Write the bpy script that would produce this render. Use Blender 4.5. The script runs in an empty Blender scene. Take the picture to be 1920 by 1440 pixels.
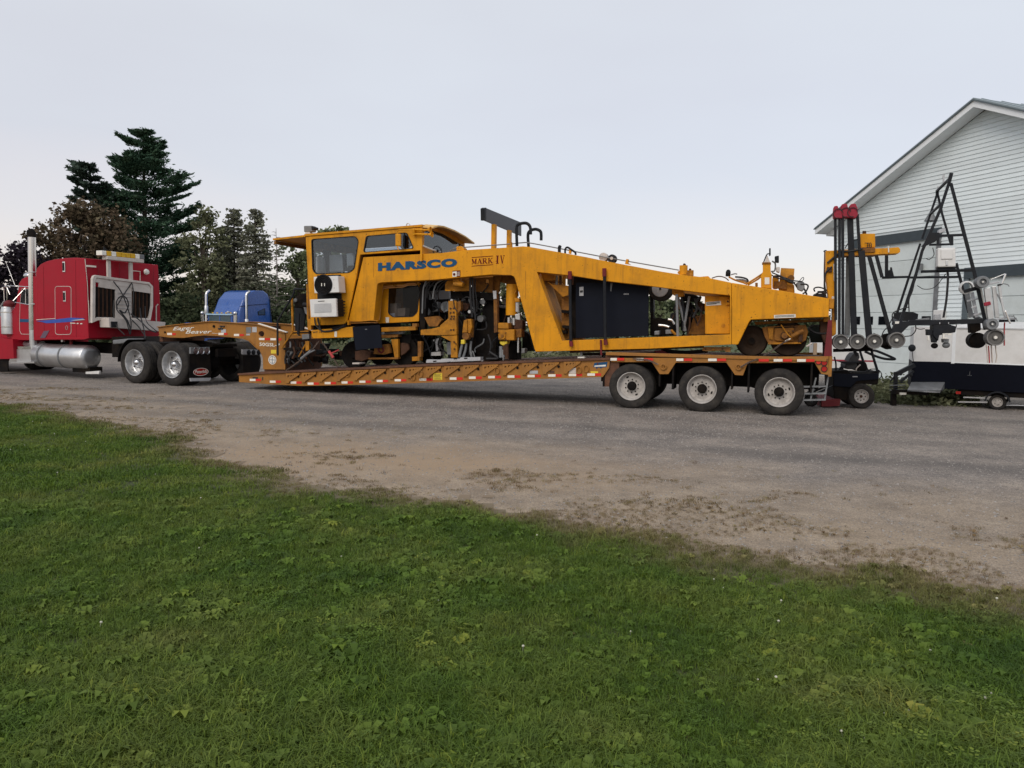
import bpy, bmesh, math, random
import numpy as np
from mathutils import Vector, Matrix, Euler
from mathutils.geometry import tessellate_polygon
random.seed(7)
rng = np.random.default_rng(7)
R_ = math.radians
scene = bpy.context.scene
COL = scene.collection

# ------------------------------------------------------------------ camera
FPX, CAM_H, PITCH, ROLL = 1442.0, 1.75, R_(4.4), 0.0168
cam_data = bpy.data.cameras.new('camera')
cam = bpy.data.objects.new('camera', cam_data)
COL.objects.link(cam)
cam_data.sensor_width = 36.0
cam_data.lens = FPX / 1920 * 36.0
cam_data.clip_end = 3000
cam.location = (0, 0, CAM_H)
CM = Matrix.Rotation(math.pi / 2 - PITCH, 3, 'X') @ Matrix.Rotation(ROLL, 3, 'Z')
cam.rotation_euler = CM.to_euler()
scene.camera = cam

# ------------------------------------------------------------------ world, sun, exposure
SUN_EL, SUN_AZ = R_(38), R_(205)          # compass bearing of the sun: behind the camera and to its left
w = bpy.data.worlds.new('World')
scene.world = w
w.use_nodes = True
nt = w.node_tree
nt.nodes.clear()
wout = nt.nodes.new('ShaderNodeOutputWorld')
bg1 = nt.nodes.new('ShaderNodeBackground')
bg2 = nt.nodes.new('ShaderNodeBackground')
sky = nt.nodes.new('ShaderNodeTexSky')
sky.sky_type = 'NISHITA'
sky.sun_disc = False
sky.sun_elevation = SUN_EL
sky.sun_rotation = SUN_AZ
bg1.inputs[1].default_value = 0.04
nt.links.new(sky.outputs[0], bg1.inputs[0])
tc = nt.nodes.new('ShaderNodeTexCoord')
sep = nt.nodes.new('ShaderNodeSeparateXYZ')
nt.links.new(tc.outputs['Generated'], sep.inputs[0])
nz = nt.nodes.new('ShaderNodeTexNoise')
nz.inputs['Scale'].default_value = 1.6
nz.inputs['Detail'].default_value = 4
mp = nt.nodes.new('ShaderNodeMapping')
mp.inputs['Scale'].default_value = (1, 1, 3)
nt.links.new(tc.outputs['Generated'], mp.inputs[0])
nt.links.new(mp.outputs[0], nz.inputs['Vector'])
mad = nt.nodes.new('ShaderNodeMath'); mad.operation = 'MULTIPLY_ADD'
nt.links.new(nz.outputs[0], mad.inputs[0]); mad.inputs[1].default_value = 0.42
sub_ = nt.nodes.new('ShaderNodeMath'); sub_.operation = 'SUBTRACT'
nt.links.new(sep.outputs['Z'], sub_.inputs[0]); sub_.inputs[1].default_value = 0.22
nt.links.new(sub_.outputs[0], mad.inputs[2])
cr = nt.nodes.new('ShaderNodeValToRGB')
el = cr.color_ramp.elements
el[0].position = 0.0; el[0].color = (0.720, 0.610, 0.580, 1)
el[1].position = 1.0; el[1].color = (0.60, 0.62, 0.66, 1)
for p_, c_ in ((0.10, (0.675, 0.600, 0.590, 1)), (0.22, (0.610, 0.590, 0.605, 1)), (0.40, (0.665, 0.665, 0.675, 1))):
    e = el.new(p_); e.color = c_
nt.links.new(mad.outputs[0], cr.inputs[0])
nt.links.new(cr.outputs[0], bg2.inputs[0])
bg2.inputs[1].default_value = 0.92
addn = nt.nodes.new('ShaderNodeAddShader')
nt.links.new(bg1.outputs[0], addn.inputs[0]); nt.links.new(bg2.outputs[0], addn.inputs[1])
nt.links.new(addn.outputs[0], wout.inputs[0])
sd = bpy.data.lights.new('sun', 'SUN')
sd.energy = 1.35; sd.angle = R_(35); sd.color = (1.0, 0.90, 0.78)
sun = bpy.data.objects.new('sun', sd)
COL.objects.link(sun)
# direction the light travels
sdir = -Vector((math.sin(SUN_AZ) * math.cos(SUN_EL), math.cos(SUN_AZ) * math.cos(SUN_EL), math.sin(SUN_EL)))
sun.rotation_euler = sdir.to_track_quat('-Z', 'Y').to_euler()
sun.location = (0, -10, 30)
vs_ = scene.view_settings
vs_.view_transform = 'Standard'; vs_.look = 'None'; vs_.exposure = 0.05; vs_.gamma = 1.0
vs_.use_curve_mapping = False
scene.cycles.max_bounces = 8
scene.cycles.transparent_max_bounces = 12

# ------------------------------------------------------------------ measured frames: points of the place read off its survey photo
CPOS = Vector((0, 0, CAM_H))
def ray(px, py): return CM @ Vector(((px - 960) / FPX, -(py - 720) / FPX, -1.0))
def gnd(px, py, z=0.0):
    d = ray(px, py); return CPOS + d * ((z - CAM_H) / d.z)
class Frame:
    """a ground frame: origin, x axis, y axis; z is up"""
    def __init__(s, o, deg):
        s.o = Vector((o[0], o[1], 0)); s.a = R_(deg)
        s.x = Vector((math.cos(s.a), math.sin(s.a), 0)); s.y = Vector((-math.sin(s.a), math.cos(s.a), 0))
    def q(s, px, py, y=0.0):                     # -> (x, z) on the upright plane y
        d = ray(px, py); o = s.o + s.y * y
        p = CPOS + d * ((o - CPOS).dot(s.y) / d.dot(s.y))
        return ((p - s.o).dot(s.x), p.z)
    def p(s, px, py, y=0.0):
        a = s.q(px, py, y); return Vector((a[0], y, a[1]))
    def qx(s, px, py, x=0.0):                    # -> (y, z) on the upright plane x
        d = ray(px, py); o = s.o + s.x * x
        p = CPOS + d * ((o - CPOS).dot(s.x) / d.dot(s.x))
        return ((p - s.o).dot(s.y), p.z)
    def poly(s, pts, y=0.0): return [s.q(a, b, y) for a, b in pts]
    def W(s, v): return s.o + s.x * v[0] + s.y * v[1] + Vector((0, 0, v[2]))
def zs(ox, oy, k, pts): return [(ox + a / k, oy + b / k) for a, b in pts]
WF = Frame((0, 0), 0)

# ------------------------------------------------------------------ materials
MATS = {}
def mat(name, col, rough=0.5, metal=0.0, var=0.12, scale=6.0, bump=0.0, bscale=60.0, dirt=None, damt=0.35, dscale=2.5, coat=0.0, spec=0.3, streak=None, rand=0.0):
    if name in MATS: return MATS[name]
    m = bpy.data.materials.new(name); MATS[name] = m
    m.use_nodes = True
    n = m.node_tree.nodes; L = m.node_tree.links
    b = n['Principled BSDF']
    b.inputs['Metallic'].default_value = metal
    b.inputs['Specular IOR Level'].default_value = spec
    if coat: b.inputs['Coat Weight'].default_value = coat; b.inputs['Coat Roughness'].default_value = 0.12
    g = n.new('ShaderNodeNewGeometry')
    t = n.new('ShaderNodeTexNoise'); t.inputs['Scale'].default_value = scale; t.inputs['Detail'].default_value = 5; t.inputs['Roughness'].default_value = .65
    L.new(g.outputs['Position'], t.inputs['Vector'])
    r = n.new('ShaderNodeValToRGB')
    c0 = [max(0, c * (1 - var)) for c in col]; c1 = [min(1, c * (1 + var)) for c in col]
    r.color_ramp.elements[0].position = .3; r.color_ramp.elements[0].color = (*c0, 1)
    r.color_ramp.elements[1].position = .7; r.color_ramp.elements[1].color = (*c1, 1)
    L.new(t.outputs[0], r.inputs[0])
    out = r.outputs[0]
    if dirt:
        t2 = n.new('ShaderNodeTexNoise'); t2.inputs['Scale'].default_value = dscale; t2.inputs['Detail'].default_value = 8; t2.inputs['Roughness'].default_value = .75
        L.new(g.outputs['Position'], t2.inputs['Vector'])
        r2 = n.new('ShaderNodeValToRGB'); r2.color_ramp.elements[0].position = .46; r2.color_ramp.elements[0].color = (0, 0, 0, 1)
        r2.color_ramp.elements[1].position = .72; r2.color_ramp.elements[1].color = (damt, damt, damt, 1)
        L.new(t2.outputs[0], r2.inputs[0])
        mx = n.new('ShaderNodeMix'); mx.data_type = 'RGBA'
        L.new(r2.outputs[0], mx.inputs[0]); L.new(out, mx.inputs[6]); mx.inputs[7].default_value = (*dirt, 1)
        out = mx.outputs[2]
    if streak:
        mp2 = n.new('ShaderNodeMapping'); mp2.inputs['Scale'].default_value = (7, 7, .55); L.new(g.outputs['Position'], mp2.inputs[0])
        t3 = n.new('ShaderNodeTexNoise'); t3.inputs['Scale'].default_value = 1.0; t3.inputs['Detail'].default_value = 6; t3.inputs['Roughness'].default_value = .7; L.new(mp2.outputs[0], t3.inputs['Vector'])
        r3 = n.new('ShaderNodeValToRGB'); r3.color_ramp.elements[0].position = .52; r3.color_ramp.elements[0].color = (0, 0, 0, 1); r3.color_ramp.elements[1].position = .78; r3.color_ramp.elements[1].color = (streak[3],) * 3 + (1,)
        L.new(t3.outputs[0], r3.inputs[0]); mx = n.new('ShaderNodeMix'); mx.data_type = 'RGBA'
        L.new(r3.outputs[0], mx.inputs[0]); L.new(out, mx.inputs[6]); mx.inputs[7].default_value = (*streak[:3], 1); out = mx.outputs[2]
        vo = n.new('ShaderNodeTexNoise'); vo.inputs['Scale'].default_value = 26; vo.inputs['Detail'].default_value = 2; L.new(g.outputs['Position'], vo.inputs['Vector'])
        r4 = n.new('ShaderNodeValToRGB'); r4.color_ramp.elements[0].position = .70; r4.color_ramp.elements[0].color = (0, 0, 0, 1); r4.color_ramp.elements[1].position = .73; r4.color_ramp.elements[1].color = (.8, .8, .8, 1)
        L.new(vo.outputs[0], r4.inputs[0]); mx = n.new('ShaderNodeMix'); mx.data_type = 'RGBA'
        L.new(r4.outputs[0], mx.inputs[0]); L.new(out, mx.inputs[6]); mx.inputs[7].default_value = (streak[0] * .6, streak[1] * .5, streak[2] * .5, 1); out = mx.outputs[2]
    if rand:
        oi = n.new('ShaderNodeObjectInfo'); mr = n.new('ShaderNodeMapRange'); mr.inputs[3].default_value = 1 - rand; mr.inputs[4].default_value = 1 + rand * .3
        L.new(oi.outputs['Random'], mr.inputs[0]); vm = n.new('ShaderNodeVectorMath'); vm.operation = 'SCALE'; L.new(out, vm.inputs[0]); L.new(mr.outputs[0], vm.inputs['Scale']); out = vm.outputs[0]
    L.new(out, b.inputs['Base Color'])
    rr = n.new('ShaderNodeMapRange'); rr.inputs[3].default_value = max(.02, rough - .08); rr.inputs[4].default_value = min(1, rough + .12)
    L.new(t.outputs[0], rr.inputs[0]); L.new(rr.outputs[0], b.inputs['Roughness'])
    if bump:
        tb = n.new('ShaderNodeTexNoise'); tb.inputs['Scale'].default_value = bscale; tb.inputs['Detail'].default_value = 4
        L.new(g.outputs['Position'], tb.inputs['Vector'])
        bp = n.new('ShaderNodeBump'); bp.inputs['Strength'].default_value = bump; bp.inputs['Distance'].default_value = .01
        L.new(tb.outputs[0], bp.inputs['Height']); L.new(bp.outputs[0], b.inputs['Normal'])
    return m
def glass(name, tint, alpha, rough=.03):
    m = bpy.data.materials.new(name); MATS[name] = m; m.use_nodes = True
    n = m.node_tree.nodes; L = m.node_tree.links; n.remove(n['Principled BSDF'])
    tr = n.new('ShaderNodeBsdfTransparent'); tr.inputs[0].default_value = (*tint, 1)
    gl = n.new('ShaderNodeBsdfGlossy'); gl.inputs['Roughness'].default_value = rough; gl.inputs[0].default_value = (.8, .85, .9, 1)
    mx = n.new('ShaderNodeMixShader'); fr = n.new('ShaderNodeFresnel'); fr.inputs[0].default_value = 1.5 if alpha > .012 else 1.22
    ad = n.new('ShaderNodeMath'); ad.operation = 'ADD'; ad.inputs[1].default_value = alpha; ad.use_clamp = True
    L.new(fr.outputs[0], ad.inputs[0]); L.new(ad.outputs[0], mx.inputs[0])
    L.new(tr.outputs[0], mx.inputs[1]); L.new(gl.outputs[0], mx.inputs[2]); L.new(mx.outputs[0], n['Material Output'].inputs[0])
    return m
YEL = mat('machine_yellow', (.67, .285, .008), .5, var=.10, scale=1.2, dirt=(.27, .125, .02), damt=.55, dscale=1.6, spec=.2, streak=(.16, .07, .02, .65))
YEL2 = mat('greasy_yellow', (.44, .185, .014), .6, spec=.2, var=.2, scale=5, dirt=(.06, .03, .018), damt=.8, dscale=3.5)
YELR = mat('rusty_shaded_yellow', (.25, .108, .022), .75, spec=.2, var=.3, scale=7, dirt=(.05, .025, .02), damt=.85, dscale=4)  # rusty parts; also far side panels, with their shade put into the colour
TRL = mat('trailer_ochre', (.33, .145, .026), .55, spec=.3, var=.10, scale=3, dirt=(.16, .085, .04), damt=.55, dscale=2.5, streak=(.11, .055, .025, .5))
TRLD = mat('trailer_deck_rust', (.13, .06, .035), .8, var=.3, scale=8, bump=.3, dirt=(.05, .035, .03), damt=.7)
RED = mat('truck_red', (.33, .008, .022), .36, var=.07, scale=1.5, coat=.03, spec=.14, dirt=(.24, .02, .03), damt=.35, streak=(.20, .015, .02, .3))
REDW = mat('work_red', (.15, .014, .020), .65, var=.25, scale=5, dirt=(.08, .03, .02), damt=.6)
BLUE = mat('truck_blue', (.022, .085, .32), .25, var=.08, coat=.4, spec=.5, dirt=(.05, .09, .25), damt=.2)
BLK = mat('black_steel', (.016, .018, .022), .5, var=.25, scale=6, dirt=(.035, .032, .03), damt=.5, spec=.12)
BLKM = mat('greasy_black', (.010, .009, .009), .7, var=.3, scale=8, dirt=(.035, .024, .015), damt=.6, spec=.06)
RUB = mat('tyre_rubber', (.024, .022, .021), .85, spec=.25, var=.2, scale=9, bump=.15, dirt=(.085, .075, .062), damt=.6, dscale=5)
NAVY = mat('navy_black_sheet', (.008, .010, .017), .55, spec=.08, var=.15, scale=2)
CHR = mat('polished_metal', (.62, .62, .63), .16, metal=1, var=.08)
ALU = mat('brushed_aluminium', (.58, .59, .60), .34, metal=.85, var=.1, scale=4, dirt=(.3, .28, .26), damt=.4)
RIMW = mat('pale_wheel_paint', (.47, .445, .42), .55, var=.14, scale=9, dirt=(.15, .13, .11), damt=.7, dscale=6)
WHT = mat('white_enamel', (.68, .68, .67), .4, var=.04, dirt=(.45, .43, .40), damt=.4)
CRM = mat('cream_guard', (.58, .53, .49), .5, var=.06, dirt=(.30, .26, .22), damt=.5)
GREY = mat('grey_steel', (.20, .21, .22), .5, metal=.3, var=.2, dirt=(.1, .09, .08), damt=.5)
LGREY = mat('light_grey', (.42, .43, .45), .5, var=.1)
RUST = mat('rusty_brown', (.075, .038, .024), .85, spec=.2, var=.35, scale=9, bump=.3, bscale=40)
HOSE = mat('hose_black', (.02, .02, .022), .55, var=.2)
CHAIN = mat('chain_steel', (.16, .12, .10), .6, metal=.5, var=.3, scale=30)
TW = mat('reflector_white', (.80, .76, .68), .3, var=.06, scale=20)
TR = mat('reflector_red', (.60, .03, .02), .3, var=.08, scale=20)
LTXT = mat('lettering_blue', (.009, .07, .165), .5, var=.05, spec=.2)
LRED = mat('lettering_dark_red', (.12, .010, .008), .5, var=.05, spec=.1)
LWHT = mat('lettering_white', (.72, .70, .64), .5, var=.1)
LBLK = mat('lettering_black', (.03, .03, .03), .5, var=.1)
AMB = mat('amber_lens', (.62, .36, .015), .25, var=.1)
LENSR = mat('red_lens', (.35, .015, .01), .25, var=.1)
LENSW = mat('clear_lens', (.8, .78, .72), .2, var=.05)
CLOTH = mat('dark_seat_vinyl', (.045, .047, .05), .7, var=.15)
YLAB = mat('yellow_label', (.72, .55, .05), .5, var=.05)
SID = mat('siding_white', (.74, .81, .83), .5, var=.03, scale=2, dirt=(.64, .68, .68), damt=.45, dscale=.8, rand=.07)
TRIM = mat('trim_white', (.78, .81, .83), .45, var=.03)
DKG = mat('slate_trim', (.10, .125, .14), .5, var=.08)
ROOF = mat('metal_roof_slate', (.26, .31, .33), .4, metal=.2, var=.08)
DOORM = mat('overhead_door_paint', (.63, .69, .69), .5, var=.04, scale=1.5, dirt=(.5, .54, .52), damt=.5, rand=.05)
PINK = mat('faded_red_strap', (.40, .06, .06), .8, var=.3)
STRAPW = mat('pale_strap', (.50, .44, .38), .8, var=.2)
REDH = mat('red_foam_head', (.30, .025, .045), .7, var=.15, scale=10)
BOXB = mat('cardboard', (.36, .27, .19), .8, var=.1)
CONC = mat('concrete', (.36, .35, .33), .85, var=.15, scale=6, bump=.2)
GLT = glass('cab_glass', (.72, .76, .80), .015)
GLD = glass('dark_glass', (.68, .70, .74), .0)
GLW = glass('clear_windscreen', (.65, .68, .70), .10)

# ------------------------------------------------------------------ object helpers
BASE = {}
def thing(name, label, cat, fr, base=(0, 0, 0), group=None, rz=0.0, kind=None):
    o = bpy.data.objects.new(name, None); COL.objects.link(o)
    o.empty_display_size = .2
    o.location = fr.W(base); o.rotation_euler = (0, 0, fr.a + rz)
    o['label'] = label; o['category'] = cat
    if group: o['group'] = group
    if kind: o['kind'] = kind
    BASE[o.name] = Vector(base)
    return o
def sub(name, parent, loc=(0, 0, 0), rot=(0, 0, 0)):
    o = bpy.data.objects.new(name, None); COL.objects.link(o); o.parent = parent; o.empty_display_size = .1
    o.location = Vector(loc) - BASE[parent.name]; o.rotation_euler = rot
    BASE[o.name] = Vector((0, 0, 0))
    return o
def copy_tree(o, parent=None):
    c = o.copy(); COL.objects.link(c); BASE[c.name] = BASE.get(o.name, Vector())
    if parent is not None: c.parent = parent
    for ch in o.children: copy_tree(ch, c)
    return c
class MB:
    def __init__(s): s.v = []; s.f = []; s.s = []
    def add(s, vs, fs, smooth=False):
        k = len(s.v); s.v.extend([tuple(v) for v in vs])
        for f in fs: s.f.append([i + k for i in f]); s.s.append(smooth)
        return s
    def box(s, x0, x1, y0, y1, z0, z1):
        vs = [(x, y, z) for x in (x0, x1) for y in (y0, y1) for z in (z0, z1)]
        return s.add(vs, [(0, 1, 3, 2), (4, 6, 7, 5), (0, 4, 5, 1), (2, 3, 7, 6), (0, 2, 6, 4), (1, 5, 7, 3)])
    def obox(s, c, size, rot=None):
        m = rot if rot is not None else Matrix.Identity(3)
        vs = [Vector(c) + m @ Vector((x * size[0] / 2, y * size[1] / 2, z * size[2] / 2)) for x in (-1, 1) for y in (-1, 1) for z in (-1, 1)]
        return s.add(vs, [(0, 1, 3, 2), (4, 6, 7, 5), (0, 4, 5, 1), (2, 3, 7, 6), (0, 2, 6, 4), (1, 5, 7, 3)])
    def prism(s, outer, y0, y1, holes=(), axis='y'):
        def mk(a, b, t): return {'y': (a, t, b), 'x': (t, a, b), 'z': (a, b, t)}[axis]
        loops = [outer] + list(holes)
        flat = [p for l in loops for p in l]; n = len(flat)
        tris = tessellate_polygon([[Vector((p[0], p[1], 0)) for p in l] for l in loops])
        vs = [mk(p[0], p[1], y0) for p in flat] + [mk(p[0], p[1], y1) for p in flat]
        fs = [tuple(t) for t in tris] + [tuple(i + n for i in reversed(t)) for t in tris]
        k = 0
        for l in loops:
            m = len(l)
            for i in range(m):
                a, b = k + i, k + (i + 1) % m
                fs.append((a, b, b + n, a + n))
            k += m
        return s.add(vs, fs)
    def beam(s, p, q, w, h, up=(0, 0, 1)):
        p = Vector(p); q = Vector(q); d = q - p; L = d.length
        if L < 1e-6: return s
        d.normalize(); u = Vector(up)
        if abs(d.dot(u)) > .98: u = Vector((0, 1, 0))
        a = d.cross(u).normalized(); b = a.cross(d).normalized()
        vs = []
        for e in (p, q):
            for i, j in ((-1, -1), (1, -1), (1, 1), (-1, 1)): vs.append(e + a * (i * w / 2) + b * (j * h / 2))
        return s.add(vs, [(3, 2, 1, 0), (4, 5, 6, 7), (0, 1, 5, 4), (1, 2, 6, 5), (2, 3, 7, 6), (3, 0, 4, 7)])
    def rod(s, p, q, r, n=12, r2=None, caps=True):
        return s.tube([p, q], r, n, r2=r2, caps=caps)
    def tube(s, path, r, n=8, r2=None, caps=True):
        P = [Vector(p) for p in path]; m = len(P); vs = []; fs = []
        a = None
        for i, c in enumerate(P):
            d = (P[min(i + 1, m - 1)] - P[max(i - 1, 0)])
            if d.length < 1e-7: d = Vector((0, 0, 1))
            d.normalize()
            if a is None:
                u = Vector((0, 0, 1)) if abs(d.z) < .9 else Vector((1, 0, 0)); a = d.cross(u).normalized()
            else:
                a = a - d * a.dot(d)
                a = a.normalized() if a.length > 1e-5 else d.orthogonal().normalized()
            b = d.cross(a)
            rr = r if r2 is None else r + (r2 - r) * i / (m - 1)
            for k in range(n):
                t = 2 * math.pi * k / n; vs.append(c + a * (rr * math.cos(t)) + b * (rr * math.sin(t)))
        for i in range(m - 1):
            for k in range(n): fs.append((i * n + k, i * n + (k + 1) % n, (i + 1) * n + (k + 1) % n, (i + 1) * n + k))
        s.add(vs, fs, True)
        if caps:
            k0 = len(s.v) - m * n
            s.f.append([k0 + k for k in reversed(range(n))]); s.s.append(False)
            s.f.append([k0 + (m - 1) * n + k for k in range(n)]); s.s.append(False)
        return s
    def lathe(s, prof, o, ax, n=32, smooth=True, closed=False):
        """prof: (radius, distance along the axis)"""
        ax = Vector(ax).normalized(); a = ax.orthogonal().normalized(); b = ax.cross(a); o = Vector(o)
        vs = []; fs = []; m = len(prof)
        for r, t in prof:
            for k in range(n):
                th = 2 * math.pi * k / n; vs.append(o + ax * t + (a * math.cos(th) + b * math.sin(th)) * max(r, 1e-4))
        for i in range(m if closed else m - 1):
            j = (i + 1) % m
            for k in range(n): fs.append((i * n + k, i * n + (k + 1) % n, j * n + (k + 1) % n, j * n + k))
        return s.add(vs, fs, smooth)
    def sphere(s, c, r, n=12, sc=(1, 1, 1)):
        c = Vector(c); vs = []; fs = []; m = n // 2
        for i in range(m + 1):
            ph = math.pi * i / m
            for k in range(n):
                th = 2 * math.pi * k / n
                vs.append(c + Vector((r * sc[0] * math.sin(ph) * math.cos(th), r * sc[1] * math.sin(ph) * math.sin(th), r * sc[2] * math.cos(ph))))
        for i in range(m):
            for k in range(n): fs.append((i * n + k, i * n + (k + 1) % n, (i + 1) * n + (k + 1) % n, (i + 1) * n + k))
        return s.add(vs, fs, True)
    def mesh(s, name, base=Vector()):
        me = bpy.data.meshes.new(name)
        me.from_pydata([tuple(Vector(v) - base) for v in s.v], [], s.f)
        me.polygons.foreach_set('use_smooth', s.s)
        bm = bmesh.new(); bm.from_mesh(me); bmesh.ops.recalc_face_normals(bm, faces=bm.faces); bm.to_mesh(me); bm.free()
        if any(s.s): me.set_sharp_from_angle(angle=R_(42))
        return me
    def build(s, name, m, parent=None, bevel=0.0, label=None, kind=None, seg=2):
        me = s.mesh(name, BASE[parent.name] if parent is not None else Vector())
        me.materials.append(m)
        o = bpy.data.objects.new(name, me); COL.objects.link(o)
        if parent is not None: o.parent = parent; BASE[o.name] = BASE[parent.name].copy()
        else: BASE[o.name] = Vector()
        if bevel:
            b = o.modifiers.new('bevel', 'BEVEL'); b.width = bevel; b.segments = seg; b.limit_method = 'ANGLE'; b.angle_limit = R_(35); b.harden_normals = False
        if label: o['label'] = label
        if kind: o['kind'] = kind
        return o
def reuse(me_obj, parent, loc, rot=(0, 0, 0), scale=(1, 1, 1), name=None):
    """another object with the same mesh, placed at loc in the coordinates of the frame"""
    o = me_obj.copy(); COL.objects.link(o); o.parent = parent
    o.location = Vector(loc) - BASE[parent.name]; o.rotation_euler = rot; o.scale = scale
    BASE[o.name] = Vector()
    return o
def rquad(cs, r, n=4):
    """rounded polygon from corner list"""
    out = []; m = len(cs)
    for i in range(m):
        p = Vector(cs[i]); a = Vector(cs[i - 1]); b = Vector(cs[(i + 1) % m])
        da = (a - p); db = (b - p); ra = min(r, da.length * .45); rb = min(r, db.length * .45)
        s0 = p + da.normalized() * ra; s1 = p + db.normalized() * rb
        for k in range(n + 1):
            t = k / n; q = s0 * (1 - t) ** 2 + p * 2 * t * (1 - t) + s1 * t * t; out.append((q.x, q.y))
    return out
def inset(poly, d):
    c = Vector((sum(p[0] for p in poly) / len(poly), sum(p[1] for p in poly) / len(poly))); out = []
    for p in poly:
        v = Vector(p) - c; L = v.length; out.append(tuple(c + v * ((L - d) / L)))
    return out
def spline(pts, n=6):
    P = [Vector(p) for p in pts]; out = []
    P = [P[0] * 2 - P[1]] + P + [P[-1] * 2 - P[-2]]
    for i in range(1, len(P) - 2):
        for k in range(n):
            t = k / n
            out.append(.5 * ((2 * P[i]) + (P[i + 1] - P[i - 1]) * t + (2 * P[i - 1] - 5 * P[i] + 4 * P[i + 1] - P[i + 2]) * t * t + (3 * P[i] - P[i - 1] - 3 * P[i + 1] + P[i + 2]) * t ** 3))
    out.append(P[-2]); return out
def text_mesh(body, bold=0.0, shear=0.0):
    c = bpy.data.curves.new('t', 'FONT'); c.body = body; c.offset = bold; c.shear = shear; c.extrude = .03; c.resolution_u = 3; c.space_character = 1.0 + bold * 2.2
    o = bpy.data.objects.new('t', c); COL.objects.link(o)
    dg = bpy.context.evaluated_depsgraph_get()
    me = bpy.data.meshes.new_from_object(o.evaluated_get(dg)); bpy.data.objects.remove(o); bpy.data.curves.remove(c)
    return me
def text(body, m, parent, p00, p10, p01, nrm=(0, -1, 0), name='lettering', bold=0.0, shear=0.0):
    """lettering filling the quad p00 (lower left), p10 (lower right), p01 (upper left), proud of its surface"""
    me = text_mesh(body, bold, shear)
    co = np.array([v.co[:] for v in me.vertices]); lo = co.min(0); hi = co.max(0)
    base = BASE[parent.name]
    p00 = Vector(p00); ex = Vector(p10) - p00; ez = Vector(p01) - p00; n_ = Vector(nrm)
    for v in me.vertices:
        u = (v.co.x - lo[0]) / (hi[0] - lo[0]); t = (v.co.y - lo[1]) / (hi[1] - lo[1]); d = (v.co.z - lo[2]) / (hi[2] - lo[2])
        v.co = p00 + ex * u + ez * t + n_ * (.002 + .004 * d) - base
    me.materials.append(m); me.name = name
    o = bpy.data.objects.new(name, me); COL.objects.link(o); o.parent = parent; BASE[o.name] = base.copy()
    return o
# ================================================================== GROUND
EDGE_PX = [(0, 757), (120, 772), (250, 800), (340, 822), (430, 868), (520, 893), (640, 912), (760, 928), (900, 938), (1040, 965), (1180, 996), (1320, 1024), (1450, 1044), (1600, 1062), (1750, 1084), (1919, 1112)]
EP = sorted([(gnd(a, b).x, gnd(a, b).y) for a, b in EDGE_PX])
EX = np.array([-60, -30, -18] + [p[0] for p in EP] + [6, 12, 30]); EY = np.array([26, 20.5, 17.5] + [p[1] for p in EP] + [3.4, 1.5, -4])
def hash2(x, y, s=0):
    return np.sin(x * 12.9898 + y * 78.233 + s * 37.7) * 43758.5453 % 1.0
def vnoise(x, y, s=0):
    xi = np.floor(x); yi = np.floor(y); fx = x - xi; fy = y - yi; fx = fx * fx * (3 - 2 * fx); fy = fy * fy * (3 - 2 * fy)
    a = hash2(xi, yi, s); b = hash2(xi + 1, yi, s); c = hash2(xi, yi + 1, s); d = hash2(xi + 1, yi + 1, s)
    return (a * (1 - fx) + b * fx) * (1 - fy) + (c * (1 - fx) + d * fx) * fy
def fbm(x, y, s=0, o=4):
    r = 0; amp = .5; t = 0
    for i in range(o): r = r + amp * vnoise(x * 2 ** i, y * 2 ** i, s + i); t += amp; amp *= .55
    return r / t
def edge_d(x, y):       # metres beyond the lawn's edge (negative on the lawn)
    return (y - np.interp(x, EX, EY)) * .85

def ground_mat(name, nodes_fn):
    m = bpy.data.materials.new(name); m.use_nodes = True; n = m.node_tree.nodes; L = m.node_tree.links
    nodes_fn(m, n, L, n['Principled BSDF']); return m
def _noise(n, L, g, scale, det=6, rough=.6):
    t = n.new('ShaderNodeTexNoise'); t.inputs['Scale'].default_value = scale; t.inputs['Detail'].default_value = det; t.inputs['Roughness'].default_value = rough
    L.new(g.outputs['Position'], t.inputs['Vector']); return t.outputs[0]
def _ramp(n, L, src, stops):
    r = n.new('ShaderNodeValToRGB'); L.new(src, r.inputs[0]); e = r.color_ramp.elements
    e[0].position, e[0].color = stops[0][0], (*stops[0][1], 1); e[1].position, e[1].color = stops[-1][0], (*stops[-1][1], 1)
    for p, c in stops[1:-1]: q = e.new(p); q.color = (*c, 1)
    return r.outputs[0]
def _mix(n, L, f, a, b, mode='MIX'):
    x = n.new('ShaderNodeMix'); x.data_type = 'RGBA'; x.blend_type = mode
    for i, s in ((0, f), (6, a), (7, b)):
        if hasattr(s, 'links'): L.new(s, x.inputs[i])
        else: x.inputs[i].default_value = s if i == 0 else (*s, 1)
    return x.outputs[2]
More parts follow.
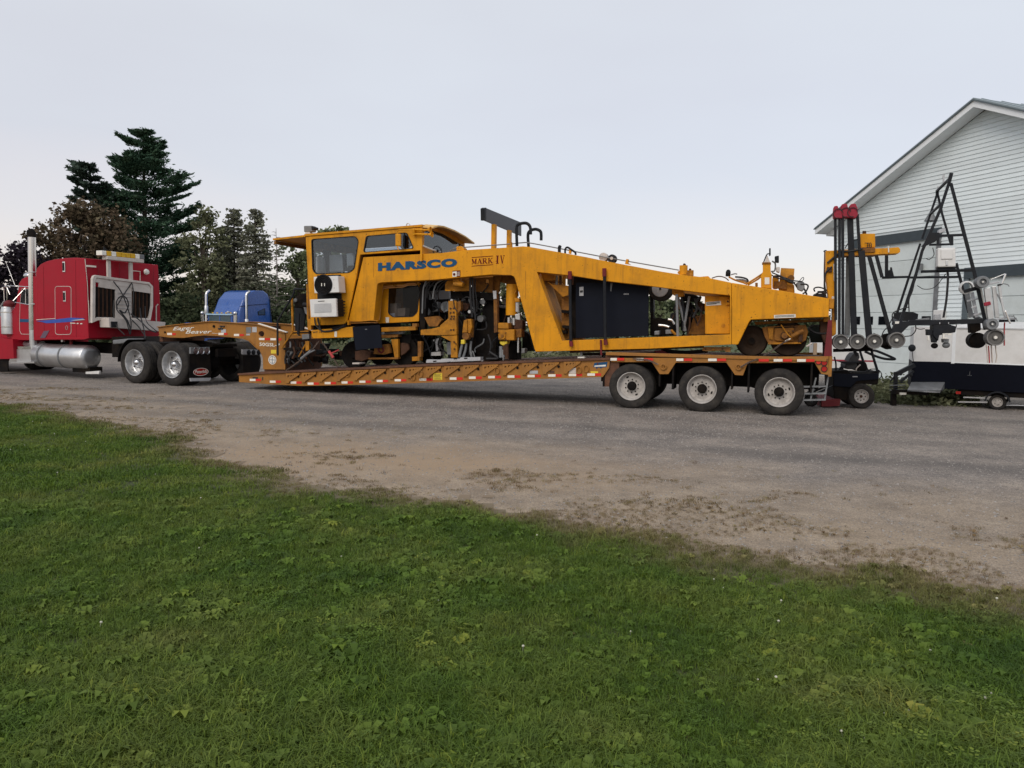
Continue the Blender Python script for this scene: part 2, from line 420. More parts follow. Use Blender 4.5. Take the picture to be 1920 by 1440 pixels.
def yard_nodes(m, n, L, b):
    g = n.new('ShaderNodeNewGeometry')
    at = n.new('ShaderNodeAttribute'); at.attribute_name = 'dirt'
    at2 = n.new('ShaderNodeAttribute'); at2.attribute_name = 'track'
    grav = _ramp(n, L, _noise(n, L, g, 1.1, 8, .7), [(.3, (.150, .136, .125)), (.5, (.225, .200, .178)), (.70, (.32, .28, .24))])
    fine = _ramp(n, L, _noise(n, L, g, 70, 3, .7), [(.30, (.35, .35, .36)), (.5, (1, 1, 1)), (.68, (1.9, 1.85, 1.8))])
    med = _ramp(n, L, _noise(n, L, g, 14, 5, .75), [(.32, (.62, .62, .63)), (.5, (1, 1, 1)), (.68, (1.4, 1.37, 1.33))])
    grav = _mix(n, L, .8, grav, med, 'MULTIPLY')
    grav = _mix(n, L, .9, grav, fine, 'MULTIPLY')
    dirt = _ramp(n, L, _noise(n, L, g, 2.2, 8, .65), [(.3, (.23, .182, .132)), (.6, (.34, .272, .20)), (.8, (.42, .35, .265))])
    dirt = _mix(n, L, .45, dirt, fine, 'MULTIPLY')
    c = _mix(n, L, at.outputs['Fac'], grav, dirt)
    c = _mix(n, L, at2.outputs['Fac'], c, (.115, .105, .098))
    at3 = n.new('ShaderNodeAttribute'); at3.attribute_name = 'warm'
    c = _mix(n, L, at3.outputs['Fac'], c, (.36, .262, .172))
    pud = _ramp(n, L, _noise(n, L, g, .35, 4, .5), [(.60, (0, 0, 0)), (.72, (.35, .35, .35))])
    c = _mix(n, L, pud, c, (.13, .12, .115))
    L.new(c, b.inputs['Base Color']); b.inputs['Roughness'].default_value = .95; b.inputs['Specular IOR Level'].default_value = .25
    v = n.new('ShaderNodeTexVoronoi'); v.inputs['Scale'].default_value = 45; L.new(g.outputs['Position'], v.inputs['Vector'])
    bp = n.new('ShaderNodeBump'); bp.inputs['Strength'].default_value = .55; bp.inputs['Distance'].default_value = .02; L.new(v.outputs['Distance'], bp.inputs['Height'])
    bp2 = n.new('ShaderNodeBump'); bp2.inputs['Strength'].default_value = .5; bp2.inputs['Distance'].default_value = .05; L.new(_noise(n, L, g, 5, 6), bp2.inputs['Height'])
    L.new(bp.outputs[0], bp2.inputs['Normal']); L.new(bp2.outputs[0], b.inputs['Normal'])
def lawn_nodes(m, n, L, b):
    g = n.new('ShaderNodeNewGeometry')
    c = _ramp(n, L, _noise(n, L, g, .8, 6), [(.3, (.030, .042, .014)), (.7, (.055, .065, .022))])
    c = _mix(n, L, .7, c, _ramp(n, L, _noise(n, L, g, 60, 3), [(.3, (.5, .5, .5)), (.7, (1.5, 1.5, 1.4))]), 'MULTIPLY')
    at = n.new('ShaderNodeAttribute'); at.attribute_name = 'dirt'
    c = _mix(n, L, at.outputs['Fac'], c, (.22, .165, .11))
    L.new(c, b.inputs['Base Color']); b.inputs['Roughness'].default_value = 1
def meadow_nodes(m, n, L, b):
    g = n.new('ShaderNodeNewGeometry')
    c = _ramp(n, L, _noise(n, L, g, .25, 8, .7), [(.3, (.035, .055, .016)), (.55, (.06, .085, .025)), (.75, (.11, .11, .045))])
    L.new(c, b.inputs['Base Color']); b.inputs['Roughness'].default_value = 1
YARD = ground_mat('gravel', yard_nodes); LAWN = ground_mat('lawn_soil', lawn_nodes); MEAD = ground_mat('meadow', meadow_nodes)

def struct(name, o): o['kind'] = 'structure'; return o
struct('ground', MB().add([(-1500, -1500, -.004), (1500, -1500, -.004), (1500, 1500, -.004), (-1500, 1500, -.004)], [(0, 1, 2, 3)]).build('ground', MEAD))['kind'] = 'structure'

def grid_sheet(name, xs, ys, z, mt, keep=None, attrs=(), zf=None):
    X, Y = np.meshgrid(xs, ys, indexing='ij'); nx, ny = X.shape
    Z = np.full_like(X, z) if zf is None else zf(X, Y)
    co = np.stack([X, Y, Z], -1).reshape(-1, 3)
    i, j = np.meshgrid(np.arange(nx - 1), np.arange(ny - 1), indexing='ij')
    a = (i * ny + j).ravel(); F = np.stack([a, a + ny, a + ny + 1, a + 1], -1)
    if keep is not None:
        cx = co[F].mean(1); F = F[keep(cx[:, 0], cx[:, 1])]
    me = bpy.data.meshes.new(name); me.vertices.add(len(co)); me.vertices.foreach_set('co', co.ravel())
    me.loops.add(len(F) * 4); me.loops.foreach_set('vertex_index', F.ravel()); me.polygons.add(len(F)); me.polygons.foreach_set('loop_start', np.arange(len(F)) * 4)
    me.update(); me.validate()
    for an, fn in attrs:
        a_ = me.attributes.new(an, 'FLOAT', 'POINT'); a_.data.foreach_set('value', fn(co[:, 0], co[:, 1]).astype(np.float32))
    me.materials.append(mt); o = bpy.data.objects.new(name, me); COL.objects.link(o); o['kind'] = 'structure'; return o
def dirtf(x, y):
    d = edge_d(x, y); nn = fbm(x * .6, y * .9, 3)
    a = np.clip(1.2 - d / (2.2 + 3.4 * nn), 0, 1) ** .8
    return np.clip(a * (.55 + .8 * fbm(x * 1.7, y * 2.3, 9)), 0, 1)
TRO = gnd(1459, 780)
TRF = Frame(TRO, -18)
def trackf(x, y):       # compacted wheel tracks running along the drive
    dx, dy = x - TRO.x, y - TRO.y
    v = -dx * math.sin(R_(-18)) + dy * math.cos(R_(-18)); u = dx * math.cos(R_(-18)) + dy * math.sin(R_(-18))
    t = 0
    for c0 in (-1.5, -3.4, -5.0, .9):
        t = t + np.exp(-((v - c0 - 1.0 * (fbm(u * .12, v * 0 + c0, 5) - .5)) / .42) ** 2)
    return np.clip(t * .75 * (fbm(u * .5, v * 1.5, 11) * 1.7 - .25), 0, .75)
WS = [(gnd(620, 852), 2.2, 1.1), (gnd(760, 870), 1.8, .9), (gnd(1000, 880), 2.0, 1.2)]
def warmf(x, y):
    t = 0
    for c, a, b in WS: t = t + np.exp(-(((x - c.x) / a) ** 2 + ((y - c.y) / b) ** 2)) * (1 if a > 2.1 else .5)
    return np.clip(t * (fbm(x * 1.3, y * 1.8, 91) * 1.5 - .1), 0, .85)
def nonuni(lo, hi, fine0, fine1, s1, s2):
    return np.unique(np.concatenate([np.arange(lo, fine0, s2), np.arange(fine0, fine1, s1), np.arange(fine1, hi + .01, s2)]))
grid_sheet('gravel_yard', nonuni(-75, 45, -18, 14, .22, 1.5), nonuni(-6, 56, 2, 26, .22, 1.5), .004, YARD, keep=lambda x, y: (edge_d(x, y) > -1.5) & (y < 50 + 4 * np.sin(x * .2) - np.clip((-x - 22) * 1.0, 0, 40)), attrs=(('dirt', dirtf), ('track', trackf), ('warm', warmf)))
def lawn_keep(x, y): return edge_d(x, y) + (fbm(x * 2.2, y * 2.2, 21) - .5) * 1.1 < 0.05
grid_sheet('lawn', nonuni(-40, 30, -13, 7, .12, 1.5), nonuni(-8, 30, 2, 19, .12, 1.5), .009, LAWN, keep=lawn_keep, attrs=(('dirt', lambda x, y: np.clip((edge_d(x, y) + .9) / 1.0, 0, 1)),))

# ---- grass blades: one scattered object
def hidden_mesh(name, mb, m):
    me = mb.mesh(name); me.materials.append(m); return bpy.data.objects.new(name, me)
def blade_nodes(m, n, L, b):
    g = n.new('ShaderNodeNewGeometry'); oi = n.new('ShaderNodeObjectInfo')
    c = _ramp(n, L, _noise(n, L, g, .9, 6, .6), [(.30, (.050, .108, .011)), (.45, (.092, .158, .018)), (.58, (.130, .184, .029)), (.76, (.185, .205, .052))])
    rnd = _ramp(n, L, oi.outputs['Random'], [(0, (.55, .6, .5)), (.5, (1, 1, 1)), (.93, (1.35, 1.3, 1.2)), (1, (2.2, 1.7, 1.5))])
    c = _mix(n, L, .8, c, rnd, 'MULTIPLY')
    at = n.new('ShaderNodeAttribute'); at.attribute_type = 'INSTANCER'; at.attribute_name = 'dry'
    dryc = _ramp(n, L, oi.outputs['Random'], [(0, (.13, .085, .045)), (.5, (.22, .15, .075)), (1, (.34, .26, .15))])
    c = _mix(n, L, at.outputs['Fac'], c, dryc)
    L.new(c, b.inputs['Base Color']); b.inputs['Roughness'].default_value = .65; b.inputs['Specular IOR Level'].default_value = .3
    tr = n.new('ShaderNodeBsdfTranslucent'); L.new(c, tr.inputs[0]); mx = n.new('ShaderNodeMixShader'); mx.inputs[0].default_value = .25
    L.new(b.outputs[0], mx.inputs[1]); L.new(tr.outputs[0], mx.inputs[2]); L.new(mx.outputs[0], n['Material Output'].inputs[0])
BLADE = ground_mat('grass_blade', blade_nodes)
def tuft(seed, nb, rad, h, wd, flop):
    r = random.Random(seed); mb = MB()
    for i in range(nb):
        a = r.random() * 6.283; d = rad * math.sqrt(r.random()); x, y = d * math.cos(a), d * math.sin(a)
        la = r.random() * 6.283; H = h * (.45 + .75 * r.random()); ln = H * flop * (.3 + r.random())
        dx, dy = math.cos(la), math.sin(la); px_, py_ = -dy * wd / 2, dx * wd / 2
        p0 = (x, y, 0); p1 = (x + dx * ln * .35, y + dy * ln * .35, H * .62); p2 = (x + dx * ln, y + dy * ln, H * (1 - .25 * flop))
        mb.add([(p0[0] - px_, p0[1] - py_, 0), (p0[0] + px_, p0[1] + py_, 0), (p1[0] + px_ * .8, p1[1] + py_ * .8, p1[2]), (p1[0] - px_ * .8, p1[1] - py_ * .8, p1[2]), p2],
               [(0, 1, 2, 3), (3, 2, 4)], True)
    return mb
def clover(seed):
    r = random.Random(seed); mb = MB()
    for i in range(9):
        a = r.random() * 6.283; d = .05 * r.random() ** .5; x, y, z = d * math.cos(a), d * math.sin(a), .03 + .035 * r.random()
        t0 = r.random() * 6.283
        for k in range(3):
            t = t0 + k * 2.094; c = Vector((x + .009 * math.cos(t), y + .009 * math.sin(t), z + .002 * r.random()))
            u = Vector((math.cos(t), math.sin(t), .25 * (r.random() - .3))) * .0068; v_ = Vector((-math.sin(t), math.cos(t), .2 * (r.random() - .5))) * .0068
            mb.add([c - u, c + v_ * .9 - u * .1, c + u + v_ * .45, c + u - v_ * .45, c - v_ * .9 - u * .1], [(0, 1, 2, 3, 4)])
    return mb
T_OBJS = [hidden_mesh('grass_tuft', tuft(i, 17, .05, .042 + .010 * (i % 3), .0036, .9), BLADE) for i in range(4)]
def rosette(seed, nl, L, wd):
    r = random.Random(seed); mb = MB()
    for i in range(nl):
        a = 6.283 * i / nl + r.uniform(-.3, .3); l = L * r.uniform(.6, 1.15); u = Vector((math.cos(a), math.sin(a), 0)); v = Vector((-u.y, u.x, 0)) * wd
        z = (.0, .022, .034, .018); k = (.0, .35, .7, 1.0); q = (.2, .8, 1.0, .05); pts = [u * (l * k[j]) + Vector((0, 0, z[j] + r.uniform(0, .01))) for j in range(4)]
        vs = []
        for j in range(4): vs += [pts[j] - v * q[j], pts[j] + v * q[j]]
        mb.add(vs, [(0, 1, 3, 2), (2, 3, 5, 4), (4, 5, 7, 6)], True)
    return mb
T_OBJS.append(hidden_mesh('broadleaf_weed', rosette(3, 8, .065, .013), BLADE))
T_OBJS.append(hidden_mesh('broadleaf_weed', rosette(4, 6, .045, .013), BLADE))
T_OBJS.append(hidden_mesh('grass_tuft', tuft(77, 18, .06, .072, .0042, .8), BLADE))
T_OBJS.append(hidden_mesh('grass_tuft', clover(5), BLADE))
T_FAR = [hidden_mesh('grass_tuft', tuft(20 + i, 26, .11, .055, .008, 1.0), BLADE) for i in range(3)]
def gn_scatter(name, pts, rot, scl, idx, dry, protos, mt):
    me = bpy.data.meshes.new(name); me.vertices.add(len(pts)); me.vertices.foreach_set('co', pts.astype(np.float32).ravel())
    for an, ty, dat in (('rot', 'FLOAT_VECTOR', rot), ('scl', 'FLOAT', scl), ('idx', 'INT', idx), ('dry', 'FLOAT', dry)):
        a = me.attributes.new(an, ty, 'POINT'); a.data.foreach_set('vector' if ty == 'FLOAT_VECTOR' else 'value', np.ascontiguousarray(dat, dtype=np.int32 if ty == 'INT' else np.float32).ravel())
    o = bpy.data.objects.new(name, me); COL.objects.link(o); me.materials.append(mt)
    ng = bpy.data.node_groups.new(name + '_nodes', 'GeometryNodeTree')
    ng.interface.new_socket('Geometry', in_out='INPUT', socket_type='NodeSocketGeometry'); ng.interface.new_socket('Geometry', in_out='OUTPUT', socket_type='NodeSocketGeometry')
    N = ng.nodes; K = ng.links; gi = N.new('NodeGroupInput'); go = N.new('NodeGroupOutput'); ip = N.new('GeometryNodeInstanceOnPoints')
    jn = N.new('GeometryNodeGeometryToInstance')
    for p in reversed(protos):
        oi = N.new('GeometryNodeObjectInfo'); oi.inputs['Object'].default_value = p; oi.inputs['As Instance'].default_value = False; K.new(oi.outputs['Geometry'], jn.inputs[0])
    def na(nm, ty):
        q = N.new('GeometryNodeInputNamedAttribute'); q.data_type = ty; q.inputs[0].default_value = nm; return q.outputs[0]
    K.new(gi.outputs[0], ip.inputs['Points']); K.new(jn.outputs[0], ip.inputs['Instance']); ip.inputs['Pick Instance'].default_value = True
    K.new(na('idx', 'INT'), ip.inputs['Instance Index']); K.new(na('rot', 'FLOAT_VECTOR'), ip.inputs['Rotation']); K.new(na('scl', 'FLOAT'), ip.inputs['Scale'])
    K.new(ip.outputs[0], go.inputs[0])
    md = o.modifiers.new('scatter', 'NODES'); md.node_group = ng
    return o
def cone_pts(z0, z1, dens, pw=0.0, ref=4.0, left=1.03, right=.78):
    n = int(dens * (z1 - z0) * (left + right) * .9 * z1); y = rng.uniform(z0, z1, n); x = rng.uniform(-left * z1, right * z1, n)
    k = (x > -.70 * y - .6) & (x < .70 * y + .5)
    if pw: k &= rng.random(n) < (ref / np.maximum(y, ref)) ** pw
    return x[k], y[k]
def finish(x, y, protos, name, smin, smax, nproto, cloverp=0.0, band=True):
    d = edge_d(x, y); nn = (fbm(x * 2.2, y * 2.2, 21) - .5) * 1.1
    dry = np.clip((d + nn * 1.2 + .85) / .95, 0, 1); dry = np.clip(dry * (.7 + .5 * rng.random(len(x))), 0, 1)
    dry = np.maximum(dry, (rng.random(len(x)) < .035 + .10 * (fbm(x * .8, y * .8, 41) > .62)) * .75)
    patch = fbm(x * .9, y * 1.6, 33, 5)
    pk = np.where(d + nn < 0.0, 1.0, np.where((d < 2.4 + .6 * (x < -3)) & (patch > .47 + .05 * d), .5, .012 * (d < 4)))
    pk = np.where((d > -.7) & (d <= 0), pk * .8, pk)
    k = rng.random(len(x)) < pk
    x, y, dry = x[k], y[k], dry[k]; n = len(x)
    rot = np.stack([rng.normal(0, .15, n), rng.normal(0, .15, n), rng.uniform(0, 6.283, n)], -1)
    s = rng.uniform(smin, smax, n) * (.5 + 1.0 * fbm(x * 1.2, y * 1.2, 51)) * np.where(dry > .7, .42, 1 - .45 * dry)
    idx = rng.integers(0, nproto, n)
    if cloverp:
        u_ = rng.random(n); wp = fbm(x * .7, y * .7, 71)
        idx = np.where(u_ < .022 * (wp > .45), nproto, idx); idx = np.where((u_ > .96) & (wp < .6), nproto + 1, idx); idx = np.where((u_ > .92) & (u_ < .95) & (fbm(x * 1.1, y * 1.1, 81) > .55), nproto + 2, idx)
    if cloverp:
        cl = (rng.random(n) < cloverp * (.2 + 1.6 * (fbm(x * .9, y * .9, 61) > .5)))
        idx = np.where(cl & (dry < .5), len(protos) - 1, idx); s = np.where(cl, s * .85, s)
    o = gn_scatter(name, np.stack([x, y, np.full(n, .008)], -1), rot, s, idx, dry, protos, BLADE)
    o['kind'] = 'stuff'; o['label'] = 'mown green lawn grass with clover in the foreground'; o['category'] = 'grass'
    return o
x1, y1 = cone_pts(2.3, 7.5, 2600, 1.3, 3.0, .78, .78)
finish(x1, y1, T_OBJS, 'lawn_grass', .75, 1.25, 4, .018)
x2, y2 = cone_pts(7.5, 19, 260, .6, 8.0, .78, .3)
o_ = finish(x2, y2, T_FAR, 'lawn_grass', .7, 1.2, 3); o_['label'] = 'grass of the far end of the lawn beside the gravel drive'

# ---- loose stones
PEB = mat('pebble', (.30, .28, .26), .9, var=.4, scale=30)
def peb(seed):
    r = random.Random(seed); m = MB(); m.sphere((0, 0, 0), .5, 6, (1, .8, .5)); m.v = [tuple(c + r.uniform(-.09, .09) for c in v) for v in m.v]; m.s = [False] * len(m.f); return m
P_OBJS = [hidden_mesh('pebble', peb(i), PEB) for i in range(3)]
xs_, ys_ = cone_pts(4.0, 24, 330, .8, 6.0)
k_ = edge_d(xs_, ys_) > -.2; xs_, ys_ = xs_[k_], ys_[k_]; n_ = len(xs_)
o_ = gn_scatter('gravel_stones', np.stack([xs_, ys_, np.full(n_, .006)], -1), np.stack([rng.normal(0, .3, n_), rng.normal(0, .3, n_), rng.uniform(0, 6.28, n_)], -1),
                .008 + .026 * rng.random(n_) ** 4 + .006 * (ys_ > 12), rng.integers(0, 3, n_), np.zeros(n_), P_OBJS, PEB)
o_['kind'] = 'stuff'; o_['label'] = 'loose grey stones scattered over the gravel drive'; o_['category'] = 'gravel'
# ---- clover flowers
FLW = mat('clover_flower_white', (.52, .51, .42), .8, var=.1)
mb = MB(); mb.sphere((0, 0, .062), .0085, 8, (1, 1, .8)); mb.rod((0, 0, .004), (0, 0, .058), .0012, 4)
flo = None
fl_px = [(1860, 1296), (1705, 1325), (1662, 1330), (1583, 1368), (1625, 1378), (1688, 1368), (1462, 1124), (1390, 1075), (1340, 1082), (1460, 1165), (1455, 1268), (1424, 1268), (1850, 1307), (1008, 1002), (1870, 1121),
         (375, 932), (185, 1166), (372, 1023), (824, 1121), (108, 885), (45, 835), (20, 842), (62, 790), (77, 793), (102, 812), (160, 826), (120, 800), (290, 886), (393, 850), (215, 800), (90, 842), (15, 800), (1353, 1098), (1655, 1262), (1744, 1214), (640, 1040), (1180, 1180), (980, 1210)]
for i, (a, b) in enumerate(fl_px):
    g_ = gnd(a, b, .06)
    o = mb.build('clover_flower', FLW) if flo is None else flo.copy()
    if flo is None: flo = o
    else: COL.objects.link(o)
    o.location = (g_.x, g_.y, 0); o.scale = [random.uniform(.65, 1.05)] * 3; o.rotation_euler = (random.uniform(-.2, .2), random.uniform(-.2, .2), 0)
    o['label'] = 'small white clover flower standing in the green lawn'; o['category'] = 'flower'; o['group'] = 'clover flowers in the lawn'

# ================================================================== BARN
BA = -72.3
bo = gnd(1553, 703)
BF = Frame(bo, BA)
barn = thing('barn', 'white sided barn with two overhead doors and a dark metal roof', 'barn', BF)
EAVE, PKX, PKZ = 5.70, 6.39, 8.58
BW = PKX * 2
def wallz(x): return EAVE + (PKZ - EAVE) * (1 - abs(x - PKX) / PKX)
d1x0 = BF.q(1592, 600)[0]; d1x1 = BF.q(1751, 560)[0]; d1z = BF.q(1700, 455)[1]
d2x0 = BF.q(1812, 600)[0]; d2x1 = d2x0 + 3.6; d2z = BF.q(1860, 521)[1]
LEN = 16
MB().prism([(0, 0), (0, EAVE), (PKX, PKZ), (BW, EAVE), (BW, 0), (d2x1, 0), (d2x1, d2z), (d2x0, d2z), (d2x0, 0), (d1x1, 0), (d1x1, d1z), (d1x0, d1z), (d1x0, 0)], .03, .16).build('wall', SID, barn)
MB().prism([(.03, .15), (LEN, .15), (LEN, EAVE), (.16, EAVE)], 0, .12, axis='x').build('wall', SID, barn)
MB().prism([(.16, .05), (LEN, .05), (LEN, EAVE), (.16, EAVE)], BW - .12, BW, axis='x').build('wall', SID, barn)
MB().prism([(0.125, .05), (BW - .125, .05), (BW - .125, EAVE), (PKX, PKZ - .1), (0.125, EAVE)], LEN, LEN + .12).build('wall', SID, barn)
MB().box(.1, BW - .1, .2, LEN - .1, .02, .06).build('floor', CONC, barn)
sp = .135
row = 0; z = .25
while z < PKZ:
    z1_ = min(z + sp, PKZ - .01)
    def xr(zz): 
        if zz <= EAVE: return (.10, BW - .1)
        k = (zz - EAVE) / (PKZ - EAVE) * PKX; return (k + .02, BW - k - .02)
    a0, b0 = xr(z); a1, b1 = xr(z1_)
    segs = [(a0, b0, a1, b1)]
    def cut(segs, c0, c1):
        out = []
        for s_ in segs:
            if s_[0] < c0 < s_[1]: out.append((s_[0], c0, s_[2], c0))
            if s_[0] < c1 < s_[1]: out.append((c1, s_[1], c1, s_[3]))
        return out
    if z < d1z + .34: segs = cut(segs, d1x0 - .16, d1x1 + .16)
    if z < d2z + .30: segs = cut(segs, d2x0 - .2, d2x1 + .2)
    for s_ in segs:
        if s_[1] - s_[0] < .05 or s_[3] - s_[2] < .01: continue
        m = MB(); q = [(s_[0], -.006, z), (s_[1], -.006, z), (s_[3], .018, z1_ + .004), (s_[2], .018, z1_ + .004), (s_[0], .029, z), (s_[1], .029, z), (s_[3], .029, z1_ + .004), (s_[2], .029, z1_ + .004)]
        m.add(q, [(0, 1, 2, 3), (4, 7, 6, 5), (0, 4, 5, 1), (3, 2, 6, 7), (0, 3, 7, 4), (1, 5, 6, 2)])
        m.build('siding_board', SID, barn)
    z += sp
MB().box(-.012, .10, -.016, .028, .12, EAVE).build('corner_trim', TRIM, barn)
# side wall siding
z = .25
while z < EAVE - .05:
    MB().add([(-.006, .1, z), (-.006, LEN, z), (.0, LEN, z + sp), (.0, .1, z + sp), (-.03, .1, z), (-.03, LEN, z)], [(4, 5, 1, 0), (4, 5, 2, 3), (0, 3, 4), (1, 2, 5)]).build('siding_board', SID, barn) if z < 3 else None
    z += sp
# roof: two slopes with overhang at gable and eaves
OV = .48; OG = .55; sl = (PKZ - EAVE) / PKX
def roofside(sgn):
    e0 = PKX - sgn * (PKX + OV); ze = EAVE - OV * sl
    MB().prism([(PKX, PKZ + .16), (e0, ze + .16), (e0, ze + .24), (PKX, PKZ + .24)], -OG - .03, LEN + OG).build('roof', ROOF, barn)
    # rake fascia, soffit
    MB().prism([(PKX, PKZ + .155), (e0, ze + .155), (e0, ze - .02), (PKX, PKZ - .03)], -OG, -OG + .03).build('fascia', TRIM, barn)
    MB().prism([(PKX, PKZ + .20), (e0 - sgn * .03, ze + .20), (e0 - sgn * .03, ze + .155), (PKX, PKZ + .155)], -OG - .05, -OG - .032).build('drip_edge', DKG, barn)
    MB().prism([(PKX, PKZ - .0), (e0, ze - .0), (e0, ze + .03), (PKX, PKZ + .03)], -OG + .03, -.01).build('soffit', TRIM, barn)
    MB().prism([(e0, ze + .155), (e0 + sgn * OV, ze + .155), (e0 + sgn * OV, ze - .06), (e0, ze - .06)] if sgn > 0 else [(e0, ze + .155), (e0 - OV, ze + .155), (e0 - OV, ze - .06), (e0, ze - .06)], -.012, LEN + .3).build('soffit', TRIM, barn)
    for k in range(12):
        y = -OG + .3 + k * .8
        MB().add([(PKX, y, PKZ + .262), (e0, y, ze + .262), (e0, y + .03, ze + .262), (PKX, y + .03, PKZ + .262), (PKX, y, PKZ + .235), (e0, y, ze + .235), (e0, y + .03, ze + .235), (PKX, y + .03, PKZ + .235)],
                 [(0, 1, 2, 3), (4, 5, 1, 0), (7, 6, 2, 3), (5, 6, 2, 1)]).build('roof_seam', ROOF, barn)
roofside(1); roofside(-1)
# overhead doors
def odoor(x0, x1, zt, nsec, win_row, nw):
    d = MB().box(x0 + .001, x1 - .001, .10, .13, .03, zt).build('overhead_door', DOORM, barn)
    hh = (zt - .04) / nsec
    for k in range(nsec):
        z0 = .04 + k * hh
        MB().box(x0 + .004, x1 - .004, .06, .10, z0 + .008, z0 + hh - .008).build('door_panel', DOORM, d, bevel=.006)
        if k == win_row:
            ww = (x1 - x0) / nw
            for j in range(nw):
                wx = x0 + ww * (j + .5)
                MB().box(wx - ww * .29, wx + ww * .29, .045, .061, z0 + hh * .26, z0 + hh * .76).build('door_window', GLD, d)
                MB().box(wx - ww * .29, wx + ww * .29, .0585, .0595, z0 + hh * .26, z0 + hh * .76).build('window_backing', BLK, d)
    MB().box(x0 - .16, x0, -.03, .16, 0, zt + .02).build('door_trim', DKG if nw == 4 else GREY, barn)
    MB().box(x1, x1 + .16, -.03, .16, 0, zt + .02).build('door_trim', GREY, barn)
    MB().box(x0 - .16, x1 + .16, -.04, .16, zt + .02, zt + .36).build('door_trim', mat('lintel_dark', (.05, .065, .075), .5), barn)
odoor(d1x0, d1x1, d1z, 8, 3, 6)
odoor(d2x0, d2x1, d2z, 6, 3, 4)
# apron and step in front of the big door
MB().box(d1x0 - .3, d1x1 + .5, -1.2, .05, .004, .05).build('apron', CONC, barn)
# gooseneck wall lamp
lx, lz = BF.q(1768, 395)
MB().tube(spline([(lx, -.01, lz), (lx + .05, -.25, lz + .22), (lx + .1, -.5, lz + .18), (lx + .12, -.6, lz - .1)]), .025, 8).build('lamp_arm', ALU, barn)
MB().lathe([(.04, .0), (.08, -.08), (.2, -.3)], (lx + .12, -.6, lz - .08), (0, 0, 1), 16).build('lamp_shade', GREY, barn)
lx, lz = BF.q(1727, 500)
MB().box(lx - .09, lx + .09, -.1, 0, lz - .1, lz + .1).build('meter_box', GREY, barn, bevel=.01)
lx, lz = BF.q(1765, 590)
MB().box(lx - .2, lx + .2, -.14, 0, lz - .22, lz + .15).build('wall_box', WHT, barn, bevel=.02)
# ================================================================== TREES
def leaf_mat(name, c0, c1, c2, sc=1.2):
    def fn(m, n, L, b):
        g = n.new('ShaderNodeNewGeometry'); at = n.new('ShaderNodeAttribute'); at.attribute_name = 'rnd'
        c = _ramp(n, L, _noise(n, L, g, sc, 5, .6), [(.32, c0), (.5, c1), (.68, c2)])
        c = _mix(n, L, .7, c, _ramp(n, L, at.outputs['Fac'], [(0, (.55, .55, .55)), (1, (1.5, 1.5, 1.5))]), 'MULTIPLY')
        L.new(c, b.inputs['Base Color']); b.inputs['Roughness'].default_value = .8; b.inputs['Specular IOR Level'].default_value = .15
        tr = n.new('ShaderNodeBsdfTranslucent'); L.new(c, tr.inputs[0]); mx = n.new('ShaderNodeMixShader'); mx.inputs[0].default_value = .2
        L.new(b.outputs[0], mx.inputs[1]); L.new(tr.outputs[0], mx.inputs[2]); L.new(mx.outputs[0], n['Material Output'].inputs[0])
    return ground_mat(name, fn)
def foliage(name, P, size, mt, parent, asp=.55, flat=.4, kind='stuff', along=None):
    n = len(P); P = np.asarray(P, dtype=float) - np.array(BASE[parent.name])
    d = rng.normal(size=(n, 3)); 
    if along is not None: d = along + d * .45
    d[:, 2] *= (1 - flat) if along is None else 1; d /= np.linalg.norm(d, axis=1)[:, None]
    e = rng.normal(size=(n, 3)); e -= d * (e * d).sum(1)[:, None]; e /= np.linalg.norm(e, axis=1)[:, None]
    s = size * rng.uniform(.55, 1.35, n)[:, None]
    q = np.stack([P - d * s, P + e * s * asp, P + d * s, P - e * s * asp], 1).reshape(-1, 3)
    me = bpy.data.meshes.new(name); me.vertices.add(4 * n); me.vertices.foreach_set('co', q.astype(np.float32).ravel())
    me.loops.add(4 * n); me.loops.foreach_set('vertex_index', np.arange(4 * n)); me.polygons.add(n); me.polygons.foreach_set('loop_start', np.arange(n) * 4); me.update()
    a = me.attributes.new('rnd', 'FLOAT', 'POINT'); a.data.foreach_set('value', np.repeat(rng.random(n), 4).astype(np.float32))
    me.materials.append(mt); o = bpy.data.objects.new(name, me); COL.objects.link(o); o.parent = parent; BASE[o.name] = BASE[parent.name].copy()
    o['kind'] = kind; return o
BARK = mat('bark', (.07, .055, .045), .95, var=.35, scale=5, bump=.4, bscale=20)
BARKG = mat('grey_bark', (.16, .14, .13), .95, var=.3, scale=5)
PINE = leaf_mat('pine_needles', (.032, .072, .046), (.055, .108, .066), (.090, .145, .088))
PINE2 = leaf_mat('dark_needles', (.032, .054, .044), (.052, .078, .060), (.074, .100, .072))
BRWN = leaf_mat('rusty_leaves', (.085, .062, .040), (.125, .092, .060), (.125, .112, .066))
COPP = leaf_mat('copper_leaves', (.018, .015, .022), (.030, .022, .032), (.046, .036, .042))
OLIV = leaf_mat('olive_leaves', (.085, .10, .052), (.13, .14, .078), (.18, .185, .105))
HAZY = leaf_mat('dusty_needles', (.15, .16, .12), (.20, .20, .15), (.24, .26, .18))
WILL = leaf_mat('willow_leaves', (.12, .15, .075), (.17, .20, .105), (.23, .26, .145))
DKGR = leaf_mat('thicket_leaves', (.028, .040, .020), (.052, .068, .034), (.088, .102, .052))
def tree_base(name, label, px, Z, cat='tree', group=None):
    x = WF.q(px, 640, Z)[0]
    return thing(name, label, cat, WF, (x, Z, 0), group), x
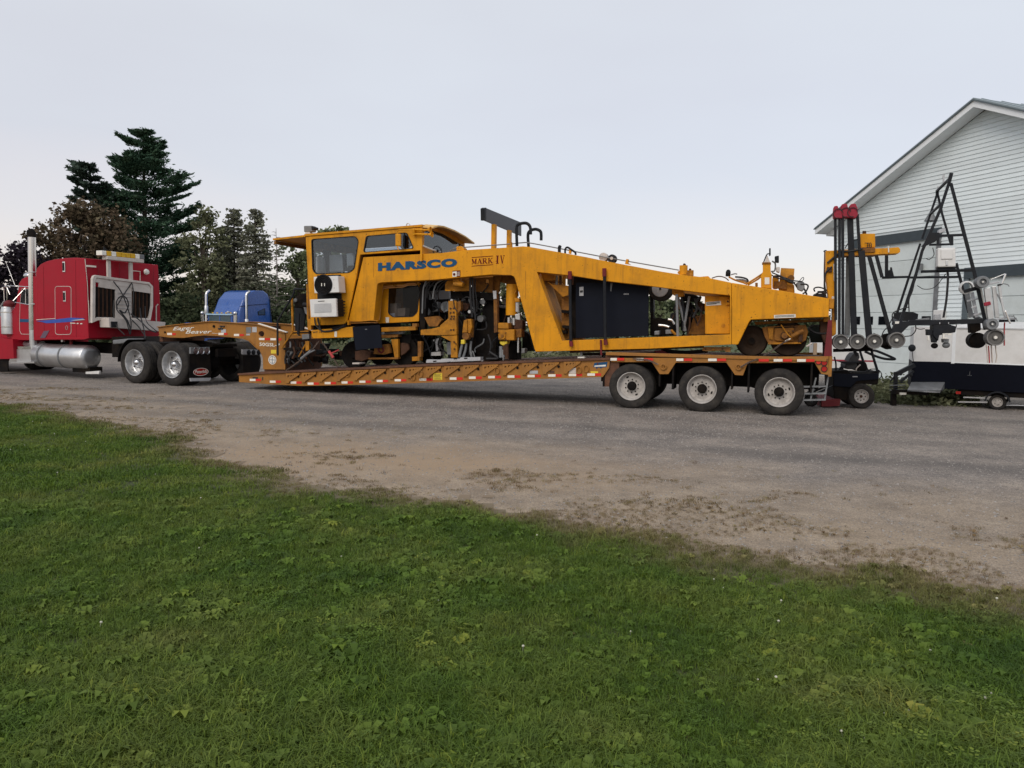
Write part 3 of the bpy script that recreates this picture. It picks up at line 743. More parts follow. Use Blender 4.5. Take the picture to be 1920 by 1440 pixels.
def conifer(px, top, Z, prof, label, mt, name='pine_tree', size=.22, nb=85, per=260, low=.12, droop=.25, lean=0.0, seed=1, plates=True, bark=BARK, asym=None, tr=.28, asp=.3):
    """prof: list of (photo row, half width left, half width right) in photo px at that distance"""
    t, x = tree_base(name, label, px, Z); r = random.Random(seed)
    H = WF.q(px, top, Z)[1]; k = Z / FPX
    hs = [WF.q(px, p[0], Z)[1] for p in prof][::-1]; wl = [p[1] * k for p in prof][::-1]; wr = [p[2] * k for p in prof][::-1]
    def cx(z): return x + lean * (z / H) ** 1.5
    tb = MB(); tb.tube([(cx(H * i / 8), Z, H * i / 8) for i in range(9)], tr, 8, r2=.04); tb.build('trunk', bark, t)
    P = []; A = []; lb = MB()
    for i in range(nb):
        f = low + (1 - low) * ((i + r.random()) / nb) ** .85; z = H * min(f, .985); ph = r.random() * 6.283
        c = math.cos(ph); L = (np.interp(z, hs, wr) if c > 0 else np.interp(z, hs, wl))
        Ly = (np.interp(z, hs, wr) + np.interp(z, hs, wl)) / 2
        L = (abs(c) * L + (1 - abs(c)) * Ly) * r.uniform(.62, 1.06); L = max(L, .25)
        dirv = Vector((c, math.sin(ph), 0)); o = Vector((cx(z), Z, z - L * .12))
        pts = []
        for s_ in (0, .25, .5, .75, 1): pts.append(o + dirv * (L * s_) + Vector((0, 0, L * (droop * s_ * s_ * (1 if plates else -1) * .9 + (.02 if plates else .0) * s_))))
        lb.tube(pts, .06 * (1 - f) + .025, 4, r2=.012, caps=False)
        m = int(per * (.25 + L / max(wl + wr)))
        for j in range(m):
            s_ = .15 + .85 * math.sqrt(r.random()) if plates else r.random() ** .7
            q = s_ * 4; a = pts[min(int(q), 3)].lerp(pts[min(int(q) + 1, 4)], q - min(int(q), 3))
            wd = (L * .22 * (1.15 - s_) + .12 * L * .5 + .15) * (1 if plates else 1.5)
            g1, g2 = r.gauss(0, .5), r.gauss(0, .35)
            side = Vector((-dirv.y, dirv.x, 0)) * (wd * g1 * 1.6)
            P.append(a + side + Vector((0, 0, g2 * (.16 if plates else .3) * wd + .05 * L * abs(g1)))); A.append(dirv + Vector((-dirv.y, dirv.x, 0)) * g1 + Vector((0, 0, .35 if plates else -.2)))
    lb.build('limb', bark, t, kind='stuff')
    foliage('crown', np.array([tuple(p) for p in P]), size, mt, t, asp=asp, along=np.array([tuple(a.normalized()) for a in A]))
    return t
def broadleaf(px, top, Z, lobes, label, mt, name='tree', size=.26, dens=70, seed=1, bark=BARK, tr=.25, clump=.55, cat='tree', nlimb=9):
    """lobes: (px, py, rx px, ry px) ellipses seen in the photo, given a depth of their own"""
    t, x = tree_base(name, label, px, Z, cat); r = random.Random(seed); k = Z / FPX
    H = WF.q(px, top, Z)[1]; P = []; ends = []
    for (a, b, rx, ry) in lobes:
        c = Vector((WF.q(a, b, Z)[0], Z, WF.q(a, b, Z)[1])); rx *= k; ry *= k; rd = (rx + ry) * .5
        ends.append(c)
        nc = max(5, int(rx * ry * 4 / (clump * clump)))
        for i in range(nc):
            u = Vector((r.gauss(0, 1), r.gauss(0, 1), r.gauss(0, 1))).normalized() * (r.random() ** .28)
            cc = c + Vector((u.x * rx, u.y * rd, u.z * ry)); cs = clump * r.uniform(.5, 1.3)
            for j in range(int(dens * .4)):
                P.append(cc + Vector((r.gauss(0, .5) * cs, r.gauss(0, .5) * cs, r.gauss(0, .33) * cs)))
    tb = MB(); zt = min(e.z for e in ends) if ends else H * .5
    tb.tube([(x, Z, 0), (x + .05, Z, H * .3), (x, Z, H * .75)], tr, 8, r2=tr * .3); tb.build('trunk', bark, t)
    lb = MB()
    for e in ends[:nlimb]:
        s0 = Vector((x, Z, min(e.z * .55, H * .6))); lb.tube([s0, s0.lerp(e, .5) + Vector((0, 0, .2)), e], tr * .4, 5, r2=.03, caps=False)
    if lb.v: lb.build('limb', bark, t, kind='stuff')
    Pn = np.array([tuple(p) for p in P]); Pn = Pn[Pn[:, 2] > .05]
    foliage('crown', Pn, size, mt, t, asp=.6)
    return t
conifer(276, 246, 62, [(246, 14, 14), (262, 44, 36), (285, 46, 50), (300, 34, 55), (312, 88, 58), (330, 60, 88), (350, 62, 100), (372, 80, 96), (385, 92, 88), (405, 108, 128), (440, 120, 104), (480, 124, 118), (520, 120, 116), (600, 110, 110), (640, 90, 90)],
        'tall dark green white pine towering over the red truck', PINE, nb=138, per=640, size=.18, seed=3, tr=.4, low=.08, droop=.30)
conifer(196, 306, 59, [(306, 46, 4), (330, 48, 18), (352, 44, 30), (372, 30, 40), (420, 50, 60), (480, 60, 60), (600, 60, 60)], 'smaller dark pine with a leaning top left of the tallest pine', PINE2, nb=60, per=280, size=.25, seed=8, lean=-.9, tr=.25, droop=.4)
broadleaf(140, 370, 56, [(165, 395, 40, 18), (130, 410, 32, 24), (190, 415, 40, 26), (105, 440, 45, 26), (160, 455, 55, 35), (215, 460, 40, 40), (80, 470, 30, 25), (140, 510, 70, 35), (210, 530, 50, 40), (120, 570, 70, 40)],
          'rusty brown broadleaf tree left of the tall pine', BRWN, seed=4, dens=125, tr=.35, size=.15, clump=.62)
broadleaf(40, 452, 53, [(40, 475, 30, 18), (15, 490, 26, 20), (60, 500, 38, 30), (20, 530, 42, 30), (-30, 510, 40, 30), (70, 560, 50, 40), (0, 590, 60, 45), (90, 620, 50, 40)],
          'almost black copper leaved tree at the left edge behind the truck hood', COPP, seed=6, dens=110, size=.15, clump=.55)
broadleaf(383, 392, 56, [(388, 402, 14, 8), (372, 420, 28, 16), (395, 430, 24, 16), (360, 455, 30, 20), (398, 460, 26, 20), (375, 500, 45, 28), (400, 520, 30, 30), (370, 560, 50, 40), (390, 610, 50, 40)], 'olive brown tree right beside the tallest pine', OLIV, name='olive_tree', seed=11, dens=85, size=.14, clump=.55)
LP = [(390, 2, 2), (402, 12, 10), (420, 20, 16), (445, 27, 27), (480, 32, 30), (530, 40, 38), (600, 42, 42), (650, 42, 42)]
conifer(441, 390, 58, LP, 'sparse grey brown larch above the blue truck cab', HAZY, name='larch_tree', nb=120, per=85, size=.11, seed=12, plates=False, droop=.02, low=.03, asp=.7, tr=.16)
conifer(481, 391, 57, LP, 'sparse reddish larch right of its twin behind the blue truck', HAZY, name='larch_tree', nb=120, per=85, size=.11, seed=13, plates=False, droop=.02, low=.03, asp=.7, tr=.16)
conifer(418, 440, 61, [(440, 2, 2), (470, 14, 14), (520, 26, 26), (600, 34, 34), (650, 36, 36)], 'short sparse larch between the olive tree and the first tall larch', HAZY, name='larch_tree', nb=90, per=130, size=.115, seed=14, plates=False, droop=.02, low=.03, asp=.7, tr=.12)
# bare dead tree
t, x = tree_base('dead_tree', 'bare dead tree with thin branches left of the yellow cab', 519, 55)
tb = MB(); H = WF.q(519, 428, 55)[1]; tb.tube([(x, 55, 0), (x + .05, 55, H * .6), (x, 55, H)], .07, 6, r2=.012); tb.build('trunk', BARKG, t)
r = random.Random(5); lb = MB()
for i in range(46):
    z = H * (.3 + .68 * i / 46); a = r.random() * 6.28; L = (1.05 - z / H) * 2.3 * r.uniform(.6, 1.1) + .15
    lb.tube([(x, 55, z), (x + math.cos(a) * L * .6, 55 + math.sin(a) * L * .6, z + L * .12), (x + math.cos(a) * L, 55 + math.sin(a) * L, z + L * .02)], .022, 4, r2=.008, caps=False)
lb.build('branch', BARKG, t, kind='stuff')
broadleaf(560, 455, 60, [(550, 478, 30, 22), (578, 492, 26, 26), (545, 520, 34, 28), (580, 550, 36, 30), (556, 590, 50, 34)], 'pale green tree under the yellow cab roof overhang', WILL, seed=15, dens=85, size=.15, clump=.5)
broadleaf(628, 418, 66, [(632, 430, 16, 10), (605, 438, 18, 8), (652, 440, 16, 10), (625, 455, 46, 18), (620, 500, 60, 40)], 'light green willow top showing over the yellow cab roof', WILL, seed=16, dens=85, size=.16, clump=.5)
# dark understory in separate bushes behind the trucks
UND = [(20, 610, 51, 48, 34), (110, 600, 52, 60, 44), (250, 600, 50, 70, 40), (330, 590, 53, 60, 50), (400, 590, 60, 60, 50), (470, 580, 54, 60, 48), (540, 600, 52, 56, 40), (600, 590, 62, 60, 50), (680, 610, 64, 60, 34), (745, 600, 66, 60, 40), (820, 615, 70, 70, 26)]
LBL = ['dark bush behind the red truck hood', 'dark thicket tree behind the red sleeper side', 'dark undergrowth below the tall pine', 'dark thicket between red truck and blue truck', 'dark bush behind the blue truck stacks',
       'dark thicket behind the blue sleeper', 'dark bush left of the yellow cab ladder', 'dark thicket behind the yellow cab', 'dark bush seen under the yellow cab', 'dark tree seen through the machine window', 'low bush seen behind the tamping units']
for (a, b, Z, rx, ry), lb_ in zip(UND, LBL):
    broadleaf(a, b - ry, Z, [(a, b, rx, ry), (a - rx * .5, b + ry * .5, rx * .7, ry * .8), (a + rx * .5, b + ry * .55, rx * .7, ry * .8)], lb_, DKGR, name='bush', seed=int(a) + 3, dens=120, size=.16, clump=.8, tr=.1, cat='bush')
broadleaf(945, 520, 50, [(940, 545, 30, 18), (955, 580, 34, 22), (930, 615, 40, 24)], 'green tree seen between the two tamping units', OLIV, seed=31, dens=50, size=.2, clump=.5)
broadleaf(1236, 545, 48, [(1236, 560, 14, 10), (1228, 580, 24, 14), (1246, 598, 26, 14), (1240, 625, 34, 18)], 'green tree seen through the opening beside the dark panel', WILL, seed=32, dens=60, size=.17, clump=.4)
# far treeline reads as one mass
t = thing('far_treeline', 'low dark line of far trees along the horizon', 'trees', WF, (0, 110, 0), kind='stuff')
P = []
r = random.Random(9)
for i in range(420):
    x = r.uniform(-120, 110); h = 4.2 + 2.0 * math.sin(x * .13) + 1.5 * r.random()
    for j in range(110): P.append((x + r.gauss(0, 1.1), 110 + r.gauss(0, 2), max(.1, h * (1 - abs(r.gauss(0, .5))))))
foliage('crown_mass', np.array(P), .42, DKGR, t)
# low weeds at the edge of the yard behind the low-loader
t = thing('weeds', 'green weeds growing along the far edge of the yard', 'weeds', WF, (0, 34, 0), kind='stuff'); P = []
for i in range(300):
    x = r.uniform(-9, 14); y = r.uniform(30, 40)
    for j in range(60): P.append((x + r.gauss(0, .3), y + r.gauss(0, .3), abs(r.gauss(0, .32))))
foliage('weed_mass', np.array(P), .1, OLIV, t)
# ================================================================== WHEELS
def make_wheel(parent, loc, R, style, far=False):
    w = sub('wheel', parent, loc, (0, random.uniform(0, 6.28), math.pi if far else 0)) if False else sub('wheel', parent, loc, (0, 0, math.pi if far else 0))
    k = R / .48; wd = .27 * k
    def tyre(t0):
        ri = .302 * k
        p = [(ri, t0 + .025), (.345 * k, t0 + .002), (.40 * k, t0), (.447 * k, t0 + .012), (.470 * k, t0 + .03), (R - .001, t0 + .048)]
        for g in (.30, .5, .70):
            c = t0 + wd * g; p += [(R, c - .012), (R - .012, c - .009), (R - .012, c + .009), (R, c + .012)]
        p += [(R - .001, t0 + wd - .048), (.470 * k, t0 + wd - .03), (.447 * k, t0 + wd - .012), (.40 * k, t0 + wd), (.345 * k, t0 + wd - .002), (ri, t0 + wd - .025)]
        m = MB().lathe(p, (0, 0, 0), (0, 1, 0), 48, closed=True)
        return m
    tyre(0).build('tyre', RUB, w)
    tyre(wd + .055).build('tyre', RUB, w)
    al = style == 'tractor'
    rp = [(.306, .014), (.300, .002), (.290, .004), (.284, .022), (.270, .05), (.262, .10), (.258, .15), (.235, .158), (.205, .150), (.165, .145), (.10, .145)]
    if al: rp = [(.306, .014), (.300, .002), (.288, .004), (.280, .03), (.268, .09), (.262, .16), (.245, .175), (.20, .165), (.15, .150), (.09, .15)]
    MB().lathe([(a * k, b * k) for a, b in rp], (0, 0, 0), (0, 1, 0), 40).build('rim', ALU if al else RIMW, w)
    h = MB()
    if al: h.lathe([(.001, .02), (.03, .022), (.06, .04), (.085, .08), (.095, .15)], (0, 0, 0), (0, 1, 0), 24)
    else: h.lathe([(.001, .035), (.045, .035), (.05, .045), (.085, .05), (.092, .06), (.095, .15)], (0, 0, 0), (0, 1, 0), 24)
    h.v = [tuple(c * k for c in v) for v in h.v]; h.build('hub', CHR if al else BLKM, w)
    n = MB(); ph = random.random()
    for i in range(10):
        a = 2 * math.pi * (i + ph) / 10; r_ = (.140 if not al else .128) * k
        n.rod((r_ * math.cos(a), .12 * k, r_ * math.sin(a)), (r_ * math.cos(a), .16 * k, r_ * math.sin(a)), .014 * k, 6)
    n.build('lug_nuts', BLKM if not al else CHR, w)
    hh = MB(); nh = 5 if al else 2; ph = random.random() * 6.28
    for i in range(nh):
        a = 2 * math.pi * i / nh + ph; r_ = .208 * k; c = Vector((r_ * math.cos(a), .1495 * k, r_ * math.sin(a))); t_ = Vector((-math.sin(a), 0, math.cos(a)))
        s_ = .022 * k if al else .017 * k; e_ = .022 * k if al else .034 * k; rad = Vector((math.cos(a), 0, math.sin(a)))
        vs = []
        for j in range(12):
            q = 2 * math.pi * j / 12; vs.append(c + t_ * (e_ * math.cos(q)) + rad * (s_ * math.sin(q)))
        hh.add(vs + [v + Vector((0, -.004, 0)) for v in vs], [list(range(12)), list(range(23, 11, -1))] + [(j, (j + 1) % 12, 12 + (j + 1) % 12, 12 + j) for j in range(12)])
    hh.build('hand_holes', BLKM, w)
    return w
def clone_wheel(w, parent, loc, far=False):
    c = copy_tree(w, parent); c.location = Vector(loc) - BASE[parent.name]; c.rotation_euler = (0, 0, math.pi if far else 0)
    return c

# ================================================================== LOW-LOADER TRAILER
T = TRF
tl = thing('lowboy_trailer', 'ochre low loader trailer with three axles carrying the yellow track machine', 'trailer', T)
TW_ = 2.62
Z4 = lambda a, b: (420 + a / 5.0526, 620 + b / 5.0526)
Z5 = lambda a, b: (780 + a / 5.0526, 620 + b / 5.0526)
Z3 = lambda a, b: (1080 + a / 3.692, 620 + b / 3.692)
Z2 = lambda a, b: (200 + a / 5.0526, 560 + b / 5.0526)
def topy(px): return np.interp(px, [448, 800, 1144], [701, 684, 671.8])
def boty(px): return np.interp(px, [448, 568, 800, 1130], [716.5, 723.5, 717.5, 707])
beam_o = [(448, 701), (600, 693.5), (800, 684), (1000, 677), (1144, 671.8), (1142, 690), (1130, 707), (960, 712.2), (800, 717.5), (690, 721), (568, 723.5), (500, 720), (448, 716.5)]
bo_ = T.poly(beam_o)
MB().prism(bo_, .0, .03).build('side_beam', TRL, tl, bevel=.004)
MB().prism(bo_, TW_ - .03, TW_).build('side_beam', TRL, tl)
m = MB()
for a, b in ((0, 1), (1, 2), (2, 3), (3, 4)):
    p0, p1 = T.q(*beam_o[a]), T.q(*beam_o[b]); m.add([(p0[0], -.05, p0[1] - .03), (p1[0], -.05, p1[1] - .03), (p1[0], TW_ + .05, p1[1] - .03), (p0[0], TW_ + .05, p0[1] - .03),
        (p0[0], -.05, p0[1] + .012), (p1[0], -.05, p1[1] + .012), (p1[0], TW_ + .05, p1[1] + .012), (p0[0], TW_ + .05, p0[1] + .012)], [(0, 1, 2, 3), (4, 7, 6, 5), (0, 4, 5, 1), (3, 2, 6, 7), (0, 3, 7, 4), (1, 5, 6, 2)])
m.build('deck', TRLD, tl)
m = MB()
for i in range(8, 12):
    p0, p1 = T.q(*beam_o[i - 1]), T.q(*beam_o[i]); m.add([(p0[0], -.03, p0[1]), (p1[0], -.03, p1[1]), (p1[0], .14, p1[1]), (p0[0], .14, p0[1]), (p0[0], -.03, p0[1] + .02), (p1[0], -.03, p1[1] + .02), (p1[0], .14, p1[1] + .02), (p0[0], .14, p0[1] + .02)],
        [(0, 1, 2, 3), (4, 7, 6, 5), (0, 4, 5, 1), (3, 2, 6, 7), (0, 3, 7, 4), (1, 5, 6, 2)])
m.build('bottom_flange', TRL, tl)
for px in range(480, 1130, 46):      # cross members under the deck
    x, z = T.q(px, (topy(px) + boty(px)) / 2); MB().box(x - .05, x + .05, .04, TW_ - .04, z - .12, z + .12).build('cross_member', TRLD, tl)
for yy in (.75, 1.75):
    MB().prism([T.q(px, py, 0) for px, py in [(470, 703), (1140, 676), (1140, 703), (800, 714), (568, 720), (470, 716)]], yy, yy + .12).build('inner_beam', TRL, tl)
# folding outrigger brackets, repeated along the beam
bx_ = [538.8, 569.5, 601, 634, 666.5, 699, 733, 766.5, 800.8, 835.4, 871, 906.7, 944.4, 981, 1019.6, 1059]
for i, px in enumerate(bx_):
    ty = topy(px) + 3.5; k = 1 + (px - 540) / 520 * .22
    o3 = T.poly([(px - 1, ty), (px + 25 * k, ty - .045 * 25 + .4), (px + 24 * k, ty + 2.2), (px + 5 * k, ty + 15.5 * k), (px + 4.5 * k, ty + 18 * k), (px - 1.5, ty + 18 * k), (px - 1, ty + 15 * k)])
    def tri(ax, ay, s_): return T.poly([(px + ax * k - s_, ty + ay - s_ * .8), (px + ax * k + s_, ty + ay - s_), (px + ax * k - s_ * .7, ty + ay + s_ * 1.1)])
    MB().prism(o3, -.045, -.002, holes=[tri(4.2, 5.5, 2.2), tri(9.5, 4.2, 1.8), tri(14, 3.2, 1.2), tri(17.5, 2.6, .8)]).build('outrigger_bracket', TRL, tl)
def disc(parent, c, r, m_, name, t=.006, n=20): return MB().lathe([(.0005, -t), (r, -t), (r, 0)], c, (0, 1, 0), n, smooth=False).build(name, m_, parent)
for a in [Z4(707, 436), Z4(867, 428), Z4(1030, 420), Z4(1362, 405), Z4(1528, 400), Z4(1700, 394), Z5(230, 377), Z5(408, 371), Z5(590, 365), Z5(963, 352), Z5(1155, 347), Z5(1352, 341)]:
    disc(tl, T.p(*a), .032, LENSR if False else BLKM, 'tie_down_hole')
    MB().lathe([(.032, 0), (.032, -.01), (.040, -.01), (.040, 0)], T.p(*a), (0, 1, 0), 20).build('hole_collar', TRL, tl)
def ring(parent, c, R1=.055, asp=1.35, r=.011, name='tie_down_ring', m_=None):
    pts = [(c[0] + R1 * math.cos(t), c[1] - .03, c[2] + R1 * asp * math.sin(t)) for t in np.linspace(0, 2 * math.pi, 17)]
    return MB().tube(pts, r, 6, caps=False).build(name, m_ or TRL, parent)
for a in [Z4(1175, 408), Z4(1865, 410), Z4(1795, 440), Z5(770, 378), Z5(1615, 360), Z5(1545, 375)]: ring(tl, T.p(*a))
# reflective tape, one piece each
def tape(quads, y=-.006, fn=None):
    for (ax, bx, cy, kind, hh) in quads:
        P = T.poly([(ax, cy - hh), (bx, cy - hh), (bx, cy + hh), (ax, cy + hh)], 0)
        if fn: P = fn(P)
        MB().prism(P, y, y + .004).build('reflector_tape', TW if kind == 'w' else TR, tl)
z4t = [(245, 300, 468), (435, 490, 485), (632, 686, 493), (793, 849, 503), (955, 1011, 498), (1115, 1171, 492), (1283, 1341, 485), (1448, 1504, 478), (1618, 1677, 471), (1855, 1915, 463)]
z5t = [(35, 98, 464), (320, 384, 455), (502, 566, 447), (685, 748, 441), (868, 933, 436), (1058, 1125, 431), (1253, 1322, 426), (1447, 1517, 421), (1623, 1696, 417)]
for a, b, c in z4t:
    p0, p1 = Z4(a, c), Z4(b, c); tape([(p0[0], p1[0], p0[1] - .3, 'w', 2.1), (p1[0] + .2, p1[0] + 10, p0[1] - .3, 'r', 2.1)])
for a, b, c in z5t:
    p0, p1 = Z5(a, c), Z5(b, c); tape([(p0[0], p1[0], p0[1] - .3, 'w', 2.3), (p1[0] + .2, p1[0] + 11.5, p0[1] - .3, 'r', 2.3)])
# rear deck over the axles
x0r, z0r = T.q(1143, 673); x1r, _ = T.q(1552, 668); zd = T.q(1350, 667.5)[1]
MB().box(x0r, x1r, -.02, TW_ + .02, zd - .05, zd).build('rear_deck', TRLD, tl)
lobe = [(1144, 671.5), (1548, 668), (1556, 668), (1553, 703), (1540, 701), (1527, 679.5), (1402, 681), (1393, 704), (1378, 703), (1362, 680), (1267, 680), (1253, 701.5), (1237, 701.5), (1222, 679), (1146, 679)]
MB().prism(T.poly(lobe), .0, .05).build('rear_side_panel', TRL, tl, bevel=.004)
MB().prism([(a, b) for a, b in T.poly(lobe)], TW_ - .05, TW_).build('rear_side_panel', TRL, tl)
MB().box(x0r - .08, x1r - .02, -.03, .0, T.q(1350, 672)[1], zd + .02).build('rub_rail', TRL, tl, bevel=.005)
for a, b, c, kd in [(240, 285, 197, 'w'), (288, 335, 197, 'r'), (420, 470, 198, 'w'), (473, 535, 198, 'r'), (695, 745, 200, 'w'), (749, 805, 200, 'r'), (915, 975, 201, 'w'), (978, 1040, 201, 'r'), (1265, 1335, 204, 'r'), (1368, 1430, 204, 'w'), (1432, 1495, 204, 'r'), (1530, 1590, 205, 'w'), (1592, 1650, 205, 'r')]:
    p0, p1 = Z3(a, c), Z3(b, c)
    MB().prism(T.poly([(p0[0], p0[1] - 2.3), (p1[0], p0[1] - 2.3), (p1[0], p0[1] + 2.6), (p0[0], p0[1] + 2.6)], 0), -.037, -.033).build('reflector_tape', TW if kd == 'w' else TR, tl)
for yy in (.62, 1.78):
    MB().box(x0r - .3, x1r - .1, yy, yy + .2, .52, zd - .05).build('frame_rail', BLKM, tl)
MB().box(x0r - .15, x0r + .2, .05, TW_ - .05, .45, zd - .06).build('neck_bulkhead', TRLD, tl)
WX = [0.0, -1.525, -3.0]
for x in WX:
    MB().rod((x, .3, .48), (x, TW_ - .3, .48), .075, 12).build('axle', BLKM, tl)
    for yy in (.66, 1.86):
        MB().beam((x - .55, yy + .05, .60), (x + .05, yy + .05, .42), .12, .16).build('trailing_arm', BLKM, tl)
        MB().lathe([(.12, 0), (.13, .05), (.11, .1), (.13, .15), (.12, .22)], (x + .25, yy + .05, .50), (0, 0, 1), 16).build('air_bag', RUB, tl)
    MB().box(x - .62, x - .58, .03, .62, .45, zd - .06).build('mud_guard', BLKM, tl)
    MB().box(x + .58, x + .615, .03, .62, .50, zd - .06).build('mud_guard', BLKM, tl)
    MB().box(x - .578, x + .578, .06, .62, zd - .12, zd - .055).build('mud_guard', BLKM, tl)
wh = make_wheel(tl, (WX[0], 0, .48), .48, 'trailer')
for x in WX[1:]: clone_wheel(wh, tl, (x, 0, .48))
for x in WX: clone_wheel(wh, tl, (x, TW_, .48), True)
for i, ch in enumerate([c for c in tl.children if c.name.startswith('wheel')]): ch.rotation_euler[1] = 0.7 * i
# tail end: lamps, ladder rack, red post
for a, m_, r_ in [((1678, 216), TR, .045), ((1718, 222), LENSR, .05), ((1718, 265), LENSR, .05)]:
    c = T.p(*Z3(*a)); disc(tl, c, r_, m_, 'tail_lamp', .012)
    MB().lathe([(r_, 0), (r_, -.02), (r_ + .012, -.02), (r_ + .012, 0)], c, (0, 1, 0), 20).build('lamp_ring', BLK, tl)
rp = T.poly([(1545, 668), (1560, 668), (1560, 600), (1553, 600)], 0.02)
MB().prism(rp, .02, .10).build('rear_post', REDW, tl)
MB().prism(T.poly([(1553, 668), (1561, 668), (1559, 706), (1553, 706)], 0), .0, TW_).build('tail_beam', TRL, tl)
xr_ = T.q(1545, 700)[0]
for a, b in (((1530, 708), (1519, 752)), ((1553, 706), (1546, 750))):
    MB().beam(T.p(*a, .15), T.p(*b, .15), .03, .03).build('step_side', GREY, tl)
for py in (724, 737, 749): MB().beam(T.p(1500, py + 1, .15), T.p(1548, py, .15), .14, .03).build('step_tread', GREY, tl)
# gooseneck
gnp = [(487, 272), (620, 255), (760, 240), (900, 226), (1000, 218), (1120, 226), (1250, 235), (1430, 247), (1560, 285), (1690, 330), (1690, 672), (1482, 670), (1478, 560), (1445, 480), (1400, 440), (1355, 395), (1300, 374), (1200, 362), (1060, 348), (930, 342), (840, 350), (740, 366), (600, 362), (500, 348)]
gy0 = .42
gp = T.poly([Z2(a, b) for a, b in gnp], gy0)
hole = lambda a, b, r: [T.q(*Z2(a + r * math.cos(t), b + r * math.sin(t)), gy0) for t in np.linspace(0, 2 * math.pi, 17)[:-1]]
MB().prism(gp, gy0, gy0 + .05, holes=[hole(1465, 333, 27)]).build('gooseneck_side', TRL, tl, bevel=.004)
MB().prism(gp, 2.1, 2.15, holes=[hole(1465, 333, 27)]).build('gooseneck_side', TRL, tl, bevel=.004)
def strip(P, y0, y1, t, name, m_, parent):
    mb = MB()
    for i in range(len(P) - 1):
        a, b = P[i], P[i + 1]
        mb.add([(a[0], y0, a[1]), (b[0], y0, b[1]), (b[0], y1, b[1]), (a[0], y1, a[1]), (a[0], y0, a[1] + t), (b[0], y0, b[1] + t), (b[0], y1, b[1] + t), (a[0], y1, a[1] + t)], [(0, 1, 2, 3), (4, 7, 6, 5), (0, 4, 5, 1), (3, 2, 6, 7), (0, 3, 7, 4), (1, 5, 6, 2)])
    return mb.build(name, m_, parent)
strip(gp[:10], gy0 - .05, gy0 + .12, .018, 'gooseneck_flange', TRL, tl); strip(gp[:10], 2.03, 2.2, .018, 'gooseneck_flange', TRL, tl)
strip(gp[10 + 3:], gy0 - .04, gy0 + .10, -.016, 'gooseneck_flange', TRL, tl)
for i in (0, 2, 4, 6):
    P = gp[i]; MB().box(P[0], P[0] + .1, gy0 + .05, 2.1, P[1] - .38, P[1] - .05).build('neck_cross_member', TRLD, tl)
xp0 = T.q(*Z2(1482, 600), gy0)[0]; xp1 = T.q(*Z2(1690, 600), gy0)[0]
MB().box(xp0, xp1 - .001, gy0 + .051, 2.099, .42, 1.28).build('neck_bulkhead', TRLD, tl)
for fy in (.55, 2.0):     # pale wear strip along the top rear of both neck rails
    A = T.p(*Z2(1430, 247), gy0); B = T.p(*Z2(1700, 330), gy0)
    MB().beam((A.x, fy - .08, A.z + .03), (B.x, fy - .08, B.z + .03), .08, .02).build('wear_strip', TW, tl)
x_, z_ = T.q(*Z2(300, 400), gy0); MB().lathe([(.001, 0), (.5, 0), (.5, .05), (.001, .05)], (gp[0][0] + .5, 1.3, gp[-1][1] - .06), (0, 0, 1), 28, smooth=False).build('kingpin_plate', BLKM, tl)
def ztext(s, a, b, hpx, y, m_, parent=tl, fr=T, bold=.01, shear=0.0, lift=.002):
    p0 = fr.p(*a, y); p1 = fr.p(*b, y); pt = fr.p(a[0], a[1] - hpx, y); up = (pt - p0); up.x = 0
    return text(s, m_, parent, p0 - Vector((0, lift, 0)), p1 - Vector((0, lift, 0)), p0 + up - Vector((0, lift, 0)), bold=bold, shear=shear)
ztext('Eager', Z2(628, 311), Z2(832, 302), 8.6, gy0, LWHT, shear=.35, bold=.012)
ztext('Beaver', Z2(748, 332), Z2(998, 329), 6.9, gy0, LWHT, shear=.35, bold=.012)
MB().prism(T.poly([Z2(998, 325), Z2(1062, 329), Z2(1062, 331), Z2(998, 328)], gy0), gy0 - .006, gy0 - .002).build('lettering_underline', LWHT, tl)
ztext('50GSL-P', Z2(1450, 448), Z2(1640, 456), 6.5, gy0, LWHT, bold=.02)
for a, b, c, kd in [(575, 620, 334, 'w'), (622, 655, 336, 'r'), (1060, 1110, 334, 'w'), (1114, 1145, 334, 'r'), (1207, 1256, 344, 'w'), (1260, 1300, 345, 'r'), (1445, 1497, 382, 'w'), (1499, 1550, 383, 'r'), (1552, 1605, 384, 'w'), (1630, 1656, 385, 'r')]:
    p0, p1 = Z2(a, c), Z2(b, c)
    MB().prism(T.poly([(p0[0], p0[1] - 2), (p1[0], p0[1] - 2), (p1[0], p0[1] + 2), (p0[0], p0[1] + 2)], gy0), gy0 - .006, gy0 - .002).build('reflector_tape', TW if kd == 'w' else TR, tl)
def panel(a, b, c, d, Zf, y, m_, name, parent=tl, fr=T, t0=.005, t1=.001):
    return MB().prism(fr.poly([Zf(a, b), Zf(c, b), Zf(c, d), Zf(a, d)], y), y - t0, y - t1).build(name, m_, parent)
panel(1085, 290, 1130, 322, Z2, gy0, LGREY, 'decal'); panel(1380, 268, 1422, 318, Z2, gy0, LGREY, 'decal'); panel(1322, 270, 1372, 325, Z2, gy0, GREY, 'decal'); panel(1558, 485, 1606, 520, Z2, gy0, YLAB, 'decal')
panel(1322, 332, 1358, 348, Z2, gy0, LGREY, 'decal')
for i, (a, b) in enumerate(((1085, 262), (1110, 262), (1070, 284), (1095, 284))): panel(a - 9, b - 7, a + 9, b + 7, Z2, gy0, LBLK, 'cable_fitting', t0=.03)
disc(tl, T.p(*Z2(1018, 262), gy0), .035, BLKM, 'bolt_boss', .02); disc(tl, T.p(*Z2(555, 318), gy0), .025, BLKM, 'bolt_boss', .02)
c = T.p(*Z2(1570, 580), gy0); disc(tl, c, .118, LWHT, 'round_decal', .004, 28)
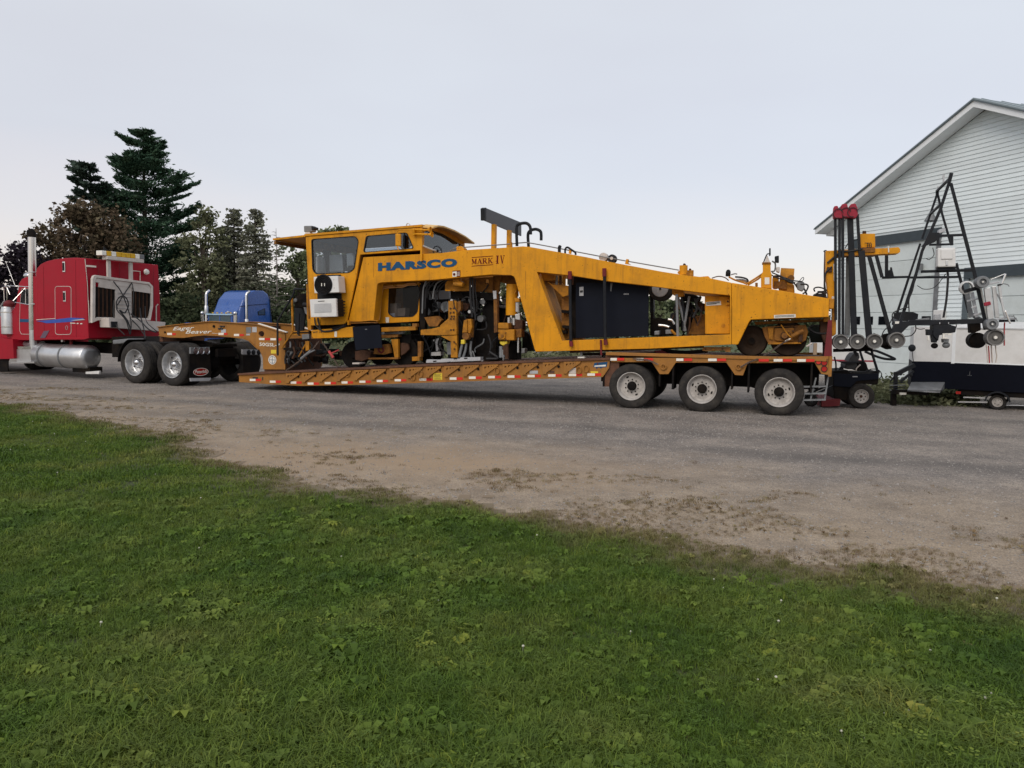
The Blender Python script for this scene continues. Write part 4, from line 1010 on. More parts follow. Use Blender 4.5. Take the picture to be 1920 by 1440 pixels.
MB().lathe([(.085, -.006), (.095, -.006), (.095, -.004), (.085, -.004)], c, (0, 1, 0), 28, closed=True).build('decal_ring', LTXT, tl)
MB().obox(c + Vector((0, -.0052, 0)), (.17, .002, .012)).obox(c + Vector((0, -.0055, 0)), (.012, .002, .17)).build('decal_cross', LTXT, tl)
# decals on the beam
panel(165, 402, 248, 466, Z5, 0, YLAB, 'decal')
for i, yy in enumerate((412, 424, 436, 448, 458)): panel(172, yy - 2, 240 - 8 * (i % 2), yy + 2, Z5, -.005, LBLK, 'decal_print', t0=.003, t1=0.0005)
panel(1077, 378, 1155, 408, Z5, 0, LGREY, 'decal'); panel(1452, 352, 1516, 405, Z5, 0, CRM, 'decal'); panel(1268, 380, 1312, 405, Z5, 0, TRLD, 'decal'); panel(1655, 385, 1725, 402, Z5, 0, YLAB, 'decal')
panel(272, 440, 322, 474, Z4, 0, LBLK, 'stencil'); panel(362, 440, 372, 470, Z4, 0, LBLK, 'stencil')
MB().prism(T.poly([Z5(1690, 305), Z5(1815, 295), Z5(1805, 345), Z5(1740, 350), Z5(1680, 345)]), -.005, -.001).build('maker_plate', LTXT, tl)
MB().prism(T.poly([Z5(1692, 330), Z5(1800, 322), Z5(1798, 338), Z5(1690, 342)]), -.0075, -.0055).build('plate_stripe', LWHT, tl)
MB().prism(T.poly([Z5(1720, 306), Z5(1728, 306), Z5(1724, 328), Z5(1716, 328)]), -.0075, -.0055).build('plate_stripe', LRED, tl)
for a, b in ((1712, 352), (1752, 350)): disc(tl, T.p(*Z5(a, b)), .018, LTXT, 'plate_dot', .006)
# lobes' chain rings
for a in (Z3(605, 250), Z3(1125, 252)): ring(tl, T.p(*a), .05, 1.1, .014); ring(tl, T.p(a[0] + 3.4, a[1], 0), .035, 1.2, .009)

# ================================================================== RED TRACTOR
TF = Frame(gnd(322, 724), -25)
tk = thing('tractor_truck', 'red long nosed sleeper tractor coupled to the low loader at the left', 'truck', TF)
TRW = 2.7
ZA = lambda a, b: (a / 4.234, 400 + b / 4.234)
ZH = lambda a, b: (a / 6.0, 480 + b / 6.0)
yS = .12
so = TF.poly([(67, 511), (69, 503), (76, 495.5), (87, 490), (101, 486.5), (120, 484), (140, 483), (159, 484), (163, 545), (165, 612), (166, 634), (155, 637), (69, 637)], yS)
xb_ = so[9][0]
b = MB().prism(so, yS, TRW - .15).build('sleeper', RED, tk, bevel=.09, seg=4)
# rear corner seams, side door outline, handle, vents
def frame_line(pts, y, r, m_, name, parent, fr): return MB().tube([(p[0], y, p[1]) for p in fr.poly(pts, y)], r, 6).build(name, m_, parent)
dl = rquad([ZA(437, 580), ZA(565, 580), ZA(565, 962), ZA(440, 962)], 5.5, 5); frame_line(dl + [dl[0]], yS - .002, .009, CRM, 'locker_door_seam', tk, TF)
dl = rquad([ZA(440, 583), ZA(562, 583), ZA(562, 959), ZA(443, 959)], 5.5, 5); MB().prism(TF.poly(dl, yS), yS - .008, yS + .01).build('locker_door', RED, tk)
for a, b2 in ((510, 425), (515, 660)):
    P = TF.p(*ZA(a, b2), yS); MB().box(P.x - .055, P.x + .055, yS - .025, yS, P.z - .15, P.z + .15).build('vent_window', CHR, tk, bevel=.01); MB().box(P.x - .03, P.x + .03, yS - .035, yS - .02, P.z - .11, P.z + .11).build('vent_glass', BLK, tk)
P = TF.p(*ZA(532, 908), yS); MB().tube([(P.x + .045 * math.cos(t), yS - .012, P.z + .06 * math.sin(t)) for t in np.linspace(2.2, 8.2, 14)], .008, 5).build('door_latch', CHR, tk)
# blue flash stripes
def flash(pts, m_, y=yS, t=.011): MB().prism(TF.poly(pts, y), y - t, y - .001).build('paint_stripe', m_, tk)
flash([ZA(290, 855), ZA(350, 850), ZA(440, 842), ZA(560, 828), ZA(675, 833), ZA(640, 846), ZA(560, 862), ZA(440, 870), ZA(370, 872), ZA(330, 862)], mat('stripe_blue', (.03, .08, .38), .3))
flash([ZA(560, 868), ZA(600, 870), ZA(600, 876), ZA(560, 874)], LWHT); flash([ZA(612, 870), ZA(625, 870), ZA(625, 878), ZA(612, 878)], LWHT); flash([ZA(640, 872), ZA(655, 872), ZA(655, 880), ZA(640, 880)], LWHT)
flash([ZA(290, 843), ZA(440, 833), ZA(440, 836), ZA(290, 847)], LWHT); flash([ZA(560, 850), ZA(660, 838), ZA(678, 846), ZA(600, 852)], LGREY, t=.013)
flash([ZA(320, 990), ZA(350, 935), ZA(395, 930), ZA(360, 990)], mat('stripe_grey', (.12, .08, .12), .4))
# cab
yC = .26
co_ = TF.poly([(12, 600), (30, 571), (36, 530), (41, 523), (49, 519), (60, 518), (78, 519), (78, 638), (30, 638), (12, 632)], yC)
MB().prism(co_, yC, TRW - .28).build('cab', RED, tk, bevel=.05, seg=3)
MB().prism(TF.poly(rquad([ZH(243, 378), ZH(335, 372), ZH(335, 545), ZH(232, 535)], 1.5), yC), yC - .008, yC + .02).build('door_glass', GLD, tk)
MB().prism(TF.poly(rquad([ZH(243, 378), ZH(335, 372), ZH(335, 545), ZH(232, 535)], 1.5), yC), yC - .003, yC + .01).build('door_glass_backing', BLK, tk)
dl = [ZH(332, 372), ZH(245, 368), ZH(226, 540), ZH(220, 760), ZH(222, 840), ZH(240, 878), ZH(290, 880), ZH(332, 880)]; frame_line(dl, yC - .003, .008, CRM, 'door_seam', tk, TF)
MB().prism(TF.poly([ZH(226, 708), ZH(345, 712), ZH(345, 745), ZH(226, 742)], yC), yC - .009, yC - .001).build('paint_stripe', LTXT, tk)
MB().prism(TF.poly([ZH(290, 372), ZH(298, 372), ZH(298, 545), ZH(290, 545)], yC), yC - .018, yC - .009).build('window_divider', CHR, tk)
P = TF.p(*ZH(305, 222), .8); MB().sphere(P, .11, 12, (1.4, .6, .8)).build('roof_marker_lamp', CHR, tk)
MB().prism(TF.poly([ZH(190, 375), ZH(235, 300), ZH(245, 305), ZH(205, 385)], yC + .2), yC + .2, TRW - .5).build('sun_visor', ALU, tk)
# hood and fender run out of the picture to the left
hx0 = TF.q(-170, 640, .35)[0]; hx1 = co_[0][0] + .05
hz = TF.q(5, 592, .5)[1]
MB().prism([(hx0, 1.0), (hx0, hz - .35), (hx0 + .5, hz - .12), (hx1, hz), (hx1, 1.0)], .62, TRW - .62).build('hood', RED, tk, bevel=.08, seg=3)
MB().prism(TF.poly([(-170, 690), (-150, 645), (-110, 628), (-60, 630), (0, 634), (24, 636), (26, 672), (14, 673), (12, 673), (-2, 673), (-20, 655), (-70, 645), (-120, 665), (-135, 700)], .12), .12, .62).build('fender', RED, tk, bevel=.03)
MB().prism(TF.poly([(-170, 690), (-150, 645), (-110, 628), (-60, 630), (0, 634), (24, 636), (26, 672), (-2, 673), (-20, 655), (-70, 645), (-120, 665), (-135, 700)], .12), TRW - .62, TRW - .12).build('fender', RED, tk, bevel=.03)
MB().prism(TF.poly([ZH(-5, 1158), ZH(88, 1158), ZH(88, 1300), ZH(-5, 1300)], .2), .2, .23).build('front_mud_flap', BLKM, tk)
# air cleaner
P0 = TF.p(*ZH(103, 572), .10); P1 = TF.p(*ZH(103, 890), .10); yA = .28; P0 = TF.p(*ZH(105, 572), yA); P1 = TF.p(*ZH(105, 890), yA); ra = .205
MB().lathe([(.001, 0), (ra * .7, .0), (ra, .04), (ra, P0.z - P1.z - .1), (ra * .86, P0.z - P1.z), (.001, P0.z - P1.z)], (P1.x, yA, P1.z), (0, 0, 1), 28).build('air_cleaner', ALU, tk)
for f_ in (.27, .78): MB().lathe([(ra + .002, 0), (ra + .01, .005), (ra + .01, .035), (ra + .002, .04)], (P1.x, yA, P1.z + (P0.z - P1.z) * f_), (0, 0, 1), 28).build('cleaner_band', CHR, tk)
MB().lathe([(.15, 0), (.16, .1), (.1, .16), (.06, .2), (.001, .2)], (P0.x, yA, P0.z), (0, 0, 1), 20).build('cleaner_cap', REDW, tk)
# mirror bracket
M1 = lambda a, b, y=.0: TF.p(*ZH(a, b), y)
MB().tube(spline([M1(50, 500), M1(45, 400), M1(48, 350), M1(75, 338), M1(160, 338), M1(330, 348, .26)], 4), .014, 6).build('mirror_bracket', CHR, tk)
MB().tube([M1(80, 500), M1(80, 400), M1(78, 345)], .014, 6).tube([M1(78, 350), M1(112, 435)], .010, 6).tube([M1(148, 505), M1(285, 360, .26)], .012, 6).tube([M1(165, 520), M1(325, 548, .26)], .012, 6).tube([M1(50, 505), M1(0, 575)], .02, 6).build('mirror_bracket', CHR, tk)
MB().tube([TF.p(*ZA(60, 420), .6), TF.p(*ZA(118, 570), .6)], .006, 5).build('antenna', ALU, tk)
# exhaust stack
yE = .30
e0 = TF.p(*ZA(253, 190), yE); e1 = TF.p(*ZA(262, 930), yE); e2 = TF.p(*ZA(268, 1090), yE); e3 = TF.p(*ZA(300, 1160), yE + .05); e4 = TF.p(*ZA(345, 1185), yE + .2)
MB().tube([(e0.x, yE, e0.z), (e1.x, yE, e1.z + .02)], .105, 24).build('exhaust_stack', CHR, tk)
MB().tube(spline([(e1.x, yE, e1.z + .02), (e2.x, yE, e2.z), e3, e4], 5), .10, 20).build('exhaust_elbow', ALU, tk)
MB().tube([(e0.x, yE, e0.z + .0005), (e0.x - .005, yE, e0.z + .12), (e0.x - .06, yE, e0.z + .18)], .108, 20).build('stack_tip', BLKM, tk)
for f_ in (.28, .62): MB().lathe([(.107, 0), (.113, .005), (.113, .03), (.107, .035)], (e0.x, yE, e1.z + (e0.z - e1.z) * f_), (0, 0, 1), 24).build('stack_clamp', ALU, tk)
# chassis rails, battery box, step, small air tank
xF = hx0; xR = TF.q(380, 680, .9)[0]
for yy in (.92, 1.68): MB().box(xF + .4, xR, yy, yy + .09, .72, 1.0).build('chassis_rail', BLKM, tk)
for xx in (-5.5, -4.2, -2.6, -.7, .5, xR - .06): MB().box(xx, xx + .1, 1.01, 1.68, .75, .97).build('cross_member', BLKM, tk)
yB = .2; bb = TF.poly([ZH(186, 1022), ZH(345, 1022), ZH(345, 1190), ZH(186, 1190)], yB)
MB().prism(bb, yB, .85).build('battery_box', ALU, tk, bevel=.015); MB().prism(TF.poly([ZH(190, 1018), ZH(345, 1018), ZH(345, 1048), ZH(190, 1048)], yB), yB - .01, .86).build('battery_box_lid', CHR, tk)
MB().prism(TF.poly([ZH(120, 1187), ZH(385, 1187), ZH(385, 1207), ZH(120, 1205)], .1), .1, .8).build('step_plate', ALU, tk)
a0 = TF.p(*ZH(285, 990), .5); a1 = TF.p(*ZH(480, 990), .5); MB().rod(a0, a1, .09, 16).build('air_tank', ALU, tk)
# fuel tank
yT = .42; t0 = TF.p(77, 668, yT); t1 = TF.p(*ZA(720, 1130), yT); rt = .345; zt_ = (t0.z + t1.z) / 2
Lt = t1.x - t0.x
MB().lathe([(.001, -.06), (rt * .55, -.045), (rt * .9, -.02), (rt, .03), (rt, Lt - .03), (rt * .9, Lt + .02), (rt * .55, Lt + .05), (.001, Lt + .065)], (t0.x, yT, zt_), (1, 0, 0), 40).build('fuel_tank', ALU, tk)
for f_ in (.13, .56): MB().lathe([(rt + .003, 0), (rt + .012, .004), (rt + .012, .06), (rt + .003, .064)], (t0.x + Lt * f_, yT, zt_), (1, 0, 0), 40).build('tank_strap', GREY, tk)
MB().prism([(t0.x + Lt * .7, zt_ - rt - .1), (t1.x + .08, zt_ - rt - .1), (t1.x + .08, zt_ - rt + .06), (t0.x + Lt * .7, zt_ - rt + .06)], yT - .1, yT + .3).build('tank_bracket', BLKM, tk)
q = TF.poly([ZA(680, 1258), ZA(790, 1250), ZA(785, 1275), ZA(680, 1275)], .25); MB().prism(q, .25, .30).build('licence_card', WHT, tk)
P = TF.p(*ZA(565, 1015), yT); MB().rod((P.x, yT, P.z - .1), (P.x, yT, P.z + .03), .045, 12).build('filler_cap', REDW, tk); MB().box(P.x - .16, P.x - .09, yT - .2, yT - .12, P.z - .02, P.z + .08).build('cab_bracket', ALU, tk)
# wheels
TH = .565
w2 = make_wheel(tk, (0, 0, TH), TH, 'tractor')
tsp = -1.40
for x, y, fr_ in ((tsp, 0, False), (0, TRW, True), (tsp, TRW, True)): clone_wheel(w2, tk, (x, y, TH), fr_)
fx = TF.q(82, 690, 2.3)[0]
for y, fr_ in ((.15, False), (TRW - .15, True)): clone_wheel(w2, tk, (fx, y, TH), fr_)
for x in (0, tsp, fx): MB().rod((x, .3, TH), (x, TRW - .3, TH), .09, 12).build('axle', BLKM, tk)
for x in (0, tsp): MB().sphere((x, TRW / 2, TH), .24, 14, (1, .8, 1)).build('differential', BLKM, tk)
MB().box(tsp - .35, .5, .93, 1.80, 1.02, 1.09).build('fifth_wheel_plate', BLKM, tk)
MB().beam((-2.6, .55, 1.08), (-1.9, .5, 1.14), .5, .12).build('quarter_fender', GREY, tk, bevel=.03)
for yy in (.02, TRW - .62): 
    arc = [(tsp + (TH + .08) * math.cos(t), TH + (TH + .08) * math.sin(t)) for t in np.linspace(math.pi * .62, math.pi * 1.0, 9)]
    arc2 = [(tsp + (TH + .10) * math.cos(t), TH + (TH + .10) * math.sin(t)) for t in np.linspace(math.pi * 1.0, math.pi * .62, 9)]
    MB().prism(arc + arc2, yy, yy + .6).build('quarter_fender', BLKM, tk)
MB().prism([(-2.9, .65), (-1.95, .65), (-1.95, 1.05), (-2.3, 1.25), (-2.9, 1.22)], .5, 2.2).build('rear_frame_plate', BLKM, tk)
# tail: lamp bars and mud flaps, facing rearward
xf = TF.q(354, 700, .05)[0]
def qx(a, b): y, z = TF.qx(*Z2(a, b), xf); return (y, z)
MB().prism([qx(780, 462), qx(962, 458), qx(962, 520), qx(780, 522)], xf, xf + .06, axis='x').build('lamp_bar', GREY, tk, bevel=.01)
for a in (825, 878, 930):
    y, z = qx(a, 494); MB().lathe([(.001, .09), (.06, .085), (.075, .07), (.075, 0)], (xf, y, z), (1, 0, 0), 20).build('tail_lamp', mat('smoked_lens', (.10, .07, .07), .25), tk); MB().lathe([(.075, .05), (.09, .07), (.088, .085), (.075, .07)], (xf, y, z), (1, 0, 0), 20).build('lamp_ring', CHR, tk)
fl_ = MB().prism([qx(776, 524), qx(968, 524), qx(978, 640), qx(980, 742), qx(778, 745)], xf + .02, xf + .035, axis='x').build('mud_flap', BLKM, tk)
MB().prism([qx(780, 752), qx(978, 748), qx(978, 762), qx(960, 778), qx(784, 782)], xf + .018, xf + .04, axis='x').build('flap_weight', LGREY, tk)
oy, oz = qx(882, 693); ew = abs(qx(953, 693)[0] - oy); eh = abs(qx(882, 730)[1] - oz)
def ell(k1, k2, n=28): return [(oy + ew * k1 * math.cos(t), oz + eh * k2 * math.sin(t)) for t in np.linspace(0, 2 * math.pi, n + 1)[:-1]]
MB().prism(ell(1, 1), xf + .036, xf + .040, axis='x').build('flap_emblem', LENSR, fl_); MB().prism(ell(1, 1), xf + .040, xf + .043, holes=[ell(.93, .88)], axis='x').build('emblem_ring', LWHT, fl_)
hy = 1 if qx(953, 693)[0] > oy else -1
text('Peterbilt', LWHT, fl_, (xf + .041, oy - ew * .8 * hy, oz - eh * .35), (xf + .041, oy + ew * .8 * hy, oz - eh * .35), (xf + .041, oy - ew * .8 * hy, oz + eh * .5), nrm=(1, 0, 0), shear=.3, bold=.01)
MB().prism([qx(1272, 480), qx(1452, 485), qx(1452, 530), qx(1272, 528)], xf, xf + .06, axis='x').build('lamp_bar', LGREY, tk, bevel=.01)
for a in (1330, 1375, 1425):
    y, z = qx(a, 508); MB().lathe([(.001, .09), (.06, .085), (.075, .07), (.075, 0)], (xf, y, z), (1, 0, 0), 20).build('tail_lamp', BLK, tk)
MB().prism([qx(1285, 540), qx(1432, 540), qx(1434, 700), qx(1290, 702)], xf + .02, xf + .035, axis='x').build('mud_flap', BLKM, tk)
MB().box(xR - .12, xR, .7, 2.0, .62, 1.02).build('rear_cross_member', BLKM, tk)
MB().prism([(xR - .9, 1.0), (xR, .86), (xR, 1.0), (xR - .9, 1.16)], .93, 1.77).build('loading_ramp', BLKM, tk)
MB().box(xR - .45, xR - .02, .45, .93, .80, .98).build('tail_bracket', BLKM, tk); MB().box(xR - .45, xR - .02, 1.77, 2.2, .80, .98).build('tail_bracket', BLKM, tk)
# cab guard behind the sleeper
xg = xb_ + .22
def gx(a, b, x=xg): y, z = TF.qx(*ZA(a, b), x); return (y, z)
outer = [gx(718, 520), gx(728, 496), gx(745, 490), gx(1170, 548), gx(1200, 580), gx(1200, 740), gx(1180, 850), gx(760, 850), gx(715, 870)]
inner = [gx(742, 530), gx(750, 512), gx(1165, 565), gx(1186, 590), gx(1186, 735), gx(1168, 832), gx(765, 824), gx(740, 832)]
MB().prism(outer, xg, xg + .09, holes=[inner], axis='x').build('guard_frame', CRM, tk, bevel=.01)
MB().prism([gx(748, 514), gx(1164, 567), gx(1186, 592), gx(1186, 636), gx(1042, 615), gx(1042, 590), gx(905, 572), gx(905, 605), gx(778, 586), gx(778, 550), gx(744, 546)], xg + .01, xg + .06, axis='x').build('guard_top_plate', CRM, tk)
MB().prism([gx(906, 570), gx(1036, 588), gx(1034, 830), gx(906, 826)], xg + .01, xg + .05, axis='x').build('guard_centre_plate', CRM, tk)
for i in range(6): yy = 630 + i * 30; MB().prism([gx(925, yy), gx(1032, yy + 5), gx(1032, yy + 8), gx(925, yy + 3)], xg + .05, xg + .075, axis='x').build('louvre', LGREY, tk)
for a0_, a1_ in ((740, 905), (1036, 1186)):
    MB().prism([gx(a0_, 580), gx(a1_, 598), gx(a1_, 835), gx(a0_, 828)], xg - .02, xg + .008, axis='x').build('guard_mesh', RUST, tk)
    for i in range(5):
        a = a0_ + (a1_ - a0_) * (i + .5) / 5; MB().prism([gx(a, 582), gx(a + 16, 584), gx(a + 16, 832), gx(a, 832)], xg + .009, xg + .03, axis='x').build('guard_slat', BLKM, tk)
MB().prism([gx(780, 828), gx(1236, 862), gx(1230, 936), gx(788, 904)], xg + .03, xg + .42, axis='x').build('tool_tray', CRM, tk, bevel=.01)
P = gx(822, 880); MB().box(xg + .42, xg + .46, P[0] - .09, P[0] + .09, P[1] - .08, P[1] + .08).build('tray_latch', BLK, tk)
# seams and trims on the back of the sleeper
def bx(a, b, x=xb_ + .0): y, z = TF.qx(*ZA(a, b), x); return (x + .012, y, z)
MB().prism([bx(686, 410)[1:], bx(760, 416)[1:], bx(760, 430)[1:], bx(686, 424)[1:]], xb_ + .0, xb_ + .02, axis='x').build('marker_trim', TW, tk)
MB().tube([bx(1040, 455), bx(1110, 462), bx(1110, 535)], .012, 5).build('marker_trim', TW, tk)
y, z = TF.qx(*ZA(1152, 465), xb_); MB().lathe([(.001, .12), (.07, .1), (.09, .05), (.05, 0)], (xb_, y, z), (1, 0, 0), 20).build('work_lamp', LENSW, tk)
MB().tube([bx(672, 362, xb_ - .05), bx(692, 560, xb_ - .02), bx(706, 870, xb_)], .010, 5).build('corner_trim', CRM, tk)
MB().tube([bx(1238, 915), bx(1238, 735), bx(1252, 722)], .02, 6).build('grab_handle', CRM, tk); MB().tube([bx(700, 690), bx(708, 870)], .014, 6).build('grab_handle', CRM, tk)
for a0_, b0_, b1_ in ((775, 375, 492), (945, 392, 520), (1120, 545, 560), (1215, 430, 900)): MB().tube([bx(a0_, b0_), bx(a0_ + 4, b1_)], .006, 4).build('panel_seam', mat('seam_dark_red', (.10, .004, .008), .5), tk)
for a0_, b0_, b1_ in ((345, 420, 985), (600, 372, 985)): P0_, P1_ = TF.p(*ZA(a0_, b0_), yS - .001), TF.p(*ZA(a0_ + 6, b1_), yS - .001); MB().tube([P0_, P1_], .005, 4).build('panel_seam', MATS['seam_dark_red'], tk)
rv = MB()
for k in range(26):
    for b0_ in (975,): q = TF.p(*ZA(305 + k * 16, b0_), yS - .002); rv.sphere(q, .010, 6)
    for a0_ in (292, 685): q = TF.p(*ZA(a0_ + k * .4, 470 + k * 18), yS - .002); rv.sphere(q, .009, 6)
rv.build('rivets', RED, tk, kind='stuff')
# beacon bar on two posts
for a in (855, 1030):
    p0 = TF.qx(*ZA(a, 372), xg); p1 = TF.qx(*ZA(a, 510), xg); MB().box(xg, xg + .06, p0[0] - .05, p0[0] + .05, p1[1] - .1, p0[1]).build('beacon_post', CRM, tk)
pl = TF.qx(*ZA(825, 345), xg); pr = TF.qx(*ZA(1118, 388), xg); zb = (pl[1] + pr[1]) / 2
MB().box(xg - .08, xg + .14, pl[0], pr[0], zb - .05, zb + .05).build('beacon_shelf', CRM, tk, bevel=.01)
pl = TF.qx(*ZA(770, 310), xg - .1); pr = TF.qx(*ZA(1112, 345), xg - .1); zb2 = zb + .06
n_ = 9
for i in range(n_):
    y0 = pl[0] + (pr[0] - pl[0]) * i / n_; y1_ = pl[0] + (pr[0] - pl[0]) * (i + .92) / n_
    MB().box(xg - .14, xg + .10, y0, y1_, zb2, zb2 + .13).build('beacon_lens', LENSW if i in (0, 2, 7) else (GREY if i == 8 else AMB), tk, bevel=.012)
MB().prism([(pl[0] + .15, zb2 + .13), (pl[0] + .32, zb2 + .13), (pl[0] + .17, zb2 + .27)], xg - .05, xg - .03, axis='x').build('beacon_fin', BLK, tk)
# air and light lines
def hx(a, b, d=.25): y, z = TF.qx(*ZA(a, b), xg + d); return (xg + d, y, z)
for pts, r_ in (([(900, 540, .1), (960, 620, .15), (1010, 740, .3), (1040, 860, .5), (1035, 960, .6)], .016), ([(1048, 550, .1), (1000, 620, .15), (950, 700, .3), (925, 760, .4), (1000, 850, .55), (1030, 960, .6)], .016),
                ([(930, 760, .35), (925, 700, .35), (960, 660, .35), (1000, 670, .35), (1020, 730, .4), (990, 790, .4), (950, 770, .45), (1010, 850, .5), (1040, 930, .6)], .02), ([(905, 690, .2), (900, 800, .3), (930, 900, .5), (990, 965, .7)], .014),
                ([(1040, 800, .3), (1110, 850, .8), (1180, 920, 1.3), (1240, 945, 1.7)], .018), ([(1030, 830, .3), (1100, 900, .7), (1160, 985, 1.1)], .016), ([(1110, 750, .2), (1120, 830, .5), (1145, 930, 1.0), (1150, 1000, 1.2)], .016),
                ([(1150, 740, .2), (1160, 850, .6), (1200, 900, 1.2), (1250, 940, 1.6)], .012), ([(1050, 560, .15), (1060, 640, .2), (1050, 800, .3)], .014)):
    MB().tube(spline([hx(*p) for p in pts], 5), r_, 6).build('air_line', HOSE, tk)
# ================================================================== YELLOW TRACK MACHINE ON THE TRAILER
mc = thing('track_tamping_machine', 'yellow railway tamping machine with blue and red lettering chained on the low loader', 'rail machine', T, (-8, 1.3, 1.0))
A = lambda a, b: (500 + a / 4.8, 400 + b / 4.8)
Bq = lambda a, b: (780 + a / 4.5, 380 + b / 4.5)
Cq = lambda a, b: (1000 + a / 5.5375, 440 + b / 5.5375)
D = lambda a, b: (1220 + a / 5.0526, 440 + b / 5.0526)
E_ = lambda a, b: (640 + a / 8.0, 520 + b / 8.0)
Fq = lambda a, b: (820 + a / 7.58, 500 + b / 7.58)
G = lambda a, b: (1400 + a / 9.0, 560 + b / 9.0)
Hq = lambda a, b: (1520 + a / 4.5, 300 + b / 4.5)
Iq = lambda a, b: (1500 + a / 4.571, 560 + b / 4.571)
Y0 = .12
def PR(pts, y0, y1, name, m_, bevel=.006, holes=(), parent=None):
    """a plate or box whose outline stands on the plane y0 and runs back to y1"""
    return MB().prism(T.poly(pts, y0), y0, y1, holes=[T.poly(h, y0) for h in holes]).build(name, m_, parent or mc, bevel=bevel)
def TU(pts, y, r, name, m_, n=8, sm=4, parent=None):
    P = [T.p(*p[0], p[1]) if isinstance(p[0], tuple) else T.p(*p, y) for p in pts]
    return MB().tube(spline(P, sm) if sm and len(P) > 2 else P, r, n).build(name, m_, parent or mc)
def CY(c, y0, y1, rpx, name, m_, n=24, parent=None):
    P = T.p(*c, y0); r = abs(T.q(c[0] + rpx, c[1], y0)[0] - P.x)
    return MB().lathe([(.001, 0), (r * .93, 0), (r, .012), (r, y1 - y0 - .012), (r * .93, y1 - y0), (.001, y1 - y0)], P, (0, 1, 0), n, smooth=False).build(name, m_, parent or mc)
front = [A(870, 395), A(1410, 365), Bq(210, 425), Bq(410, 400), Bq(800, 376), Bq(900, 368), Bq(960, 373), Bq(1440, 460), Cq(700, 265), Cq(1340, 385), Cq(1650, 432), D(400, 391), D(560, 412), D(765, 455), D(765, 1040),
         D(0, 1080), Bq(1010, 1257), Bq(1000, 1235), Bq(838, 650), Bq(828, 625), Bq(800, 611), Bq(640, 606), A(1820, 568), A(1500, 598), A(1030, 622), A(1000, 632), A(995, 650), A(962, 966), A(735, 972)]
hole2 = [Bq(1020, 585), Bq(1232, 1164), Cq(700, 1085), Cq(1772, 1045), D(752, 945), D(752, 575), D(440, 545), D(0, 487), Cq(750, 480), Cq(400, 425)]
PR(front, Y0, Y0 + .30, 'side_frame', YEL, .012, [hole2])
rear = [D(768, 455), D(1050, 500), D(1690, 605), D(1688, 780), D(1370, 790), D(950, 805), D(930, 830), D(830, 1036), D(820, 1042), D(768, 1040)]
PR(rear, Y0, Y0 + .30, 'rear_frame', YEL, .012)
MB().prism(T.poly(front, Y0), 2.22, 2.5, holes=[T.poly(hole2, Y0)]).build('side_frame', YELR, mc)  # far web in the darker yellow: its interior shade is in the colour
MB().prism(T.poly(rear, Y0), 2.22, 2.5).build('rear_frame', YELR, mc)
# deck plates between the two side frames
tp = T.poly([D(768, 462), D(1050, 507), D(1690, 612)], Y0); strip(tp, .42, 2.22, -.03, 'hood_plate', YEL, mc)
tp = T.poly([D(560, 440), D(768, 470)], Y0); strip(tp, .42, 2.22, -.03, 'hood_plate', YEL, mc)
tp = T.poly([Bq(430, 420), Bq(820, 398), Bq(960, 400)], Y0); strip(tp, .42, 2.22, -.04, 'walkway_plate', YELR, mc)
MB().prism(T.poly([Bq(985, 600), Bq(1020, 600), Bq(1225, 1180), Bq(1100, 1240), Bq(1010, 1240), Bq(850, 690)], Y0), .425, 1.2).build('inner_leg', YEL2, mc)
PR([Bq(1025, 590), Bq(1175, 612), Bq(1170, 655), Bq(1062, 660)], .5, 1.4, 'leg_gusset', YEL2)
PR([Bq(1105, 665), Bq(1150, 690), Bq(1284, 700), Bq(1284, 780), Bq(1240, 795), Bq(1160, 720)], .5, .56, 'leg_gusset', YEL2)
# lettering
ztext('HARSCO', A(1003, 521), A(1715, 481), 15.6, Y0, LTXT, parent=mc, bold=.07, lift=.004)
SER = {'M': [(.12, 0, .12, 1, .06), (.14, 1, .52, .1, .17), (.5, .1, .86, 1, .06), (.86, 0, .86, 1, .17), (0, .02, .26, .02, .05), (0, .98, .2, .98, .05), (.70, .02, 1.02, .02, .05), (.84, .98, 1.02, .98, .05)],
       'A': [(.14, 0, .5, 1, .06), (.48, 1, .86, 0, .18), (.26, .34, .7, .34, .06), (0, .02, .3, .02, .05), (.68, .02, 1.0, .02, .05)],
       'R': [(.2, 0, .2, 1, .17), (.2, .97, .6, .97, .07), (.6, .97, .76, .78, .13), (.76, .78, .6, .52, .13), (.6, .52, .2, .5, .07), (.45, .5, .88, 0, .16), (0, .02, .4, .02, .05), (0, .98, .3, .98, .05), (.76, .02, 1.0, .02, .05)],
       'K': [(.2, 0, .2, 1, .17), (.3, .42, .82, 1, .06), (.42, .56, .86, 0, .17), (0, .02, .4, .02, .05), (0, .98, .4, .98, .05), (.66, .98, 1.0, .98, .05), (.7, .02, 1.02, .02, .05)],
       'I': [(.5, 0, .5, 1, .26), (.2, .02, .8, .02, .05), (.2, .98, .8, .98, .05)],
       'V': [(.14, 1, .52, 0, .18), (.5, 0, .84, 1, .06), (0, .98, .34, .98, .05), (.68, .98, 1.0, .98, .05)]}
